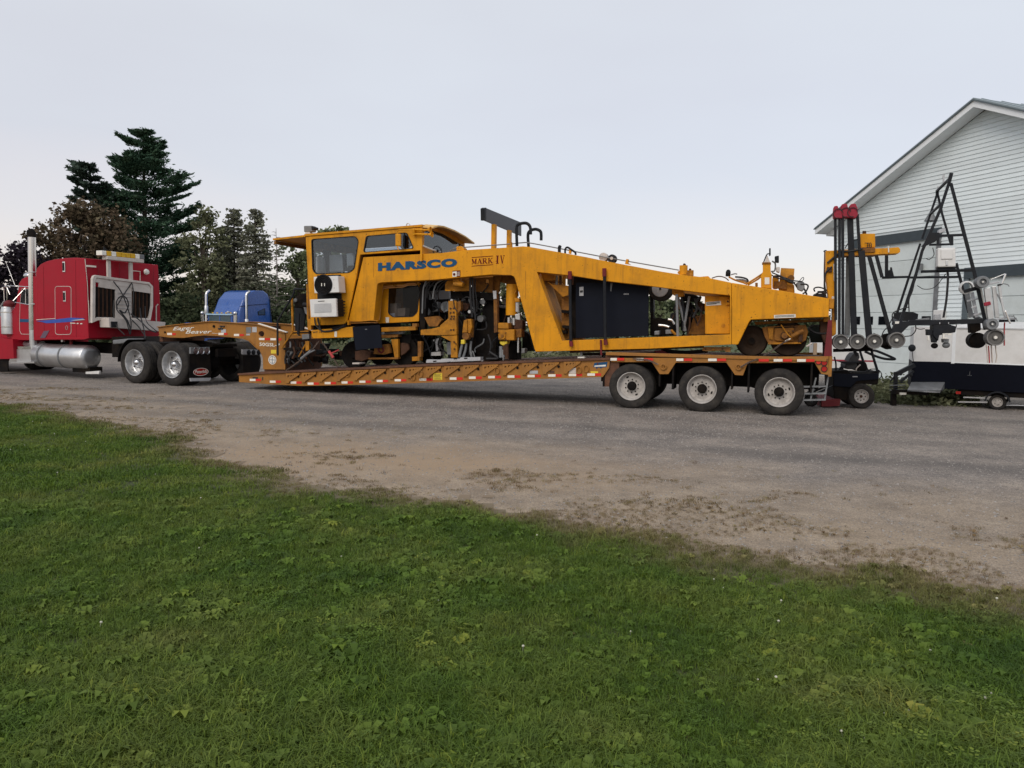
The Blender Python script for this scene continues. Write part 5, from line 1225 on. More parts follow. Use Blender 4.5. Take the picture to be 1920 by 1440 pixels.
def serif(word, a, b, hpx, y):
    p0 = T.p(*a, y); p1 = T.p(*b, y); up = T.p(a[0], a[1] - hpx, y) - p0; up.x = 0; cw = (p1 - p0) / (len(word) * 1.12 - .12); mb = MB()
    for i, ch in enumerate(word):
        o = p0 + cw * (i * 1.12)
        for j, (x0, z0, x1, z1, w_) in enumerate(SER[ch]):
            q0 = o + cw * x0 + up * z0; q1 = o + cw * x1 + up * z1; ww = w_ * 1.3 * (cw.length if abs(z1 - z0) > .1 else up.length)
            d = (q1 - q0).normalized(); n_ = Vector((-d.z, 0, d.x)) * ww / 2; t = -.004 - .0004 * j
            q0.y = q1.y = y
            vs = [q0 + n_, q0 - n_, q1 - n_, q1 + n_]; mb.add([v + Vector((0, t, 0)) for v in vs] + [v + Vector((0, -.001, 0)) for v in vs], [(0, 1, 2, 3), (4, 7, 6, 5), (0, 4, 5, 1), (1, 5, 6, 2), (2, 6, 7, 3), (3, 7, 4, 0)])
    return mb.build('lettering', LRED, mc)
serif('MARK', Bq(470, 519), Bq(648, 510), 9.6, Y0); serif('IV', Bq(668, 516), Bq(748, 512), 15, Y0)
for a, b in (((470, 462), (650, 449)), ((470, 535), (650, 522))): PR([Bq(a[0], a[1] - 2), Bq(b[0], b[1] - 2), Bq(b[0], b[1] + 3), Bq(a[0], a[1] + 3)], Y0 - .006, Y0 - .002, 'lettering_rule', LRED, 0)
# ---- cab shell
yc0, yc1 = .06, 2.45
cabo = [A(350, 208), A(1400, 124), A(1392, 332), A(840, 372), A(803, 590), A(720, 975), A(695, 1000), A(395, 1010)]
win1 = rquad([A(400, 232), A(795, 204), A(828, 240), A(790, 500), A(745, 535), A(440, 548), A(410, 510)], 5, 4)
win2 = rquad([A(893, 204), A(1262, 172), A(1325, 315), A(868, 352)], 4.5, 4)
PR(cabo, yc0, yc0 + .05, 'cab_wall', YEL, .008, [win1, win2])
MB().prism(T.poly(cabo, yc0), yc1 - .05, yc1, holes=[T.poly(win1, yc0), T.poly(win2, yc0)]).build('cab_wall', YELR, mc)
for w_ in (win1, win2):
    inn = inset(w_, 1.6)
    PR(w_, yc0 - .012, yc0 + .03, 'window_seal', BLK, .0, [inn]); PR(inn, yc0 + .012, yc0 + .018, 'window_pane', GLT, 0)
    MB().prism(T.poly(inn, yc0), yc1 - .03, yc1 - .024).build('window_pane', GLT, mc)
P = T.poly(cabo, yc0); xl_ = P[0][0]; xr_ = P[1][0]
MB().prism([(yc0 + .05, P[7][1]), (yc1 - .05, P[7][1]), (yc1 - .05, P[0][1]), (yc0 + .05, P[0][1])], xl_ + .02, xl_ + .07, holes=[[(.4, 2.9), (2.1, 2.9), (2.1, P[0][1] - .25), (.4, P[0][1] - .25)]] if P[0][1] > 3.3 else [], axis='x').build('cab_front_wall', YELR, mc)
strip([P[7], P[6], P[5]], yc0 + .05, yc1 - .05, .04, 'cab_floor', BLKM, mc)
strip([P[4], P[3], P[2]], yc0 + .05, yc1 - .05, .03, 'cab_floor', YELR, mc)
# roof with front visor
rt_ = T.poly([A(345, 206), A(1404, 121)], yc0); strip(rt_, yc0 - .03, yc1 + .03, .05, 'cab_roof', YEL, mc)
strip(T.poly([A(62, 243), A(352, 212)], yc0), yc0 - .03, yc1 + .03, .045, 'roof_visor', YEL, mc)
MB().beam((T.q(*A(75, 262), yc0)[0], yc0, T.q(*A(75, 262), yc0)[1]), (T.q(*A(75, 262), yc0)[0], yc1, T.q(*A(75, 262), yc0)[1]), .06, .08).build('visor_lip', YELR, mc)
# rear end of the cab: windscreen under a rounded hood
def ex(a, b): return T.qx(*A(a, b), xr_)
ro = [ex(1400, 126), ex(1450, 112), ex(1500, 118), ex(1600, 155), ex(1700, 208), ex(1782, 268), ex(1786, 430), ex(1396, 430)]
ri = [ex(1420, 165), ex(1465, 145), ex(1590, 185), ex(1690, 245), ex(1768, 292), ex(1768, 345), ex(1600, 372), ex(1415, 300)]
MB().prism(ro, xr_ - .04, xr_, holes=[ri], axis='x').build('cab_rear_wall', YEL, mc)
MB().prism(ri, xr_ - .03, xr_ - .022, axis='x').build('windscreen', GLT, mc)
top_ = [ex(1400, 126), ex(1450, 112), ex(1500, 118), ex(1600, 155), ex(1700, 208), ex(1782, 268)]
mb = MB()
for i in range(5):
    a, b = top_[i], top_[i + 1]; mb.add([(xr_ - .05, a[0], a[1]), (xr_ + .28, a[0], a[1] - .03), (xr_ + .28, b[0], b[1] - .03), (xr_ - .05, b[0], b[1]), (xr_ - .05, a[0], a[1] + .035), (xr_ + .28, a[0], a[1] + .005), (xr_ + .28, b[0], b[1] + .005), (xr_ - .05, b[0], b[1] + .035)],
        [(0, 1, 2, 3), (4, 7, 6, 5), (0, 4, 5, 1), (3, 2, 6, 7), (0, 3, 7, 4), (1, 5, 6, 2)])
mb.build('windscreen_hood', mat('sun_faded_yellow', (.74, .46, .15), .5), mc)
MB().box(xr_ - .9, xr_ - .06, .3, 2.2, ex(1500, 440)[1], ex(1500, 415)[1]).build('dashboard', CRM, mc)
TU([A(1405, 292), (A(1500, 330), .4), (A(1570, 352), .7)], .1, .02, 'windscreen_trim', WHT)
P_ = T.p(*A(1533, 340), .5); MB().lathe([(.10, 0), (.12, .02), (.10, .04)], P_, (0, 1, .3), 20, closed=True).lathe([(.001, .0), (.03, 0), (.03, .05)], P_, (0, 1, .3), 12).build('hand_wheel', BLK, mc)
# cab interior
strip(T.poly([A(370, 228), A(1395, 146)], yc0), yc0 + .06, yc1 - .06, -.02, 'ceiling_dark_sheet', BLK, mc)  # black sheet added so the cab interior reads dark
for nm, pts, yy0, yy1, m_ in (('seat_back', [A(425, 400), A(470, 385), A(505, 400), A(510, 535), A(440, 540)], .5, .62, WHT), ('console', [A(560, 375), A(680, 368), A(690, 525), A(565, 530)], .7, .8, WHT), ('cab_post', [A(505, 250), A(560, 245), A(570, 530), A(510, 535)], 1.7, 1.8, BLK),
                              ('cab_post', [A(680, 370), A(712, 370), A(712, 520), A(690, 525)], .6, .66, BLK), ('seat_back', [A(715, 362), A(765, 358), A(782, 385), A(782, 470), A(720, 478)], .5, .6, WHT), ('control_panel', [A(700, 488), A(780, 484), A(775, 520), A(695, 522)], .6, .9, BLK)):
    PR(pts, yy0, yy1, nm, m_, .02)  # white seats and console hold the brightness behind the glass in their colour
# roof fittings
PR([A(332, 112), A(408, 110), A(408, 165), A(334, 168)], .5, .7, 'roof_floodlight', GREY, .02); PR([A(400, 112), A(428, 122), A(428, 140), A(400, 150)], .5, .7, 'lamp_visor', BLK, .01)
PR([A(345, 168), A(385, 166), A(400, 200), A(345, 205)], .5, .62, 'lamp_bracket', CRM, .01)
MB().tube(spline([T.p(*A(1258, 125), .8), T.p(*A(1262, 95), .8), T.p(*A(1285, 95), .8), T.p(*A(1290, 125), .8)], 3), .012, 6).build('lifting_eye', ALU, mc)
TU([A(1185, 330), A(1180, 300), A(1178, 190), A(1190, 150), A(1330, 146)], -.12, .014, 'mirror_arm', YEL); PR([A(1155, 182), A(1205, 182), A(1205, 295), A(1157, 295)], -.15, -.10, 'mirror', YEL, .02)
TU([A(1315, 145), A(1440, 150)], -.02, .022, 'horn_pipe', YEL, sm=0); TU([A(1315, 185), A(1450, 190)], -.02, .022, 'horn_pipe', YEL, sm=0)
for a, b in ((1440, 148), (1455, 190)):
    p = T.p(*A(a, b), -.02); MB().lathe([(.02, 0), (.03, .04), (.07, .10)], p, (1, 0, 0), 14).build('air_horn', YEL, mc)
PR([A(1312, 135), A(1330, 135), A(1330, 200), A(1312, 200)], -.04, .05, 'horn_bracket', YEL, .01)
PR([A(1228, 190), A(1240, 190), A(1244, 305), A(1230, 305)], yc0 - .03, yc0 - .015, 'wiper', BLK, 0)
# cooler units on the cab wall
PR([A(452, 558), A(664, 552), A(672, 772), A(456, 772)], .03, .055, 'unit_back_plate', BLK, .004)
u = PR([A(420, 572), A(640, 562), A(652, 712), A(428, 720)], -.30, .02, 'condenser_unit', WHT, .02)
c = T.p(*A(512, 642), -.30); r_ = .235
MB().lathe([(r_ * 1.0, 0), (r_ * 1.04, -.012), (r_ * .96, -.02), (r_ * .92, 0)], c, (0, 1, 0), 32, closed=True).build('fan_ring', BLK, u)
disc(u, c, r_ * .94, BLKM, 'fan_shroud', .004, 32)
for k in range(5): MB().lathe([(r_ * (.2 + .16 * k), -.012), (r_ * (.2 + .16 * k) + .006, -.018), (r_ * (.2 + .16 * k) + .012, -.012)], c, (0, 1, 0), 28, closed=True).build('fan_grille', BLK, u)
for s_ in (-1, 1): MB().obox(c + Vector((s_ * .04, -.02, 0)), (.02, .006, .07)).build('fan_badge', LWHT, u)
for a, b in ((604, 598), (608, 672)): disc(u, T.p(*A(a, b), -.30), .008, LRED, 'screw', .003, 8)
u = PR([A(386, 775), A(622, 766), A(630, 930), A(396, 935)], -.42, -.34, 'window_cooler', WHT, .015); PR([A(390, 780), A(618, 771), A(626, 926), A(400, 931)], -.341, .02, 'cooler_case', BLK, .01, parent=u)
PR([A(428, 815), A(578, 808), A(583, 890), A(430, 896)], -.427, -.421, 'cooler_grille', LGREY, .004, parent=u)
for k in range(7): yy = 820 + k * 10.5; PR([A(430, yy), A(580, yy - 7), A(580, yy - 4), A(430, yy + 3)], -.432, -.428, 'grille_slat', WHT, 0, parent=u)
PR([A(462, 789), A(520, 786), A(520, 792), A(462, 795)], -.424, -.421, 'maker_badge', BLK, 0, parent=u)
for k in range(5): q = T.p(*A(628, 790 + k * 26), -.4); MB().box(q.x - .01, q.x + .014, -.36, -.02, q.z - .015, q.z + .015).build('side_louvre', BLK, u)
TU([A(460, 940), A(470, 990), A(500, 1060), A(620, 1050), A(700, 1010)], .0, .022, 'cable', HOSE); TU([A(432, 940), A(440, 1000), A(480, 1050)], .0, .018, 'cable', HOSE); TU([A(580, 720), A(600, 750), A(640, 770)], .0, .012, 'cable', HOSE); TU([A(600, 715), A(600, 740), A(615, 760)], .0, .010, 'cable', HOSE)
PR([A(570, 1030), A(710, 990), A(712, 1025), A(600, 1052)], .0, .1, 'cable_bundle', BLKM, .01)
# ---- lower chassis at the cab
PR([A(400, 1052), A(775, 1020), A(778, 1116), A(418, 1126), A(405, 1108)], .02, .3, 'chassis_beam', YEL, .012)
ztext('WT 15', A(413, 1078), A(498, 1076), 3.0, .02, LBLK, parent=mc, bold=.01, lift=.004)
PR([A(610, 1062), A(632, 1062), A(632, 1112), A(610, 1112)], .012, .018, 'label', LWHT, 0)
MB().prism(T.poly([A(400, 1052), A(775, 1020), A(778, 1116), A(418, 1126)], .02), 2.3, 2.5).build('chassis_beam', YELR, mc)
PR([A(395, 1012), A(720, 985), A(900, 975), A(900, 1020), A(400, 1050)], .35, 2.2, 'chassis_floor', BLKM, 0)
PR([A(725, 962), A(735, 960), A(738, 1005), A(727, 1005)], .05, .15, 'pipe_clip', YEL, 0)
TU([A(735, 975), A(830, 972), A(930, 965), A(1000, 968)], .10, .013, 'hydraulic_pipe', YEL2); TU([A(735, 990), A(830, 987), A(930, 984), A(1000, 985)], .10, .013, 'hydraulic_pipe', YELR)
# operator booth low down
bw_o = [E_(540, 92), E_(1180, 88), E_(1176, 300), E_(1162, 660), E_(560, 692), E_(500, 650)]
bw_h = rquad([E_(716, 132), E_(1150, 108), E_(1178, 180), E_(1142, 520), E_(1075, 592), E_(770, 600), E_(698, 540)], 4.0, 4)
PR(bw_o, .62, .67, 'booth_wall', YEL, .006, [bw_h]); PR(inset(bw_h, 1.2), .635, .641, 'booth_window', GLD, 0); PR(bw_h, .608, .64, 'window_seal', BLK, 0, [inset(bw_h, 1.2)])
q0 = T.poly([E_(545, 95), E_(1170, 90), E_(1160, 655), E_(565, 688)], .62)
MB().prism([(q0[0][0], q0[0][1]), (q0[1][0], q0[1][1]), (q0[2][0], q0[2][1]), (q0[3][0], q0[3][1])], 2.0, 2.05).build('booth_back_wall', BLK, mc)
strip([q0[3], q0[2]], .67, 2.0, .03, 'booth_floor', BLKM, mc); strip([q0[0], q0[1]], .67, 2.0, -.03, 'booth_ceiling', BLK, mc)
PR([E_(716, 392), E_(830, 388), E_(830, 590), E_(716, 590)], .72, .95, 'cardboard_box', BOXB, 0); PR([E_(835, 470), E_(960, 455), E_(955, 580), E_(835, 586)], .75, 1.0, 'cardboard_box', BOXB, 0); PR([E_(728, 540), E_(800, 538), E_(800, 590), E_(732, 590)], .70, .712, 'paper', WHT, 0)
PR([E_(664, 600), E_(712, 598), E_(712, 680), E_(668, 682)], .60, .618, 'label', LWHT, 0)
for off in (22, 46): TU([E_(525 + off, 640), E_(545 + off, 400), E_(556 + off, 230 + off), E_(578 + off, 150 + off * .6), E_(625 + off * .5, 118 + off), E_(800, 104 + off), E_(930, 96 + off), E_(1000, 70 + off), E_(1130, 66 + off)], .5, .016, 'hydraulic_pipe', mat('pipe_sand', (.62, .32, .12), .5))
for a, b in ((565, 298), (788, 130), (1135, 85)): PR([E_(a - 20, b - 14), E_(a + 20, b - 14), E_(a + 20, b + 14), E_(a - 20, b + 14)], .40, .47, 'pipe_clip', YEL2, .005)
PR([E_(165, 745), E_(575, 712), E_(612, 1055), E_(215, 1092)], -.03, .0, 'mud_flap', NAVY, .003); PR([E_(355, 776), E_(385, 775), E_(385, 781), E_(355, 781)], -.034, -.031, 'flap_bolt', LGREY, 0)
PR([E_(600, 752), E_(1112, 735), E_(1112, 790), E_(600, 818)], .3, .42, 'frame_beam', YEL2); PR([E_(1060, 690), E_(1135, 690), E_(1135, 740), E_(1062, 742)], .3, .42, 'frame_block', YELR)
PR([E_(600, 862), E_(850, 860), E_(848, 895), E_(605, 915)], .4, .6, 'frame_beam', YELR); PR([E_(600, 822), E_(920, 812), E_(920, 845), E_(600, 858)], .45, .6, 'frame_beam', GREY)
PR([E_(745, 930), E_(850, 925), E_(855, 1215), E_(800, 1215), E_(780, 1100)], .4, .5, 'bogie_plate', YEL2); PR([E_(395, 1205), E_(850, 1200), E_(850, 1228), E_(400, 1232)], .35, .5, 'bogie_bar', YELR)
PR([E_(500, 1020), E_(700, 1000), E_(728, 1135), E_(640, 1160), E_(480, 1150)], .35, .5, 'bogie_plate', YELR)
c = T.p(*E_(598, 1085), .35); MB().lathe([(.055, -.02), (.075, -.03), (.085, -.02), (.085, 0), (.05, 0)], c, (0, 1, 0), 20).build('spring_boss', REDW, mc)
PR([E_(200, 1110), E_(330, 1090), E_(440, 1120), E_(430, 1210), E_(300, 1260), E_(200, 1240)], .4, .7, 'axle_box', RUST, .02); PR([E_(165, 1280), E_(270, 1282), E_(270, 1302), E_(165, 1302)], .2, .5, 'rail_clamp', CRM, 0)
PR([E_(1145, 960), E_(1200, 960), E_(1198, 1195), E_(1145, 1195)], .3, .42, 'frame_post', YELR); PR([E_(1057, 1192), E_(1170, 1188), E_(1170, 1250), E_(1060, 1255)], .25, .45, 'buffer_block', YEL2)
PR([E_(880, 1000), E_(905, 980), E_(1000, 1000), E_(1015, 1080), E_(960, 1140), E_(890, 1180)], .5, .6, 'brake_casting', RUST, .02); PR([E_(860, 860), E_(1050, 850), E_(1040, 1000), E_(870, 1000)], .6, 1.2, 'gear_case', BLKM, .03)
# rail wheels standing on the deck
RW = [(662, 676, .33), (757, 672, .36), (1409, 648, .30), (1478, 641, .34)]
for px, py, r_ in RW:
    for yy in (.62, 2.05):
        x, z = T.q(px, py, .62); z = max(z, T.q(px, (topy(px) if px < 1140 else 666), .62)[1] + r_ + .0)
        MB().lathe([(.001, .02), (.08, 0), (.09, .02), (r_ * .55, .04), (r_ * .8, .0), (r_, .01), (r_, .12), (r_ + .03, .13), (r_ + .03, .155), (.001, .155)], (x, yy, z), (0, 1, 0), 32).build('rail_wheel', mat('oily_wheel', (.032, .022, .016), .8, var=.3, spec=.15, dirt=(.06, .035, .02), damt=.6) if px > 1400 else BLKM, mc)
    MB().rod((x, .6, z), (x, 2.2, z), .07, 10).build('wheel_axle', BLKM, mc)
# ladder, steps and handrail at the front
for a in ((150, 1210, 300, 1235), (200, 1128, 320, 1140), (160, 1280, 320, 1305), (225, 1070, 385, 1085)): PR([A(a[0], a[1]), A(a[2], a[1] - 4), A(a[2], a[3] - 8), A(a[0], a[3] - 4)], .3, .6, 'step_tread', BLKM, .004)
TU([A(135, 1215), A(235, 1065)], .3, .022, 'step_side', YEL2, sm=0); TU([A(290, 1290), A(350, 1180)], .3, .02, 'step_side', YEL2, sm=0)
PR([A(345, 1150), A(380, 1150), A(380, 1230), A(350, 1240)], .25, .35, 'frame_post', YEL2); PR([A(315, 1090), A(380, 1085), A(382, 1130), A(318, 1135)], .2, .3, 'control_box', GREY, .01); PR([A(232, 1062), A(375, 1055), A(375, 1090), A(232, 1095)], .32, .6, 'frame_beam', YEL2)
TU([A(100, 1280), A(98, 1000), A(110, 950), A(235, 740), A(245, 690), A(280, 682), A(350, 684)], .2, .025, 'handrail', BLK); TU([A(228, 760), A(236, 1060)], .35, .03, 'frame_post', YEL2, sm=0); TU([A(290, 900), A(284, 1090)], .3, .035, 'frame_post', BLK, sm=0)
PR([A(240, 770), A(310, 720), A(385, 720), A(385, 850), A(250, 850)], .5, 1.0, 'valve_block', BLKM, .02); CY(A(256, 782), .45, .5, 3.2, 'gauge', GREY)
PR([A(248, 850), A(340, 845), A(350, 900), A(330, 1060), A(255, 1060)], .8, .85, 'guard_plate', BLK, .01); PR([A(330, 845), A(385, 850), A(385, 940), A(345, 900)], .4, .6, 'bracket', GREY, .01)
TU([A(330, 820), (A(385, 825))], .3, .05, 'air_cylinder', BLK, sm=0); PR([A(355, 640), A(370, 640), A(378, 960), A(362, 960)], .2, .3, 'frame_post', YEL2); PR([A(365, 950), A(400, 950), A(400, 1050), A(368, 1050)], .1, .2, 'frame_post', YEL2)
# ---- tamping units inside the arch
PR([A(1385, 1048), A(1480, 1040), A(1560, 1020), Fq(40, 835), Fq(155, 735), Fq(155, 486), Fq(235, 480), Fq(268, 500), Fq(274, 968), Fq(60, 975), A(1385, 1095)], .28, .40, 'tamping_arm', YEL2, .008)
PR([Fq(40, 985), Fq(278, 975), Fq(286, 1292), Fq(192, 1292), Fq(188, 1062)], .30, .40, 'tamping_guide', YEL2, .008)
for a, b, r_ in ((190, 900, 1.7), (228, 898, 1.7), (185, 595, 1.8), (230, 592, 1.8), (185, 655, 1.8), (230, 650, 1.8), (200, 708, 1.8), (235, 705, 1.6), (188, 742, 1.8), (230, 740, 1.6), (235, 1070, 1.6), (260, 1095, 1.4), (240, 1170, 1.6)): CY(Fq(a, b), .262, .281, r_, 'bolt_head', RUST, 8)
PR([Fq(-190, 720), Fq(0, 700), Fq(60, 760), Fq(0, 850), Fq(-120, 850)], .45, .6, 'arm_link', YELR, .01)
PR([Fq(275, 500), Fq(330, 480), Fq(335, 600), Fq(275, 700)], .35, .5, 'arm_link', YELR, .01)
PR([Fq(375, 762), Fq(418, 750), Fq(425, 935), Fq(352, 940)], .30, .40, 'cylinder_cover', YEL2, .012); PR([Fq(428, 748), Fq(478, 742), Fq(492, 860), Fq(462, 950), Fq(432, 940)], .34, .46, 'cylinder_cover', YEL2, .012); PR([Fq(350, 944), Fq(475, 950), Fq(450, 1035), Fq(372, 1010)], .36, .48, 'cylinder_foot', YELR, .012); TU([Fq(470, 745), Fq(455, 1000)], .5, .10, 'hydraulic_cylinder', YELR, 16, 0); CY(Fq(400, 990), .3, .45, 6.5, 'cylinder_eye', YELR)
PR([Fq(333, 1040), Fq(386, 1035), Fq(386, 1098), Fq(333, 1102)], .3, .4, 'grease_block', YLAB, .01)
TU([Fq(355, 1100), Fq(330, 1200), Fq(310, 1290)], .35, .032, 'tamping_tine', GREY, 8, 2); TU([Fq(410, 1090), Fq(400, 1190), Fq(365, 1290)], .4, .03, 'tamping_tine', GREY, 8, 2); TU([Fq(480, 1060), Fq(470, 1200), Fq(490, 1280)], .5, .03, 'tamping_tine', GREY, 8, 2)
PR([Fq(108, 205), Fq(450, 190), Fq(452, 345), Fq(250, 350), Fq(108, 335)], .5, .6, 'cross_plate', YEL2, .01); PR([Fq(112, 325), Fq(185, 330), Fq(185, 345), Fq(112, 345)], .45, .5, 'plate_lip', YEL, 0)
PR([Fq(485, 165), Fq(785, 148), Fq(790, 372), Fq(485, 352)], .8, .9, 'cross_plate', YELR, .01, [[Fq(672, 178), Fq(728, 178), Fq(728, 240), Fq(672, 240)]])
PR([Fq(880, 125), Fq(1060, 120), Fq(1100, 180), Fq(1135, 300), Fq(1140, 420), Fq(1110, 430), Fq(1100, 300), Fq(1000, 250), Fq(880, 215)], 1.0, 1.1, 'cross_plate', YELR, .01)
PR([Fq(790, 130), Fq(900, 128), Fq(880, 215), Fq(868, 370), Fq(800, 370)], .9, 1.0, 'cross_plate', YELR, .01)
PR([Fq(190, 352), Fq(792, 372), Fq(800, 480), Fq(690, 480), Fq(620, 440), Fq(192, 470)], .7, 1.2, 'dark_interior_box', BLKM, .02)
PR([Fq(690, 470), Fq(800, 470), Fq(850, 930), Fq(830, 1310), Fq(560, 1300), Fq(540, 900), Fq(620, 880), Fq(640, 600)], .9, 1.5, 'dark_interior_box', BLKM, .02)  # black boxes stand in for the shaded interior behind the tamping arms
PR([Fq(280, 700), Fq(560, 720), Fq(570, 1290), Fq(460, 1290), Fq(300, 1250)], 1.1, 1.6, 'dark_interior_box', BLKM, .02)
PR([Fq(-200, 230), Fq(100, 200), Fq(105, 470), Fq(-60, 480), Fq(-190, 700)], 1.9, 2.0, 'rear_guard', BLKM, 0, [[Fq(-10, 372), Fq(165, 360), Fq(100, 320), Fq(0, 350)][:0] or [Fq(0, 370), Fq(90, 360), Fq(98, 460), Fq(10, 462)]])
for (a, b), y_, r_, m_ in (((400, 540), .8, 12, BLKM), ((390, 570), .6, 7, RUST), ((610, 740), .7, 6, GREY), ((545, 520), .8, 5, BLKM), ((455, 640), .5, 3, ALU), ((640, 500), .75, 5, GREY), ((-60, 560), .9, 9, BLKM), ((110, 570), .8, 9, GREY), ((-150, 640), .9, 7, GREY), ((200, 480), .4, 2.5, ALU)): CY(Fq(a, b), y_, y_ + .25, r_, 'motor_housing', m_)
for i, (pts, y_, r_, m_) in enumerate((([(470, 150), (468, 350), (480, 560), (495, 720)], .40, .026, HOSE), ([(500, 150), (508, 350), (520, 560), (545, 760)], .42, .024, HOSE), ([(540, 170), (535, 300), (560, 500), (560, 640)], .5, .016, HOSE),
        ([(400, 470), (330, 500), (310, 600), (350, 680)], .4, .018, HOSE), ([(690, 780), (700, 850), (670, 890), (560, 895)], .6, .018, HOSE), ([(230, 480), (240, 560), (280, 640)], .26, .012, HOSE), ([(350, 470), (420, 430), (480, 470), (500, 560)], .45, .014, HOSE), ([(720, 960), (760, 1100), (740, 1250)], .5, .02, HOSE), ([(480, 1280), (500, 1200), (530, 1280)], .4, .014, GREY))):
    TU([Fq(*p) for p in pts], y_, r_, 'hydraulic_hose', m_, 6)
for i, (x0, x1, zb, s_) in enumerate(((1400, 1420, 900, 0), (1425, 1460, 860, 12), (1440, 1500, 760, 24), (1495, 1560, 770, 8), (1520, 1590, 800, 20), (1540, 1600, 760, 30), (1410, 1480, 880, 5))):
    TU([A(x0, zb), A(x0 + 8, 700), A(x0 + 25 + s_, 630 + s_ * .4), A(x1 + 20, 600)], .35 + .03 * i, .018, 'hydraulic_hose', HOSE if i % 3 else GREY, 6)
PR([A(1370, 640), A(1420, 630), A(1440, 740), A(1420, 1080), A(1380, 1085), A(1372, 900)], .5, .65, 'valve_rack', BLKM, .02)
PR([A(1420, 780), A(1640, 770), A(1640, 900), A(1560, 1000), A(1430, 1000)], 1.2, 1.5, 'pump_group', BLKM, .02)
PR([A(1480, 800), A(1540, 795), A(1545, 880), A(1490, 890)], .9, 1.1, 'pump_body', GREY, .02); PR([A(1580, 800), A(1625, 790), A(1630, 870), A(1590, 900)], .8, 1.0, 'pump_body', GREY, .02)
PR([A(1445, 700), A(1640, 690), A(1645, 770), A(1445, 790)], 1.75, 1.85, 'sky_gap_sheet', LGREY, 0)  # light grey sheet stands in for sky showing through the gap
PR([A(1480, 1250), A(1565, 1245), A(1565, 1280), A(1480, 1282)], 1.0, 1.2, 'white_box', WHT, 0); PR([A(1495, 1140), A(1560, 1120), A(1562, 1165), A(1540, 1240), A(1525, 1240), A(1520, 1170)], 1.0, 1.1, 'pale_bracket', LGREY, 0)
PR([A(1620, 1160), A(1660, 1160), A(1660, 1270), A(1625, 1270)], .7, .8, 'pale_bracket', GREY, 0); PR([Fq(590, 1290), Fq(655, 1280), Fq(650, 1345), Fq(620, 1345)], .9, 1.0, 'pale_bracket', LGREY, 0)
TU([Fq(185, 150), Fq(235, 130), Fq(300, 160)], .3, .04, 'valve_casting', YEL2); PR([Fq(225, 165), Fq(300, 160), Fq(320, 200), Fq(370, 230), Fq(360, 280), Fq(260, 285), Fq(215, 260), Fq(212, 200)], .28, .48, 'valve_casting', YEL2, .03); TU([Fq(235, 245), Fq(365, 255)], .26, .055, 'valve_casting', YEL2, 12, 0)
PR([Fq(215, 72), Fq(275, 66), Fq(275, 142), Fq(215, 146)], Y0 - .008, Y0 - .003, 'hazard_label', LWHT, 0); PR([Fq(278, 64), Fq(326, 60), Fq(326, 140), Fq(278, 143)], Y0 - .008, Y0 - .003, 'hazard_label', LRED, 0); PR([Fq(215, 58), Fq(326, 52), Fq(326, 60), Fq(215, 68)], Y0 - .008, Y0 - .003, 'hazard_label', LRED, 0)
for k in range(4): PR([Fq(284, 76 + k * 16), Fq(320, 73 + k * 16), Fq(320, 78 + k * 16), Fq(284, 82 + k * 16)], Y0 - .010, Y0 - .0085, 'label_print', LWHT, 0)
CY(Fq(240, 108), Y0 - .012, Y0 - .0085, 2.2, 'label_print', LRED, 12)
PR([Fq(790, 345), Fq(835, 342), Fq(850, 455), Fq(855, 930), Fq(805, 940), Fq(798, 460)], .55, .68, 'guide_post', YELR, .006); PR([Fq(788, 345), Fq(836, 342), Fq(840, 455), Fq(798, 460)], .53, .549, 'post_sleeve', LGREY, 0)
TU([Fq(1062, 250), Fq(1056, 690)], .6, .135, 'lift_cylinder', YEL, 20, 0); TU([Fq(1055, 690), Fq(1050, 800)], .6, .04, 'cylinder_rod', CHR, 12, 0); TU([Fq(1018, 720), Fq(1018, 800)], .5, .04, 'cylinder_rod', ALU, 12, 0); TU([Fq(1088, 730), Fq(1088, 830)], .5, .04, 'cylinder_rod', ALU, 12, 0)
for k in range(5): CY(Fq(1075 + 14 * (k % 3), 330 + 12 * k), .5, .56, 2.2, 'valve_fitting', YEL2, 10)
TU([Fq(1140, 510), Fq(1140, 640)], .5, .045, 'cylinder_rod', LGREY, 12, 0); TU([Fq(1150, 1010), Fq(1148, 1220)], .5, .025, 'cylinder_rod', ALU, 10, 0); PR([Fq(1090, 440), Fq(1165, 450), Fq(1170, 500), Fq(1100, 500)], .45, .6, 'rod_bracket', YEL2, .01)
PR([Fq(1100, 680), Fq(1170, 660), Fq(1175, 760), Fq(1110, 750)], .5, .6, 'rod_bracket', ALU, .01); PR([Fq(1075, 740), Fq(1210, 760), Fq(1205, 900), Fq(1080, 890)], .5, .8, 'tine_motor', RUST, .03)
gb = PR([Fq(860, 797), Fq(1010, 797), Fq(1012, 885), Fq(860, 882)], .30, .7, 'gearbox_lid', YEL2, .02); PR([Fq(858, 890), Fq(985, 892), Fq(1095, 890), Fq(1095, 1050), Fq(866, 1046)], .32, .8, 'gearbox', YEL2, .02)
CY(Fq(922, 985), .29, .33, 6.2, 'gearbox_cover', YEL2); CY(Fq(922, 985), .275, .292, 2.6, 'cover_boss', YELR)
for k in range(4): CY(Fq(922 + 50 * (1 if k % 2 else -1), 985 + 45 * (1 if k > 1 else -1)), .31, .322, 1.2, 'bolt_head', RUST, 8)
PR([Fq(1100, 895), Fq(1195, 880), Fq(1195, 1000), Fq(1140, 1010), Fq(1100, 1005)], .45, .7, 'gearbox_flange', YELR, .02); PR([Fq(880, 1062), Fq(1000, 1062), Fq(985, 1100), Fq(935, 1125), Fq(890, 1100)], .38, .6, 'tine_holder', YLAB, .02)
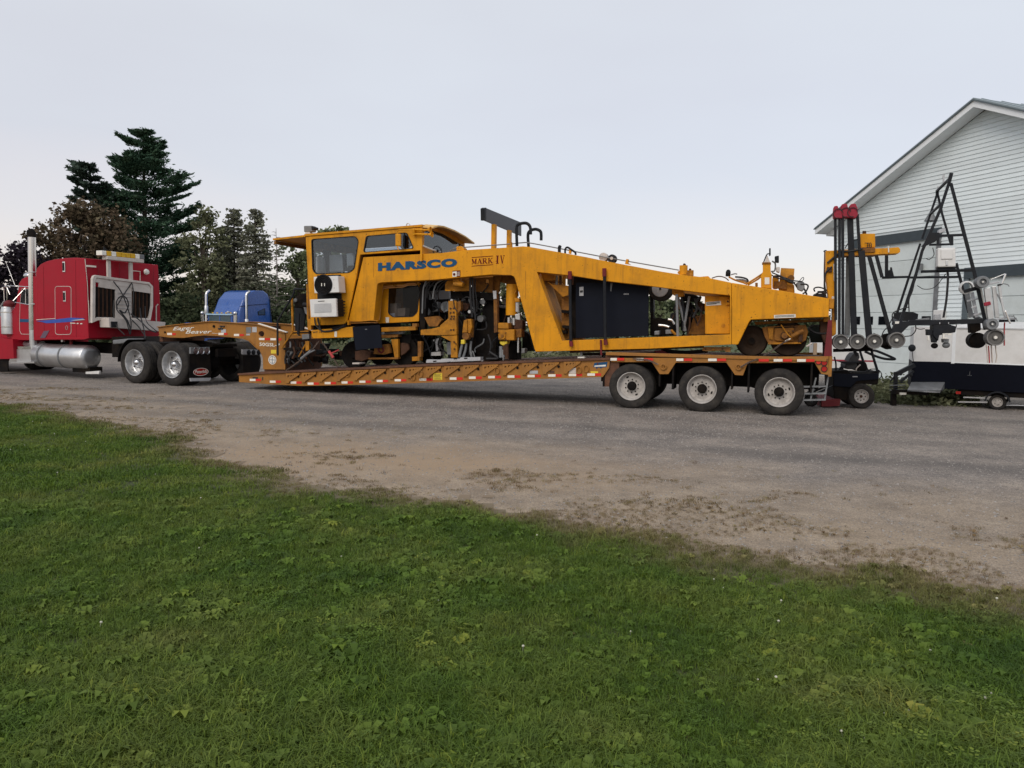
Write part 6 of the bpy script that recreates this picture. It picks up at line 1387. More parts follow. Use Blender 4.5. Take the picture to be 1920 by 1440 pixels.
for a, b, c2, d2 in ((905, 1130, 905, 1290), (960, 1120, 950, 1250), (985, 1100, 990, 1310), (930, 1180, 940, 1290)): TU([Fq(a, b), Fq(c2, d2)], .42, .045, 'tamping_tine', GREY if a < 950 else RUST, 10, 0)
PR([Fq(1015, 1060), Fq(1130, 1060), Fq(1125, 1320), Fq(1010, 1320)], .9, 1.3, 'dark_interior_box', BLKM, .02); PR([Fq(845, 560), Fq(1005, 570), Fq(1000, 790), Fq(850, 790)], 1.3, 1.7, 'dark_interior_box', BLKM, .02); TU([Fq(850, 562), Fq(1000, 575)], 1.2, .04, 'cross_bar', GREY, 8, 0); TU([Fq(740, 1210), Fq(860, 1300), Fq(700, 1310)], .4, .03, 'hydraulic_hose', HOSE)
PR([Fq(1195, 1160), Fq(1245, 1160), Fq(1240, 1230), Fq(1190, 1235)], .6, .8, 'rail_clamp', GREY, .01); PR([Fq(1210, 900), Fq(1300, 960), Fq(1370, 1200), Fq(1200, 1200)], 1.4, 1.6, 'guard_plate', BLKM, .01)
PR([Fq(660, 1300), Fq(830, 1225), Fq(860, 1340), Fq(660, 1340)], .5, .8, 'squeeze_link', BLKM, .02)
# measuring discs low down between the tines
for a, b, r_ in ((890, 1310, 7.5), (635, 1320, 4)):
    CY(Fq(a, b), .95, 1.0, r_, 'tape_wheel', LGREY); CY(Fq(a, b), .93, .955, r_ * .6, 'tape_wheel_hub', BLK)
# ---- on top
TU([Bq(282, 410), Bq(330, 385), Bq(420, 376), Bq(780, 350), Bq(900, 338), Bq(990, 345), Bq(1440, 431), Cq(860, 255), Cq(1510, 368)], .35, .014, 'cable_rail', GREY, 6, 3)
PR([Bq(792, 332), Bq(806, 332), Bq(808, 376), Bq(794, 376)], .3, .36, 'rail_post', YEL2, 0); PR([Bq(340, 370), Bq(380, 365), Bq(405, 385), Bq(405, 402), Bq(340, 405)], .3, .5, 'rail_post', YEL, .01)
xs = T.q(*Bq(566, 50), .1)[0]
def sx(a, b): return T.qx(*Bq(a, b), xs)
MB().prism([sx(572, 42), sx(880, 168), sx(880, 282), sx(572, 152)], xs, xs + .03, axis='x').build('cross_board', mat('board_grey', (.075, .078, .09), .5), mc)
MB().prism([sx(558, 50), sx(572, 42), sx(572, 152), sx(560, 150)], xs - .04, xs + .06, axis='x').build('board_end', BLK, mc)
for a0_, b0_, a1_, b1_ in ((625, 182, 660, 385), (755, 232, 783, 380)):
    p = sx(a0_, b0_); q = sx(a1_, b1_); MB().box(xs + .035, xs + .12, p[0] - .01, p[0] + .14, q[1] - .2, p[1]).build('board_post', YEL, mc)
TU([Bq(852, 366), Bq(848, 230), Bq(856, 190), Bq(890, 175), Bq(935, 175), Bq(963, 205), Bq(968, 268)], .25, .035, 'grab_rail', BLK); TU([Bq(950, 372), Bq(945, 270), Bq(965, 236), Bq(1010, 224), Bq(1048, 240), Bq(1056, 270), Bq(1056, 318)], .5, .035, 'grab_rail', BLK)
TU([Cq(270, 185), Cq(270, 125)], .3, .035, 'pipe_stub', BLK, 10, 0); CY(Cq(271, 122), .26, .34, 2.6, 'stub_cap', BLK); TU([Cq(330, 195), Cq(332, 150), Cq(355, 132), Cq(400, 160), Cq(435, 185), Cq(440, 210)], .3, .022, 'breather_hose', BLK); PR([Cq(372, 150), Cq(395, 160), Cq(388, 200), Cq(365, 195)], .3, .36, 'rail_post', YEL, .005)
CY(Cq(725, 232), .4, .6, 8.2, 'air_filter', CRM); CY(Cq(815, 250), .35, .5, 8.2, 'air_filter', BLK); CY(Cq(812, 245), .33, .36, 3, 'filter_cap', CRM); PR([Cq(965, 252), Cq(988, 255), Cq(982, 292), Cq(1010, 310), Cq(950, 302)], .3, .4, 'rail_post', YEL, .005)
TU([D(310, 380), D(312, 292)], .35, .085, 'spring_turret', YEL, 16, 0); CY(D(318, 284), .3, .4, 2.6, 'turret_cap', RUST); TU([D(375, 392), D(376, 338)], .6, .07, 'spring_turret', YEL2, 16, 0); CY(D(372, 330), .55, .63, 2.2, 'turret_cap', RUST); PR([D(255, 350), D(290, 330), D(400, 375), D(400, 395), D(255, 368)], .3, .45, 'turret_base', YEL2, .01)
PR([D(430, 402), D(545, 392), D(565, 412), D(440, 420)], .25, .8, 'hatch', YEL, .01)
CY(D(735, 350), .4, .5, 4.2, 'exhaust_cap', BLK); TU([D(735, 350), D(732, 395)], .45, .05, 'exhaust_pipe', BLKM, 12, 0)
for i, (pts, y_, r_, m_) in enumerate((([(580, 412), (640, 395), (700, 405), (740, 435)], .4, .012, RUST), ([(740, 400), (800, 430), (880, 455), (900, 465)], .4, .02, YEL2), ([(760, 380), (800, 370), (820, 375)], .4, .014, GREY), ([(800, 400), (860, 405), (910, 420), (925, 445)], .45, .02, HOSE), ([(810, 430), (860, 430), (900, 440), (920, 462)], .5, .03, ALU),
        ([(1150, 360), (1250, 400), (1340, 440), (1400, 520)], .6, .014, HOSE), ([(1140, 380), (1200, 410), (1300, 430), (1440, 445)], .4, .014, HOSE), ([(1420, 470), (1470, 470), (1492, 490), (1470, 540), (1440, 560)], .4, .018, HOSE), ([(1370, 470), (1400, 500), (1450, 510), (1480, 570)], .45, .02, HOSE), ([(1400, 450), (1440, 405), (1450, 420), (1430, 450)], .4, .008, HOSE),
        ([(1555, 540), (1548, 510), (1590, 498), (1650, 515), (1655, 535), (1580, 540)], .5, .016, HOSE), ([(1550, 575), (1600, 545), (1650, 560), (1655, 590)], .5, .02, HOSE), ([(1650, 160), (1645, 400), (1655, 520), (1665, 560)], .7, .016, HOSE), ([(900, 472), (1000, 410), (1062, 368)], .3, .02, YEL2), ([(920, 478), (1010, 425), (1062, 385)], .5, .02, YEL2))): TU([D(*p) for p in pts], y_, r_, 'pipe_run', m_, 6)
PR([D(1062, 270), D(1135, 270), D(1137, 350), D(1147, 380), D(1147, 512), D(1045, 500), D(1045, 390), D(1062, 350)], .25, .55, 'lamp_tower', YEL, .01); PR([D(1055, 262), D(1140, 262), D(1140, 274), D(1055, 274)], .22, .58, 'tower_cap', YELR, 0); PR([D(1080, 262), D(1100, 200), D(1108, 200), D(1132, 262)], .3, .45, 'tower_cone', CRM, .005)
PR([D(1080, 405), D(1125, 405), D(1125, 470), D(1080, 470)], .24, .249, 'label', LWHT, 0); TU([D(1070, 262), D(1100, 190), D(1125, 180)], .3, .012, 'lamp_cable', HOSE)
PR([D(1122, 128), D(1137, 126), D(1138, 190), D(1122, 198)], .3, .5, 'flood_lamp', BLK, .01); PR([D(1174, 205), D(1215, 196), D(1216, 264), D(1178, 258)], .3, .5, 'flood_lamp', BLK, .015); PR([D(1188, 306), D(1224, 304), D(1222, 360), D(1190, 350)], .3, .5, 'flood_lamp', CRM, .015); TU([D(1150, 250), D(1180, 275), D(1175, 340), D(1140, 350)], .4, .016, 'lamp_bracket', GREY)
PR([D(1155, 385), D(1215, 378), D(1215, 500), D(1155, 500)], .8, 1.6, 'engine_hood', YEL, .04); TU([D(1225, 405), D(1352, 412)], .9, .20, 'hydraulic_tank', YEL2, 20, 0); CY(D(1330, 412), .66, .72, 6.5, 'tank_end', YELR); PR([D(1170, 440), D(1290, 445), D(1290, 520), D(1170, 505)], .55, .7, 'pump_bracket', YELR, .01); TU([D(1160, 400), D(1230, 395), D(1300, 440), D(1370, 460)], .5, .022, 'hydraulic_hose', HOSE); PR([D(1215, 440), D(1360, 470), D(1365, 560), D(1215, 530)], .6, .9, 'engine_cowl', YEL2, .03)
PR([D(1380, 450), D(1455, 445), D(1460, 500), D(1440, 540), D(1390, 520)], .4, .55, 'valve_block', GREY, .02); PR([D(1545, 560), D(1660, 555), D(1665, 600), D(1545, 590)], .5, .8, 'valve_block', BLK, .02); PR([D(990, 455), D(1015, 455), D(1015, 492), D(990, 490)], .3, .4, 'tank_cap', YELR, .01)
# ---- dark engine bay panel in the long opening
PR([Cq(440, 500), Cq(800, 500), Cq(1195, 540), Cq(1195, 1050), Cq(440, 1075)], .46, .50, 'engine_side_panel', NAVY, .004); PR([Cq(375, 430), Cq(1200, 500), Cq(1200, 545), Cq(800, 500), Cq(440, 505), Cq(440, 1075), Cq(370, 1080), Cq(385, 640)], .8, .9, 'engine_bay_wall', BLKM, .01)
PR([Cq(295, 640), Cq(370, 640), Cq(370, 1080), Cq(330, 1100), Cq(290, 940)], .7, .9, 'bay_post', YELR, .01)
for k, (a, b) in enumerate(((290, 780), (300, 940), (270, 990))): PR([Cq(a, b), Cq(a + 70, b + 5), Cq(a + 70, b + 40), Cq(a, b + 30)], .5, .7, 'terminal_box', BLKM, .01)
PR([Cq(370, 430), Cq(1190, 470), Cq(1190, 560), Cq(370, 510)], 1.2, 1.3, 'pipe_rack', YELR, .01); 
for k in range(7): TU([Cq(240 + k * 42, 425), Cq(240 + k * 42, 520)], .6 + .05 * k, .03, 'pipe_stub', (GREY, RUST, YEL2)[k % 3], 8, 0)
PR([Cq(478, 545), Cq(520, 540), Cq(520, 635), Cq(478, 635)], .448, .458, 'notice', LGREY, 0); PR([Cq(484, 580), Cq(514, 578), Cq(514, 600), Cq(484, 602)], .443, .447, 'notice_print', LBLK, 0); PR([Cq(800, 505), Cq(822, 505), Cq(808, 590), Cq(800, 585)], .448, .458, 'latch', GREY, 0)
for k in range(4): PR([Cq(938 + k * 14, 612), Cq(947 + k * 14, 610), Cq(947 + k * 14, 622), Cq(938 + k * 14, 623)], .45, .458, 'panel_print', LGREY, 0)
for a, b0, b1 in ((380, 385, 1160), (738, 355, 1145)):
    q = T.p(*Cq(a, b0), .05); q2 = T.p(*Cq(a + 10, b1), .05); MB().tube([q, q.lerp(q2, .08), q.lerp(q2, .92), q2], .035, 8).build('tie_bar', BLK, mc)
    MB().tube([q + Vector((0, -.01, .01)), q.lerp(q2, .1) + Vector((0, -.01, 0))], .045, 8).build('tie_bar_sleeve', REDW, mc); MB().tube([q.lerp(q2, .93) + Vector((0, -.01, 0)), q2 + Vector((.02, -.01, 0))], .042, 8).build('tie_bar_sleeve', REDW, mc)
CY(Cq(1320, 560), .9, 1.1, 24, 'spare_tyre', RUB, 32); CY(Cq(1315, 562), .87, .91, 15.5, 'spare_rim', LGREY, 32); CY(Cq(1315, 562), .85, .872, 2, 'rim_hub', BLK, 12)
TU([Cq(1488, 620), Cq(1500, 1055)], .3, .03, 'bay_strut', GREY, 8, 0)
for pts, m_ in (([(1500, 640), (1540, 800), (1580, 1000)], GREY), ([(1620, 640), (1600, 760), (1560, 1000)], GREY), ([(1540, 640), (1560, 800), (1555, 1000)], BLK), ([(1680, 660), (1700, 760), (1660, 860)], HOSE), ([(1740, 640), (1690, 720), (1750, 800)], HOSE), ([(1400, 880), (1440, 890), (1465, 930)], ALU), ([(1300, 940), (1360, 945), (1410, 960)], ALU), ([(1430, 990), (1480, 1040)], YEL2)): TU([Cq(*p) for p in pts], .6, .028, 'engine_pipe', m_, 8)
for pts, y_, m_ in (([(1215, 800), (1240, 790), (1250, 870), (1300, 860), (1440, 890), (1480, 950), (1490, 1050), (1210, 1050)], 1.0, BLKM), ([(1420, 830), (1440, 810), (1500, 810), (1500, 900), (1425, 900)], .9, BLK), ([(1255, 1000), (1310, 995), (1310, 1040), (1255, 1045)], .6, GREY), ([(1370, 985), (1440, 985), (1440, 1030), (1370, 1035)], .6, GREY), ([(1510, 600), (1660, 620), (1740, 650), (1720, 700), (1540, 690)], .9, BLKM),
        ([(1520, 700), (1640, 700), (1660, 800), (1640, 980), (1530, 1000)], 1.1, BLKM), ([(1660, 860), (1780, 820), (1790, 1040), (1600, 1040), (1620, 1000)], .9, YELR), ([(1700, 690), (1790, 720), (1790, 790), (1720, 800)], 1.0, RUST), ([(1210, 590), (1245, 600), (1250, 800), (1210, 820)], 1.0, BLK), ([(1440, 560), (1560, 580), (1560, 640), (1500, 650), (1440, 620)], .5, YEL2)): PR([Cq(*p) for p in pts], y_, y_ + .25, 'engine_block', m_, .02)
PR([D(512, 580), D(752, 585), D(752, 940), D(515, 942)], .44, 1.2, 'fuel_tank', YEL, .015); PR([D(522, 640), D(665, 628), D(668, 666), D(524, 674)], .43, .438, 'label', LWHT, 0)
for k in range(3): PR([D(528, 644 + k * 9), D(655 - 30 * (k == 2), 634 + k * 9), D(655 - 30 * (k == 2), 639 + k * 9), D(528, 649 + k * 9)], .426, .4295, 'label_print', LBLK, 0)
PR([D(712, 608), D(750, 608), D(750, 666), D(714, 666)], .38, .438, 'switch_box', YEL, .01); CY(D(731, 634), .37, .381, 1.8, 'switch_knob', RUST, 10); CY(D(688, 862), .43, .442, 3.4, 'tank_plug', YEL2)
PR([D(1168, 762), D(1372, 752), D(1374, 784), D(1170, 792)], Y0 - .008, Y0 - .003, 'label', LWHT, 0)
for k in range(2): PR([D(1178, 768 + k * 11), D(1362, 759 + k * 11), D(1362, 764 + k * 11), D(1178, 773 + k * 11)], Y0 - .011, Y0 - .0085, 'label_print', LBLK, 0)
# lower skid and brackets below the lower chord
TU([Cq(380, 1215), Cq(1770, 1160)], .3, .03, 'skid_bar', RUST, 8, 0); TU([Cq(500, 1240), Cq(1500, 1225)], .8, .03, 'skid_bar', BLKM, 8, 0); TU([Cq(700, 1090), Cq(706, 1250)], .08, .022, 'tie_rod', REDW, 8, 0); TU([Cq(498, 1215), Cq(498, 1270)], .3, .03, 'jack_screw', GREY, 8, 0); PR([Cq(460, 1268), Cq(530, 1268), Cq(530, 1282), Cq(460, 1282)], .2, .45, 'jack_pad', LWHT, 0)
PR([D(490, 1065), D(755, 1065), D(755, 1112), D(710, 1112), D(700, 1095), D(540, 1105), D(490, 1100)], .3, .4, 'hitch_plate', TRL, .006); CY(D(597, 1086), .28, .30, 2.8, 'hitch_pin', YEL2)
for a in (520, 680): CY(D(a, 1084), .285, .301, 1.6, 'hitch_bolt', RUST, 10)
TU([D(100, 1095), D(300, 1115), D(420, 1110), D(540, 1100)], .5, .04, 'brake_hose', BLKM); PR([D(30, 1100), D(110, 1095), D(180, 1135), D(60, 1138)], .4, .9, 'timber_wedge', REDW, .01)
# rear bogie with engine gearbox
PR([G(120, 390), G(1340, 340), G(1330, 380), G(150, 440)], .6, 2.0, 'bogie_top', YELR, .01)
PR([G(345, 470), G(470, 462), G(800, 455), G(1000, 440), G(1040, 560), G(1000, 700), G(900, 765), G(370, 772), G(300, 640), G(255, 490)], .48, .7, 'bogie_frame', YELR, .015)
PR([G(470, 500), G(800, 490), G(805, 560), G(790, 720), G(540, 720), G(465, 700)], .43, .479, 'gear_cover', YELR, .02); PR([G(470, 482), G(805, 472), G(805, 486), G(470, 497)], .44, .479, 'cover_slot', BLKM, 0); PR([G(355, 490), G(455, 490), G(440, 700), G(380, 680)], .44, .479, 'bogie_rib', YEL2, .01); PR([G(360, 742), G(900, 735), G(925, 760), G(365, 775)], .40, .5, 'bogie_lip', YEL2, .006)
CY(G(640, 625), .36, .43, 7.6, 'axle_cap_ring', RUST); CY(G(640, 625), .33, .362, 6, 'axle_cap', YELR)
TU([G(580, 440), G(700, 610), G(760, 650)], .34, .012, 'brake_line', YEL2); TU([G(650, 720), G(740, 675)], .32, .014, 'brake_lever', TW, 8, 0); TU([G(760, 640), G(900, 560), G(960, 540)], .35, .04, 'brake_cylinder', YELR); PR([G(880, 620), G(950, 600), G(940, 720), G(870, 740)], .38, .45, 'brake_casting', RUST, .01)
for k in range(9): CY(G(720 + random.uniform(-20, 200), 600 + random.uniform(-60, 80)), .38, .44, random.uniform(.8, 1.8), 'brake_fitting', RUST if k % 2 else YEL2, 10)
TU([G(1050, 500), G(1150, 570), G(1300, 590), G(1400, 560)], .5, .02, 'hydraulic_hose', HOSE); TU([G(1030, 520), G(1100, 460), G(1230, 455)], .5, .02, 'hydraulic_hose', HOSE); PR([G(1050, 480), G(1240, 470), G(1330, 560), G(1330, 740), G(1080, 740)], 1.4, 1.5, 'guard_plate', mat('green_grey_panel', (.05, .065, .055), .7), 0)
PR([G(1240, 380), G(1420, 370), G(1400, 560), G(1370, 750), G(1310, 760), G(1240, 560)], .5, .8, 'end_casting', RUST, .03); PR([G(1300, 310), G(1400, 310), G(1400, 390), G(1300, 392)], .3, .5, 'end_block', YEL2, .01); PR([G(1130, 750), G(1190, 750), G(1185, 950), G(1120, 950)], .5, .6, 'timber_block', BOXB, .01); TU([G(1010, 810), G(1105, 750)], .4, .02, 'chain_bar', CRM, 6, 0)
PR([G(1330, 560), G(1440, 560), G(1445, 600), G(1390, 640), G(1390, 1020), G(1330, 1020)], .55, 1.4, 'end_guard', REDW, .01)
# end of the machine: boom column and arm
PR([G(1385, 0), G(1480, 0), G(1470, 170), G(1390, 170)], .15, .5, 'end_block', YEL2, .01); PR([G(1440, 300), G(1512, 300), G(1508, 600), G(1450, 640), G(1440, 600)], .3, .5, 'lower_column', YEL2, .01); PR([G(1440, 0), G(1515, 0), G(1508, 300), G(1442, 300)], .3, .45, 'lower_column', YEL2, .01)
yb0, yb1 = .35, .65
PR([Hq(128, 765), Hq(232, 762), Hq(300, 755), Hq(412, 750), Hq(412, 800), Hq(255, 808), Hq(215, 830), Hq(194, 880), Hq(196, 1010), Hq(206, 1110), Hq(212, 1200), Hq(170, 1262), Hq(148, 1250), Hq(148, 1140), Hq(128, 960)], yb0, yb1, 'boom_column', YEL, .012)
PR([Hq(412, 752), Hq(660, 742), Hq(740, 735), Hq(755, 750), Hq(755, 775), Hq(740, 788), Hq(550, 796), Hq(412, 800)], yb0 - .02, yb1 + .02, 'boom_arm', YEL, .02); PR([Hq(250, 802), Hq(550, 795), Hq(552, 803), Hq(250, 812)], yb0 - .03, yb1 + .03, 'boom_flange', YELR, 0)
PR([Hq(414, 622), Hq(544, 620), Hq(546, 736), Hq(414, 740)], yb0 + .05, yb0 + .35, 'valve_box', YEL, .01); PR([Hq(440, 597), Hq(470, 597), Hq(470, 621), Hq(440, 621)], yb0 + .1, yb0 + .2, 'box_cap', RUST, .01)
PR([Hq(445, 742), Hq(545, 740), Hq(545, 778), Hq(448, 780)], yb0 - .06, yb0 - .021, 'arm_bracket', YELR, .005); TU([Hq(140, 870), Hq(200, 820), Hq(260, 775), Hq(330, 770), Hq(440, 750)], yb0 - .04, .02, 'hydraulic_hose', HOSE)
for k in range(3): TU([Hq(455 + k * 22, 700), Hq(480 + k * 15, 705), Hq(478 + k * 15, 738), Hq(440 + k * 15, 742)], yb0 - .0, .008, 'valve_cable', HOSE, 5)
TU([Hq(290, 745), Hq(330, 690), Hq(412, 668)], yb0, .010, 'valve_cable', HOSE, 5); TU([Hq(120, 775), Hq(112, 772), Hq(118, 765), Hq(135, 764)], .5, .012, 'hook', BLK, 5)
TU([Hq(180, 900), Hq(125, 960), Hq(118, 1100), Hq(140, 1200)], yb0 - .05, .018, 'hydraulic_hose', HOSE); PR([Hq(140, 900), Hq(180, 905), Hq(182, 945), Hq(130, 945)], yb0 - .05, yb0 - .002, 'boom_clamp', RUST, .01); PR([Hq(178, 1150), Hq(205, 1150), Hq(205, 1205), Hq(178, 1205)], yb0 - .06, yb0 - .002, 'label_box', CRM, .01)
TU([Hq(656, 725), Hq(658, 780)], yb0 - .04, .012, 'arm_pin', LWHT, 6, 0)
# ---- things on the deck: aluminium bridging ramp, chains
al_ = thing('bridging_plate', 'light grey slotted metal plate lying on the deck under the tamping units', 'plate', T, T.p(850, 680, .25))
PR([Fq(-160, 1345), Fq(-150, 1320), Fq(40, 1325), Fq(60, 1310), Fq(320, 1308), Fq(330, 1290), Fq(612, 1285), Fq(612, 1335), Fq(-60, 1365), Fq(-160, 1368)], .25, .45, 'plate_body', LGREY, .004, parent=al_)
for a, b in ((-60, 1338), (140, 1352), (235, 1300), (380, 1296), (455, 1345)): PR([Fq(a, b), Fq(a + 45, b - 4), Fq(a + 45, b + 12), Fq(a, b + 16)], .24, .249, 'plate_slot', BLK, 0, parent=al_)
def chain(label, pts, group='tie down chains', col=CHAIN, bind=None, r=.018):
    P = spline([T.p(*p[0], p[1]) for p in pts], 8); c = thing('tie_down_chain', label, 'chain', T, (P[0].x, P[0].y, P[0].z), group)
    L = 0; mb = MB(); step = .05; i = 0
    for a, b in zip(P, P[1:]):
        d = b - a; n_ = max(1, int(d.length / step))
        for k in range(n_):
            cpt = a + d * ((k + .5) / n_); u = d.normalized(); v = (u.orthogonal().normalized() if i % 2 else u.cross(u.orthogonal()).normalized()); i += 1
            pts_ = [cpt + u * (.034 * math.cos(t)) + v * (.016 * math.sin(t)) for t in np.linspace(0, 2 * math.pi, 9)]
            mb.tube(pts_, r * .38, 4, caps=False)
    mb.build('links', col, c, kind='stuff')
    if bind:
        q0, q1 = T.p(*bind[0], bind[2]), T.p(*bind[1], bind[2]); MB().tube([q0, q1], .035, 10).build('ratchet_binder', bind[3], c)
        MB().tube([q0.lerp(q1, .4), q0.lerp(q1, .4) + Vector((.25, -.05, .10))], .018, 8).build('binder_handle', bind[3], c)
    return c
chain('front chain with a red ratchet running down from the chassis to the low deck', [(A(500, 1160), .1), (A(570, 1260), .0), (A(640, 1370), -.03)], bind=(A(560, 1240), A(600, 1300), -.02, PINK))
chain('chain with a long grey binder sloping down toward the gooseneck', [(A(470, 1150), .1), (A(380, 1260), .0), (A(240, 1370), -.02), (A(180, 1410), .0)], bind=(A(400, 1235), A(310, 1310), -.03, GREY))
chain('rear chain wound over the rear axle gearbox to the deck', [(G(700, 700), .3), (G(560, 780), .2), (G(440, 870), .1), (G(300, 950), .0)], r=.01)
chain('rear chain lying along the rub rail above the last two wheels', [(Cq(1040, 1290), -.06), (Cq(1180, 1300), -.07), (Cq(1290, 1345), -.07)])
chain('rear chain hanging by the ring left of the last wheel', [(D(1010, 1180), -.06), (D(930, 1210), -.07), (D(860, 1250), -.07)])

# invented dark filler plumbing, deepening the darkness behind the arch and in the engine bay
r = random.Random(42)
HM = [HOSE, BLKM, BLK, RUST, GREY, HOSE]
for i in range(64):
    bay = i % 4 == 3
    if bay: x0, x1, ya, yb = 1262, 1318, 555, 640
    else: x0, x1, ya, yb = 775, 975, 528, 672
    a = r.uniform(x0, x1); b = r.uniform(ya, yb - 30); yy = r.uniform(.55, 1.5); dx = r.uniform(-22, 22) * (.5 if bay else 1); dy = r.uniform(20, 70) * (.6 if bay else 1)
    TU([(a, b), (a + dx * .2 + r.uniform(-6, 6), b + dy * .35), (a + dx * .8 + r.uniform(-6, 6), b + dy * .7), (a + dx, min(b + dy, yb))], yy, r.uniform(.010, .024), 'hydraulic_hose', HM[i % 6], 6)
for i in range(46):
    bay = i % 5 == 4
    if bay: a, b = r.uniform(1262, 1315), r.uniform(570, 635)
    else: a, b = r.uniform(778, 965), r.uniform(560, 668)
    w_, h_ = r.uniform(4, 11), r.uniform(4, 14); yy = r.uniform(.9, 1.8); k = r.uniform(-2, 2)
    PR([(a, b), (a + w_, b + k), (a + w_ - k, b + h_), (a + k, b + h_ - k)], yy, yy + r.uniform(.08, .3), 'filler_block', (BLKM, BLKM, RUST, BLK, YELR)[i % 5], .012)
for a, b, c, d, yy in ((780, 545, 850, 600, 2.0), (852, 540, 900, 590, 1.95), (902, 600, 975, 672, 2.0), (770, 605, 800, 668, 1.9), (840, 600, 900, 672, 2.05)):
    PR([(a, b), (c, b - 3), (c, d), (a, d)], yy, yy + .06, 'rear_guard', BLKM, 0)  # black sheets added to shut out the bright background
for k in range(9): CY((1366, 540 + k * 11.5), Y0 - .012, Y0 - .0, .9, 'bolt_head', YEL2, 8); CY((1379 + k * 16, 536 + k * 3.1), Y0 - .012, Y0 - .0, .9, 'bolt_head', YEL2, 8)
for a, b in ((700, 480), (985, 520)): PR([(a, b - 12 if a > 900 else b), (a + .8, b - 12 if a > 900 else b), (a + .8, b + 40), (a, b + 40)], Y0 - .004, Y0 - .001, 'weld_seam', YEL2, 0)
# clutter behind the front steps
for i in range(22):
    a, b = r.uniform(536, 578), r.uniform(640, 688); TU([(a, b - 18), (a + r.uniform(-8, 8), b - 6), (a + r.uniform(-12, 12), b + 4)], r.uniform(.25, .5), r.uniform(.012, .03), 'hydraulic_hose', HM[i % 6], 6)
for i in range(16):
    a, b = r.uniform(585, 660), r.uniform(640, 672); PR([(a, b), (a + r.uniform(5, 16), b), (a + r.uniform(5, 14), b + r.uniform(6, 16)), (a, b + 10)], 1.0 + .06 * i, 1.2 + .06 * i, 'underframe_box', (BLKM, RUST, BLK)[i % 3], .01)
# ================================================================== STOWED MEASURING GEAR AT THE END OF THE MACHINE
K1 = lambda a, b: (1540 + a / 8.47, 620 + b / 8.47)
J = lambda a, b: (1700 + a / 6.86, 580 + b / 6.86)
M7 = lambda a, b: (1760 + a / 7.2, 480 + b / 7.2)
L3 = lambda a, b: (1640 + a / 8.727, 560 + b / 8.727)
FAC = mat('roller_face', (.10, .10, .10), .6, var=.25, scale=8, dirt=(.2, .18, .15), damt=.5)
FACR = mat('roller_rim', (.17, .165, .16), .6, var=.2)
def BMY(a, b, y, wpx, name, m_, parent, d=None, y2=None):
    p = T.p(*a, y); q = T.p(*b, y if y2 is None else y2); w_ = wpx / FPX * 15.0
    return MB().beam(p, q, w_ * 1.12, d or w_, up=(0, 1, 0)).build(name, m_, parent, bevel=.006)
def roller(c, rpx, y, dep, parent):
    P = T.p(*c, y); r = rpx / FPX * 15.0
    MB().lathe([(r * .93, dep), (r, dep - .02), (r, .02), (r * .97, 0), (r * .84, 0), (r * .82, .05), (.05, .055), (.045, .02), (.001, .02)], P, (0, 1, 0), 32).build('roller', FAC, parent)
    MB().lathe([(r * .84, -.003), (r * .975, -.003), (r * .985, .004), (r * .83, .004)], P, (0, 1, 0), 32, closed=True).build('roller_rim', FACR, parent)
    MB().lathe([(.001, .0), (.028, 0), (.03, .02)], P, (0, 1, 0), 12).build('roller_bolt', LWHT, parent)
arms = [('leftmost black measuring arm with a red head, beside the yellow column', [((1566, 404), (1567, 600), 4.2), ((1574.2, 402), (1573.6, 632), 4.2), ((1580, 402), (1580.5, 632), 4.4)], [(1563, 409), (1562.5, 398), (1564, 386), (1571, 385), (1573, 391), (1579, 397), (1580, 409)], (1576.6, 641), 14.3, .16),
        ('second black measuring arm from the yellow column, red head on top', [((1593.5, 400), (1601.5, 630), 9.5)], [(1577, 408), (1577, 386), (1579, 382), (1588, 381), (1591, 390), (1595, 395), (1595, 408)], (1608, 640.5), 14.3, .22),
        ('third black measuring arm from the yellow column, red head on top', [((1607.5, 402), (1611.5, 470), 4.5), ((1615, 470), (1629.5, 632), 10)], [(1592, 408), (1593, 386), (1596, 381.5), (1605, 381), (1609, 392), (1609, 402), (1605, 409)], (1640, 640), 14.3, .20),
        ('right hand black measuring arm leaning out to its own roller', [((1629.5, 480), (1671.5, 632), 6.0), ((1643, 479), (1654, 520), 5)], None, (1681.6, 637.7), 15, .24)]
for lb_, poles, head, rc, rr, yy in arms:
    P0 = T.p(*rc, yy); t = thing('roller_rig', lb_, 'measuring arm', T, (P0.x, P0.y, P0.z), 'measuring arms stowed upright')
    for a, b, w_ in poles: BMY(a, b, yy + .12, w_, 'pole', BLK, t, .07)
    if head:
        MB().prism(T.poly(head, yy), yy + .02, yy + .22).build('foam_head', REDH, t, bevel=.02)
        c_ = T.p((head[0][0] + head[-1][0]) / 2, (head[0][1] + head[2][1]) / 2 + 3, yy); MB().tube([c_ + Vector((.09 * math.cos(a_), .0, .09 * math.sin(a_))) for a_ in np.linspace(0, 5, 12)], .008, 5).build('head_cable', HOSE, t)
    roller(rc, rr, yy - .06, .30, t)
    BMY((rc[0] - 3, rc[1]), (rc[0] + 3, rc[1] - 14), yy + .2, 9, 'fork', BLKM, t, .05)
rk = thing('arm_rack', 'black bars and grey post holding the row of rollers behind the trailer', 'rack', T, T.p(1610, 660, .5))
BMY((1591, 482), (1588.5, 628), .55, 8, 'grey_post', GREY, rk, .06); BMY((1601, 655), (1607, 668), .5, 5, 'bar', BLK, rk); 
for p0, p1, y_ in (((1596, 653), (1690, 640), .45), ((1562, 657), (1636, 655), .6)): BMY(p0, p1, y_, 6, 'bar', BLKM, rk)
roller((1664, 638), 12, .7, .3, rk); PR([K1(980, 60), K1(1080, 40), K1(1120, 290), K1(1040, 300), K1(960, 260)], .5, .7, 'hanger_plate', BLKM, .01, parent=rk)
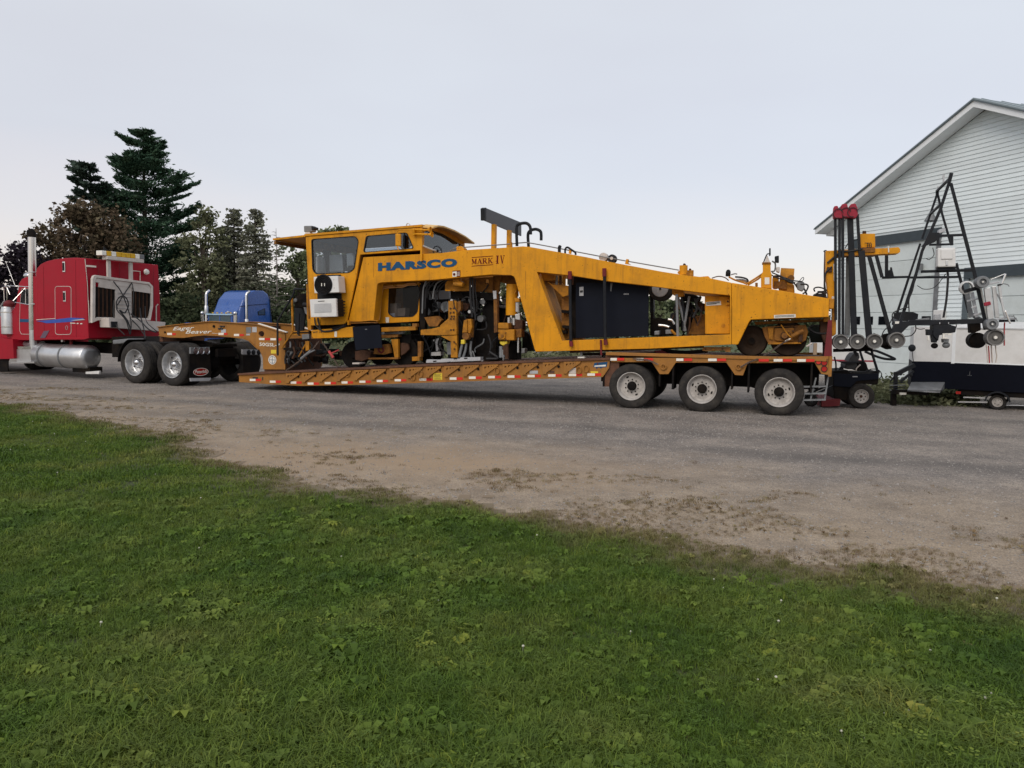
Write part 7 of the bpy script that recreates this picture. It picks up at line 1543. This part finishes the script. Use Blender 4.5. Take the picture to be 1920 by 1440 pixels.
bg = thing('measuring_buggy', 'black A shaped tubular measuring buggy stowed behind the yellow boom', 'rail buggy', T, T.p(1770, 600, .9))
yN, yF = .30, 1.5
def near(a, b, w_=17, m_=BLK, name='tube', d=None): return BMY(Hq(*a), Hq(*b), yN, w_ / 4.5, name, m_, bg, d)
def far(a, b, w_=16, m_=BLK, name='tube', d=None):
    p = T.p(*Hq(*a), yF); q = T.p(*Hq(*b), yF); w2 = w_ / 4.5 / FPX * 14.8; return MB().beam(p, q, w2 * 1.12, d or w2, up=(0, 1, 0)).build(name, m_, bg, bevel=.006)
near((1188, 110), (1165, 195), 24); near((1168, 190), (1095, 415), 20); near((1095, 415), (940, 770), 20); near((940, 770), (890, 960), 20); near((890, 960), (745, 1400), 22)
near((1182, 195), (1250, 450), 20); near((1250, 450), (1380, 950), 22); near((1380, 950), (1478, 1385), 22)
far((1068, 255), (1068, 300), 22); far((1066, 290), (940, 665)); far((925, 705), (830, 985)); far((830, 985), (712, 1345), 18); far((1075, 300), (1105, 440)); far((1105, 440), (1185, 715)); far((1228, 870), (1335, 1290), 20)
BMY(Hq(1180, 150), Hq(1066, 262), yN, 4, 'cross_tube', BLK, bg, y2=yF); BMY(Hq(1095, 375), Hq(1012, 455), yN, 4, 'cross_tube', BLK, bg, y2=yF); BMY(Hq(1392, 1090), Hq(1282, 1110), yN, 4.5, 'cross_tube', BLK, bg, y2=yF)
near((1075, 640), (1282, 632), 18); far((1000, 716), (1195, 710)); near((930, 942), (1365, 930), 20); far((600, 992), (840, 986), 18); far((840, 992), (1245, 986), 18)
far((555, 800), (603, 990), 20); far((640, 800), (640, 985), 24); MB().prism(T.poly([Hq(630, 940), Hq(672, 925), Hq(672, 905), Hq(685, 905), Hq(705, 985), Hq(630, 990)], yF), yF, yF + .04).build('gusset_plate', BLK, bg)
near((1190, 645), (1190, 720), 20); near((1075, 640), (1075, 720), 18); PR([Hq(1010, 612), Hq(1085, 612), Hq(1100, 640), Hq(1050, 690), Hq(960, 730), Hq(940, 725), Hq(1000, 660)], yN - .02, yN + .12, 'gusset_plate', BLK, .005, parent=bg)
PR([L3(250, 570), L3(340, 395), L3(400, 370), L3(560, 370), L3(570, 350), L3(1050, 345), L3(1830, 325), L3(1830, 400), L3(1000, 428), L3(600, 440), L3(560, 445), L3(430, 575)], yN - .04, yN + .10, 'base_beam', BLK, .008, parent=bg)
PR([L3(335, 372), L3(405, 372), L3(395, 408), L3(335, 410)], yN - .045, yN - .041, 'plate_label', LWHT, 0, parent=bg)
MB().prism(T.poly([Hq(700, 1290), Hq(800, 1280), Hq(860, 1285), Hq(900, 1300), Hq(895, 1360), Hq(700, 1360)], yF), yF - .1, yF).build('base_beam', BLK, bg)
BMY(Hq(760, 1385), Hq(700, 1345), yN, 6, 'cross_tube', BLK, bg, y2=yF); BMY(Hq(1470, 1370), Hq(1345, 1295), yN, 6, 'cross_tube', BLK, bg, y2=yF)
bx_ = PR([Hq(1072, 742), Hq(1224, 738), Hq(1226, 900), Hq(1072, 903)], yN - .22, yN - .02, 'control_cabinet', WHT, .02, parent=bg); PR([Hq(1100, 755), Hq(1200, 752), Hq(1200, 835), Hq(1100, 837)], yN - .245, yN - .221, 'cabinet_lid', WHT, .015, parent=bg); PR([Hq(1140, 848), Hq(1158, 848), Hq(1158, 888), Hq(1140, 888)], yN - .24, yN - .221, 'cabinet_latch', ALU, .004, parent=bg)
PR([Hq(1068, 905), Hq(1228, 900), Hq(1222, 930), Hq(1072, 932)], yN - .15, yN - .03, 'cabinet_shelf', BLK, .004, parent=bg)
PR([Hq(1085, 585), Hq(1140, 575), Hq(1140, 600), Hq(1075, 625)], yN, yN + .15, 'sensor_lamp', LGREY, .01, parent=bg); PR([Hq(1115, 125), Hq(1130, 125), Hq(1132, 215), Hq(1116, 215)], yF, yF + .03, 'sensor_target', LGREY, 0, parent=bg); PR([Hq(1072, 222), Hq(1085, 222), Hq(1085, 262), Hq(1072, 262)], yF, yF + .03, 'sensor_target', LGREY, 0, parent=bg)
for pts, y_, r_ in (([(1150, 900), (1158, 1000), (1145, 1180), (1120, 1330)], yN - .05, .022), ([(900, 1060), (960, 1090), (1050, 1070), (1140, 960)], yN - .05, .008), ([(880, 1000), (860, 1100), (830, 1180), (830, 1280)], yN - .06, .012), ([(700, 1400), (690, 1300), (760, 1260), (830, 1240)], yN - .06, .012), ([(1030, 740), (1040, 800), (1000, 840), (975, 830)], yN - .04, .008)):
    TU([Hq(*p) for p in pts], y_, r_, 'cable', HOSE, 6, parent=bg)
TU([L3(670, 430), L3(670, 520), L3(600, 600), L3(480, 620)], yN - .05, .011, 'cable', HOSE, 6, parent=bg); TU([L3(300, 300), L3(220, 450), L3(150, 530), L3(110, 620)], yN - .05, .011, 'cable', HOSE, 6, parent=bg); TU([L3(680, 480), L3(740, 500), L3(820, 490)], yN - .05, .009, 'cable', HOSE, 6, parent=bg)
for pts, y0_, y1_, nm, m_ in (([L3(960, 430), L3(1210, 420), L3(1340, 455), L3(1320, 550), L3(1060, 600), L3(1040, 690), L3(960, 600)], .25, .6, 'sensor_housing', BLK), ([L3(860, 500), L3(955, 505), L3(955, 600), L3(865, 600)], .3, .5, 'sensor_housing', BLK), ([L3(935, 600), L3(1040, 600), L3(1020, 720), L3(955, 720)], .3, .5, 'sensor_neck', BLK), ([L3(1120, 660), L3(1220, 660), L3(1210, 720), L3(1130, 720)], .3, .5, 'sensor_neck', GREY),
                         ([L3(1115, 570), L3(1265, 565), L3(1260, 600), L3(1200, 600), L3(1190, 585), L3(1150, 585), L3(1145, 630), L3(1195, 635), L3(1210, 655), L3(1110, 655)], .2, .25, 'pale_bracket', LWHT), ([L3(865, 605), L3(890, 605), L3(890, 670), L3(915, 672), L3(915, 680), L3(865, 680)], .2, .25, 'pale_bracket', LWHT), ([L3(1335, 420), L3(1345, 420), L3(1345, 470), L3(1335, 470)], .3, .34, 'hanger', BLK),
                         ([L3(700, 335), L3(900, 310), L3(900, 345), L3(700, 350)], .4, .6, 'junction_box', GREY), ([L3(980, 260), L3(1080, 255), L3(1085, 340), L3(975, 345)], .5, .6, 'junction_box', LGREY)): PR(pts, y0_, y1_, nm, m_, .006, parent=bg)
for a, b, r_, m_ in ((978, 770, 6.4, BLKM), (1168, 760, 6.9, GREY)):
    c = T.p(*L3(a, b), .4); MB().sphere(c, r_ / FPX * 14.6, 18, (1, 1, .85)).build('sensor_bulb', m_, bg)
for a, b in ((1060, 385), (1205, 385)): PR([L3(a, b), L3(a + 12, b), L3(a + 12, b + 30), L3(a, b + 30)], yN - .06, yN - .041, 'beam_bolt', LGREY, 0, parent=bg)
# aluminium rail trolley strapped to the buggy
tr = thing('rail_trolley', 'bare aluminium hand trolley with grey rollers strapped to the black buggy frame', 'trolley', T, T.p(1860, 600, .2))
def tb(a, b, w_, y, m_=ALU, name='trolley_tube', d=None):
    p = T.p(*M7(*a), y); q = T.p(*M7(*b), y); w2 = w_ / 7.2 / FPX * 14.0; return MB().beam(p, q, w2, d or w2 * .6, up=(0, 1, 0)).build(name, m_, tr, bevel=.008)
tb((650, 430), (705, 860), 78, .12); tb((745, 410), (790, 835), 55, .2); tb((815, 380), (842, 560), 38, .1); tb((842, 560), (900, 835), 30, .1); tb((790, 500), (850, 640), 20, .18); tb((385, 510), (440, 830), 60, .8, GREY); tb((450, 490), (515, 830), 45, .6, LGREY); tb((570, 440), (650, 850), 25, .3, LWHT)
for a, b, y_ in (((380, 610), (600, 560), .5), ((470, 800), (700, 745), .4), ((440, 700), (510, 675), .3), ((640, 385), (820, 350), .15), ((750, 860), (920, 830), .1), ((905, 830), (1040, 850), .1)): tb(a, b, 26, y_, LGREY, 'rung')
tb((340, 480), (520, 430), 50, .35, BLK, 'dark_bracket'); tb((905, 240), (850, 385), 26, .05, CHR, 'handle'); tb((700, 320), (895, 242), 12, .1, ALU, 'handle'); tb((900, 740), (968, 912), 24, .0, CHR, 'handle'); tb((870, 372), (935, 385), 14, .0, GREY, 'clamp'); tb((935, 385), (952, 412), 12, .0, GREY, 'clamp'); tb((940, 810), (1020, 815), 12, .05, GREY, 'clamp'); tb((1040, 830), (1062, 880), 12, .05, GREY, 'clamp'); tb((1010, 800), (1035, 850), 12, .05, GREY, 'clamp')
tb((612, 655), (700, 635), 50, .05, REDH, 'red_clamp'); tb((790, 395), (860, 380), 22, .05, BLK, 'clamp')
for a, b, r_, y_, dp in ((600, 350, 11.6, .02, .25), (728, 920, 11.2, .02, .25)):
    c = T.p(*M7(a, b), y_); r = r_ / FPX * 14; MB().lathe([(r * .9, dp), (r, dp - .03), (r, .03), (r * .92, 0), (r * .55, 0), (r * .5, .05), (.03, .05), (.025, .01), (.001, .01)], c, (0, 1, 0), 28).build('roller', GREY, tr); MB().lathe([(.001, 0), (.015, 0), (.016, .03)], c, (0, 1, 0), 8).build('roller_bolt', LWHT, tr)
c = T.p(*M7(385, 425), .9); MB().lathe([(.10, 0), (.13, .02), (.13, .12), (.10, .14)], c, (0, 1, 0), 24).build('pale_roller', WHT, tr)
roller(M7(772, 1100), 14.8, .08, .25, tr); c = T.p(*M7(532, 1140), .9); MB().lathe([(.001, 0), (.13, 0), (.155, .02), (.155, .3)], c, (0, 1, 0), 28).build('roller', BLKM, tr)
PR([M7(415, 905), M7(570, 900), M7(575, 1000), M7(480, 1040), M7(425, 1040)], .8, 1.0, 'roller_bracket', BLKM, .02, parent=tr); PR([M7(600, 900), M7(650, 890), M7(680, 990), M7(620, 1000)], .3, .4, 'roller_bracket', BLK, .01, parent=tr)
for pts, m_, w_ in (([(640, 1190), (655, 1300), (660, 1440)], STRAPW, .03), ([(672, 1210), (680, 1320), (685, 1445)], PINK, .045), ([(710, 1200), (715, 1300), (725, 1440)], STRAPW, .05), ([(765, 1200), (775, 1300), (785, 1350), (770, 1440)], STRAPW, .03), ([(890, 895), (885, 1000), (885, 1210)], PINK, .05)):
    P = [T.p(*M7(*p), .2) for p in pts]; s_ = MB()
    for a, b in zip(P, P[1:]): s_.beam(a, b, .012, w_, up=(0, 1, 0))
    s_.build('strap', m_, tr)

# ================================================================== ZERO TURN MOWER
MF = Frame(gnd(1615, 767), -12)
mw = thing('ride_on_mower', 'black zero turn ride on mower with grey seat behind the trailer tail', 'mower', MF)
def PM(pts, y0, y1, nm, m_, bv=.01): return MB().prism(MF.poly([K1(*p) for p in pts], y0), y0, y1).build(nm, m_, mw, bevel=bv)
def TM(pts, y, r, nm, m_=BLK, sm=4):
    P = [MF.p(*K1(*p), y) for p in pts]; return MB().tube(spline(P, sm) if len(P) > 2 else P, r, 8).build(nm, m_, mw)
wc = MF.p(*K1(640, 1045), 0); R_w = wc.z
MB().lathe([(.155, .02), (.2, 0), (R_w * .9, .01), (R_w, .05), (R_w, .19), (R_w * .9, .23), (.2, .24), (.155, .22)], wc, (0, 1, 0), 36, closed=True).build('drive_tyre', RUB, mw)
rm = MB().lathe([(.158, .02), (.150, .0), (.140, .01), (.13, .05), (.11, .06), (.001, .06)], wc, (0, 1, 0), 30).build('drive_rim', RIMW, mw)
for k in range(8): a = k * math.pi / 4; disc(rm, wc + Vector((.09 * math.cos(a), .058, .09 * math.sin(a))), .014, BLK, 'rim_hole', .003, 10)
disc(rm, wc + Vector((0, .05, 0)), .03, RUST, 'rim_hub', .02, 12)
MB().lathe([(.155, .02), (.2, 0), (R_w * .9, .01), (R_w, .05), (R_w, .19), (R_w * .9, .23), (.2, .24), (.155, .22)], wc + Vector((0, .95, 0)), (0, 1, 0), 30, closed=True).build('drive_tyre', RUB, mw)
PM([(190, 640), (420, 625), (470, 680), (740, 690), (890, 640), (915, 740), (900, 850), (840, 860), (700, 845), (560, 900), (470, 1000), (400, 1110), (200, 1080), (185, 760)], .10, 1.15, 'mower_body', BLKM, .04)
PM([(190, 680), (460, 690), (900, 680), (910, 770), (560, 800), (470, 900), (200, 880)], .06, .095, 'side_cover', NAVY, .01); PM([(495, 722), (575, 722), (575, 738), (495, 738)], .055, .0595, 'cover_badge', LGREY, 0)
PM([(440, 470), (470, 410), (520, 355), (595, 348), (612, 420), (570, 520), (560, 500), (430, 490)], .35, .85, 'seat_back', CLOTH, .06); PM([(375, 545), (400, 500), (560, 500), (575, 560), (560, 620), (385, 612)], .32, .88, 'seat_cushion', CLOTH, .06)
PM([(560, 520), (640, 480), (700, 490), (738, 560), (720, 640), (560, 640)], .35, .9, 'engine_cover', BLKM, .05); PM([(240, 485), (600, 492), (600, 510), (370, 525)], .25, .32, 'arm_rest', BLK, .01)
TM([(205, 415), (228, 500), (232, 600), (222, 660)], .25, .018, 'steering_lever'); TM([(205, 415), (228, 500), (232, 600), (222, 660)], .95, .018, 'steering_lever'); PM([(285, 600), (320, 565), (355, 600), (350, 625), (300, 628)], .4, .5, 'throttle_box', BLK)
for yy in (.18, 1.0):
    TM([(850, 850), (895, 680), (830, 440), (795, 300)] if yy < .5 else [(760, 800), (735, 640), (660, 470), (610, 310)], yy, .028, 'roll_bar')
TM([(795, 310), (900, 330), (1145, 435), (1150, 455), (1000, 445), (850, 400), (690, 330)], .5, .028, 'roll_bar_hoop'); TM([(740, 630), (800, 610), (900, 620), (955, 680), (950, 730), (920, 770)], .3, .01, 'rear_guard'); TM([(745, 645), (860, 650), (905, 700)], .5, .01, 'rear_guard')
PM([(0, 1108), (20, 1092), (302, 1088), (308, 1110), (290, 1195), (150, 1205), (0, 1208)], -.05, 1.25, 'cutting_deck', REDW, .04)
fc = MF.p(*K1(60, 1140), .1); 
for yy in (.1, 1.05):
    c = Vector((MF.q(*K1(-160, 1150), yy)[0], yy, .15)); MB().lathe([(.05, 0), (.12, 0), (.15, .03), (.15, .09), (.12, .12), (.05, .12)], c, (0, 1, 0), 24, closed=True).build('caster_tyre', RUB, mw); MB().beam(c + Vector((0, .06, .1)), c + Vector((.5, .06, .35)), .05, .05).build('caster_arm', BLK, mw)
TM([(620, 540), (560, 600), (555, 640)], .3, .014, 'belt_latch', CRM)

# ================================================================== SMALL TRAILERS BY THE BARN
WB = Frame((gnd(1601, 730).x, gnd(1601, 730).y), -14)
wt = thing('small_white_trailer', 'low white box trailer with a red stripe, half hidden behind the mower', 'trailer', WB)
xa = WB.q(1530, 680)[0]; xb2 = WB.q(1640.5, 680)[0]
z_st = WB.q(1570, 675.5)[1]
MB().box(xa, xb2, 0, 1.7, .55, 1.52).build('trailer_body', WHT, wt, bevel=.03)
MB().box(xa - .004, xb2 + .004, -.006, 1.0, z_st - .022, z_st + .022).build('red_stripe', REDH, wt)
MB().box(xa + .1, xb2 - .1, .1, 1.6, .42, .55).build('chassis', BLKM, wt)
for xx in (.35,):
    for yy in (.02, 1.5): MB().lathe([(.001, .03), (.10, .02), (.14, .0), (.26, .0), (.29, .03), (.29, .15), (.26, .18), (.001, .18)], ((xa + xb2) / 2 + xx, yy, .29), (0, 1, 0), 28).build('tyre', RUB, wt)
MB().beam((xb2, .8, .5), (xb2 + .3, .8, .5), .08, .08).build('draw_bar', BLKM, wt)
SF = Frame((10.29, 18.0), -35)
et = thing('enclosed_trailer', 'small enclosed trailer, white above and black below, at the right edge', 'trailer', SF)
def S2(v): d = Vector((v[0], v[1], 0)) - SF.o; return (d.dot(SF.x), d.dot(SF.y))
foot = [S2((9.38, 18.05)), (0, 0), (4.2, 0), (4.2, 1.9), S2((10.1, 19.6))]
zm = SF.q(1784, 679)[1]; zt2 = SF.q(1787, 614.5)[1]
COOL = mat('panel_pale', (.66, .68, .70), .4, var=.03)
MB().prism(foot, .42, zm, axis='z').build('lower_body', mat('gloss_black_sheet', (.005, .006, .011), .5, var=.1, spec=.05), et, bevel=.01)
MB().prism([(a * .999 + .002, b * .999 + .003) for a, b in foot], zm + .002, zt2, axis='z').build('upper_body', WHT, et, bevel=.01)
fx0, fx1 = foot[0], foot[4]
MB().add([(foot[0][0], foot[0][1], zt2 + .002), (0, 0, zt2 + .002), (4.2, 0, zt2 + .002), (4.2, 1.9, zt2 + .002), (foot[4][0], foot[4][1], zt2 + .002), (1.0, .95, zt2 + .16), (3.8, .95, zt2 + .16)], [(0, 1, 5), (1, 2, 6, 5), (2, 3, 6), (3, 4, 5, 6), (4, 0, 5), (0, 4, 3, 2, 1)]).build('roof', WHT, et)
MB().box(-.02, .05, -.02, .02, zm - .03, zt2 + .01).build('corner_trim', TRIM, et); MB().box(.0, 4.2, -.012, -.002, zt2 - .025, zt2 + .005).build('roof_trim', ALU, et); MB().box(.0, 4.2, -.010, -.002, zm - .015, zm + .012).build('belt_trim', TRIM, et)
wq = SF.p(1870, 754.5, -.02); rw = wq.z
MB().lathe([(.11, .03), (.14, .0), (rw * .92, .005), (rw, .03), (rw, .13), (rw * .92, .155), (.11, .15)], wq + Vector((0, .0, 0)), (0, 1, 0), 30, closed=True).build('tyre', RUB, et)
er = MB().lathe([(.112, .03), (.105, .015), (.095, .03), (.08, .06), (.04, .04), (.001, .04)], wq, (0, 1, 0), 24).build('rim', RIMW, et)
for k in range(5): a = k * 1.2566; disc(er, wq + Vector((.055 * math.cos(a), .042, .055 * math.sin(a))), .008, BLK, 'lug_nut', .006, 8)
MB().lathe([(.11, .03), (.14, .0), (rw * .92, .005), (rw, .03), (rw, .13), (rw * .92, .155), (.11, .15)], wq + Vector((0, 1.8, 0)), (0, 1, 0), 24, closed=True).build('tyre', RUB, et)
arc = [(wq.x + (rw + .05) * math.cos(t), wq.z + (rw + .05) * math.sin(t)) for t in np.linspace(.1, 3.04, 10)]; arc2 = [(wq.x + (rw + .08) * math.cos(t), wq.z + (rw + .08) * math.sin(t)) for t in np.linspace(3.04, .1, 10)]
MB().prism(arc + arc2, -.12, .05).build('mudguard', BLK, et)
MB().box(.15, 4.0, .05, 1.8, .30, .42).build('chassis', BLKM, et); c = SF.p(*J(665, 1072), -.01); MB().box(c.x - .05, c.x + .05, -.03, 0, c.z - .03, c.z + .03).build('marker_lamp', LENSR, et)
for a in ((660, 1190, 1040, 1195), (730, 1130, 1030, 1140)): p, q = SF.p(*J(a[0], a[1]), .1), SF.p(*J(a[2], a[3]), .1); MB().beam(p, q, .03, .03).build('stabiliser', ALU, et)
p, q = SF.p(*J(1280, 1232), .0), SF.p(*J(1509, 1236), .0); MB().beam(p, q, .03, .02).build('side_step', LGREY, et)
c = SF.p(*J(810, 850), -.002); MB().obox(c, (.09, .006, .005)).obox(c + Vector((.0, 0, .05)), (.006, .006, .09)).build('door_handle', GREY, et)
PW = lambda f, a, y: WF.p(*f(*a), y)
tgp = []
def etp(mb, nm, m_):
    o = mb.build(nm, m_); 
    o.parent = et; o.matrix_parent_inverse = Matrix.Identity(4)
    iv = (Matrix.Translation(SF.W((0, 0, 0))) @ Matrix.Rotation(SF.a, 4, 'Z')).inverted(); o.data.transform(iv); return o
for a, b, w_ in (((1190, 690), (1475, 545), .09), ((1260, 805), (1465, 640), .05), ((1100, 800), (1190, 690), .03)): etp(MB().beam(PW(K1, a, 18.0), PW(K1, b, 18.0), w_, w_), 'front_rack_bar', BLK)
etp(MB().beam(PW(K1, (1180, 655), 18.0), PW(K1, (1178, 960), 18.0), .07, .07), 'jack_post', BLK); etp(MB().beam(PW(K1, (1150, 960), 18.0), PW(K1, (1140, 1185), 18.0), .10, .10), 'jack_post', BLKM)
for a in ((1165, 655), (1200, 655)): etp(MB().beam(PW(K1, a, 18.0), PW(K1, (a[0], a[1] + 40), 18.0), .03, .03), 'jack_fork', BLK)
for a in ((1255, 680), (1420, 700)): etp(MB().sphere(PW(K1, a, 18.0), .05, 10), 'rack_clamp', BLK)
etp(MB().beam(PW(K1, (1120, 970), 17.9), PW(K1, (1694, 985), 17.7), .10, .10), 'draw_bar', BLKM)
for k in range(4): etp(MB().beam(PW(K1, (1085, 830 + k * 38), 17.9), PW(K1, (1330, 825 + k * 38), 18.0), .02, .02), 'battery_rack_bar', GREY if k % 2 else BLK)
etp(MB().beam(PW(K1, (1240, 1000), 17.8), PW(K1, (1340, 1000), 17.8), .06, .05), 'coupler', LWHT)
# tool box with a bright lid
p0, p1, p2, p3 = WF.p(*J(60, 935), 18.0), WF.p(*J(490, 935), 18.0), WF.p(*J(430, 1062), 17.55), WF.p(*J(8, 1042), 17.55)
dn = Vector((0, 0, -.02)); etp(MB().add([p0, p1, p2, p3, p0 + dn, p1 + dn, p2 + dn, p3 + dn], [(0, 1, 2, 3), (4, 7, 6, 5), (0, 4, 5, 1), (1, 5, 6, 2), (2, 6, 7, 3), (3, 7, 4, 0)]), 'tool_box_lid', ALU)
etp(MB().add([p0 + dn * 1.1, p1 + dn * 1.1, p2 + dn * 1.1, p3 + dn * 1.1] + [Vector((v.x, v.y, .42)) for v in (p0, p1, p2, p3)], [(0, 1, 2, 3), (4, 7, 6, 5), (0, 4, 5, 1), (1, 5, 6, 2), (2, 6, 7, 3), (3, 7, 4, 0)]), 'tool_box', GREY)
etp(MB().sphere(PW(K1, (1440, 275), 17.9), .085, 14, (1, .7, 1)), 'work_lamp', BLK); etp(MB().tube(spline([PW(K1, (1440, 310), 17.95), PW(K1, (1450, 400), 17.95), PW(K1, (1465, 500), 17.98)], 4), .008, 6), 'lamp_cable', HOSE)
# weeds round the small trailers
t = thing('weeds', 'green weeds along the barn wall under the small trailers', 'weeds', WF, (11, 21, 0), kind='stuff'); P = []
r = random.Random(77)
for i in range(150):
    y = r.uniform(18.3, 25); x = y * r.uniform(.475, .60); 
    for j in range(70): P.append((x + r.gauss(0, .2), y + r.gauss(0, .2), abs(r.gauss(0, .13))))
foliage('weed_mass', np.array(P), .06, OLIV, t)

# ================================================================== BLUE TRACTOR FAR BEHIND
KF = Frame((WF.q(437, 640, 48)[0], 48.0), 60)
bt = thing('blue_tractor_truck', 'blue sleeper tractor with chrome stacks parked beyond the gooseneck', 'truck', KF)
R7 = lambda a, b: (340 + a / 5.142, 380 + b / 5.142)
def kq(a, b, y=0): return KF.q(*R7(a, b), y)
def kx(a, b, x=0): return KF.qx(*R7(a, b), x)
zr = kx(320, 1075)[1]; W2 = 2.35
MB().box(0, 1.5, .05, W2, .9, zr).build('cab', BLUE, bt, bevel=.08); MB().box(-.10, .3, .0, W2 + .05, zr - .06, zr + .03).build('sun_visor', mat('pale_blue_visor', (.35, .50, .60), .3), bt, bevel=.02)
MB().box(-.012, .002, .2, W2 - .15, zr - .62, zr - .08).build('windscreen', mat('screen_dark', (.06, .09, .10), .1), bt)
MB().box(-.03, -.013, W2 / 2 - .03, W2 / 2 + .03, zr - .62, zr - .08).build('screen_divider', BLUE, bt)
sl_ = [kq(545, 1160), kq(560, 1040), kq(600, 930), kq(655, 862), kq(700, 846), kq(800, 850), kq(838, 880), kq(858, 940), kq(882, 1160)]
s_pts = sl_ + [(sl_[-1][0], .9), (sl_[0][0], .9)]
MB().prism(s_pts, .0, W2 + .05).build('sleeper', BLUE, bt, bevel=.12, seg=4)
zf = sl_[3][1]
MB().add([(.25, .1, zr), (.25, W2 - .1, zr), (sl_[3][0] - .05, W2 - .05, zf - .05), (sl_[3][0] - .05, .1, zf - .05), (sl_[3][0] + .3, .1, zr), (sl_[3][0] + .3, W2 - .05, zr)], [(0, 1, 2, 3), (0, 3, 4), (1, 5, 2), (3, 2, 5, 4), (0, 4, 5, 1)]).build('roof_fairing', BLUE, bt, bevel=.06)
w0 = [kq(735, 1050), kq(805, 1018), kq(808, 1085), kq(738, 1085)]; MB().prism(w0, -.02, .01).build('sleeper_window', BLK, bt)
MB().prism([kq(742, 1048), kq(798, 1026), kq(800, 1078), kq(744, 1078)], -.03, -.021).build('window_pane', mat('blue_glass', (.03, .06, .12), .1), bt)
MB().prism([(-2.3, .75), (-2.3, 1.35), (-1.9, 1.55), (.0, zr - .62), (.0, .75)], .35, W2 - .3).build('hood', BLUE, bt, bevel=.1, seg=3)
MB().prism([(-2.45, .35), (-2.45, 1.0), (-1.6, 1.2), (-.6, 1.0), (-.5, .7), (-.8, .6), (-1.9, .55), (-2.0, .35)], -.05, .35).build('fender', BLUE, bt, bevel=.06); MB().prism([(-2.45, .35), (-2.45, 1.0), (-1.6, 1.2), (-.6, 1.0), (-.5, .7), (-.8, .6), (-1.9, .55), (-2.0, .35)], W2 - .3, W2 + .1).build('fender', BLUE, bt, bevel=.06)
MB().box(-2.6, -2.45, -.05, W2 + .1, .3, .62).build('bumper', CHR, bt, bevel=.03); MB().box(-2.33, -2.3, .55, W2 - .5, .7, 1.3).build('grille', CHR, bt)
for y in (.1, W2 - .08): MB().sphere((-2.46, y, .85), .12, 12).build('headlight', LENSW, bt)
for (a, b0, b1, y) in ((628, 900, 1160, -.1), (241, 890, 1030, W2 + .1)):
    x_, z0_ = kq(a, b1, y); z1_ = kq(a, b0, y)[1]; MB().tube([(x_, y, .8), (x_, y, z1_), (x_ + .04, y - .02, z1_ + .15), (x_ + .22, y - .05, z1_ + .3)], .085, 14).build('exhaust_stack', CHR, bt)
    MB().lathe([(.12, 0), (.13, .03), (.13, .5), (.1, .55)], (x_, y, z0_ - .3), (0, 0, 1), 16).build('stack_guard', ALU, bt)
for y, s_ in ((-.35, 1), (W2 + .35, -1)):
    MB().box(-.15, -.05, y - .1, y + .1, zr - .5, zr + .0).build('mirror', CHR, bt); MB().tube([(-.1, y, zr + .02), (-.05, y + s_ * .4, zr)], .02, 5).tube([(-.1, y, zr - .45), (0, y + s_ * .4, zr - .3)], .02, 5).build('mirror_bracket', CHR, bt); MB().sphere((-.12, y, zr + .06), .13, 10).build('spot_mirror', CHR, bt)
for k in range(5): MB().sphere((.15, .35 + k * .42, zr + .08), .07, 8, (1, 1, .7)).build('cab_lamp', AMB, bt)
MB().tube([(.3, .5, zr + .12), (-.0, .5, zr + .16)], .05, 8).build('air_horn', CHR, bt)
for x, y in ((-1.45, 0), (-1.45, W2 - .25), (3.6, 0), (3.6, W2 - .5), (4.95, 0), (4.95, W2 - .5)):
    MB().lathe([(.001, .05), (.2, .08), (.28, .0), (.46, .0), (.5, .04), (.5, .26), (.46, .3), (.001, .3)], (x, y, .5), (0, 1, 0), 28).build('tyre', RUB, bt)
MB().box(-2.2, 5.4, .75, 1.0, .6, .85).box(-2.2, 5.4, 1.4, 1.65, .6, .85).build('chassis_rail', BLKM, bt); MB().rod((.6, .2, .62), (2.3, .2, .62), .3, 20).build('fuel_tank', ALU, bt)

P = [kq(470, 1040), kq(560, 1000), kq(700, 985), kq(830, 975)]
MB().tube([(p[0], -.02, p[1]) for p in P[1:]], .02, 5).build('fairing_seam', mat('seam_dark_blue', (.006, .02, .08), .5), bt)
MB().tube([(kq(845, 900)[0], -.03, kq(845, 900)[1]), (kq(862, 1160)[0], -.03, kq(862, 1160)[1])], .03, 5).build('fairing_seam', MATS['seam_dark_blue'], bt)
y0_, z0_ = kx(400, 985, .9)
MB().box(.62, .66, W2 * .45, W2 * .85, zr + .38, zr + .48).build('fairing_badge', LWHT, bt)

MB().box(-2.42, -1.7, .36, W2 - .31, .28, 1.0).build('nose_panel', BLUE, bt, bevel=.04)
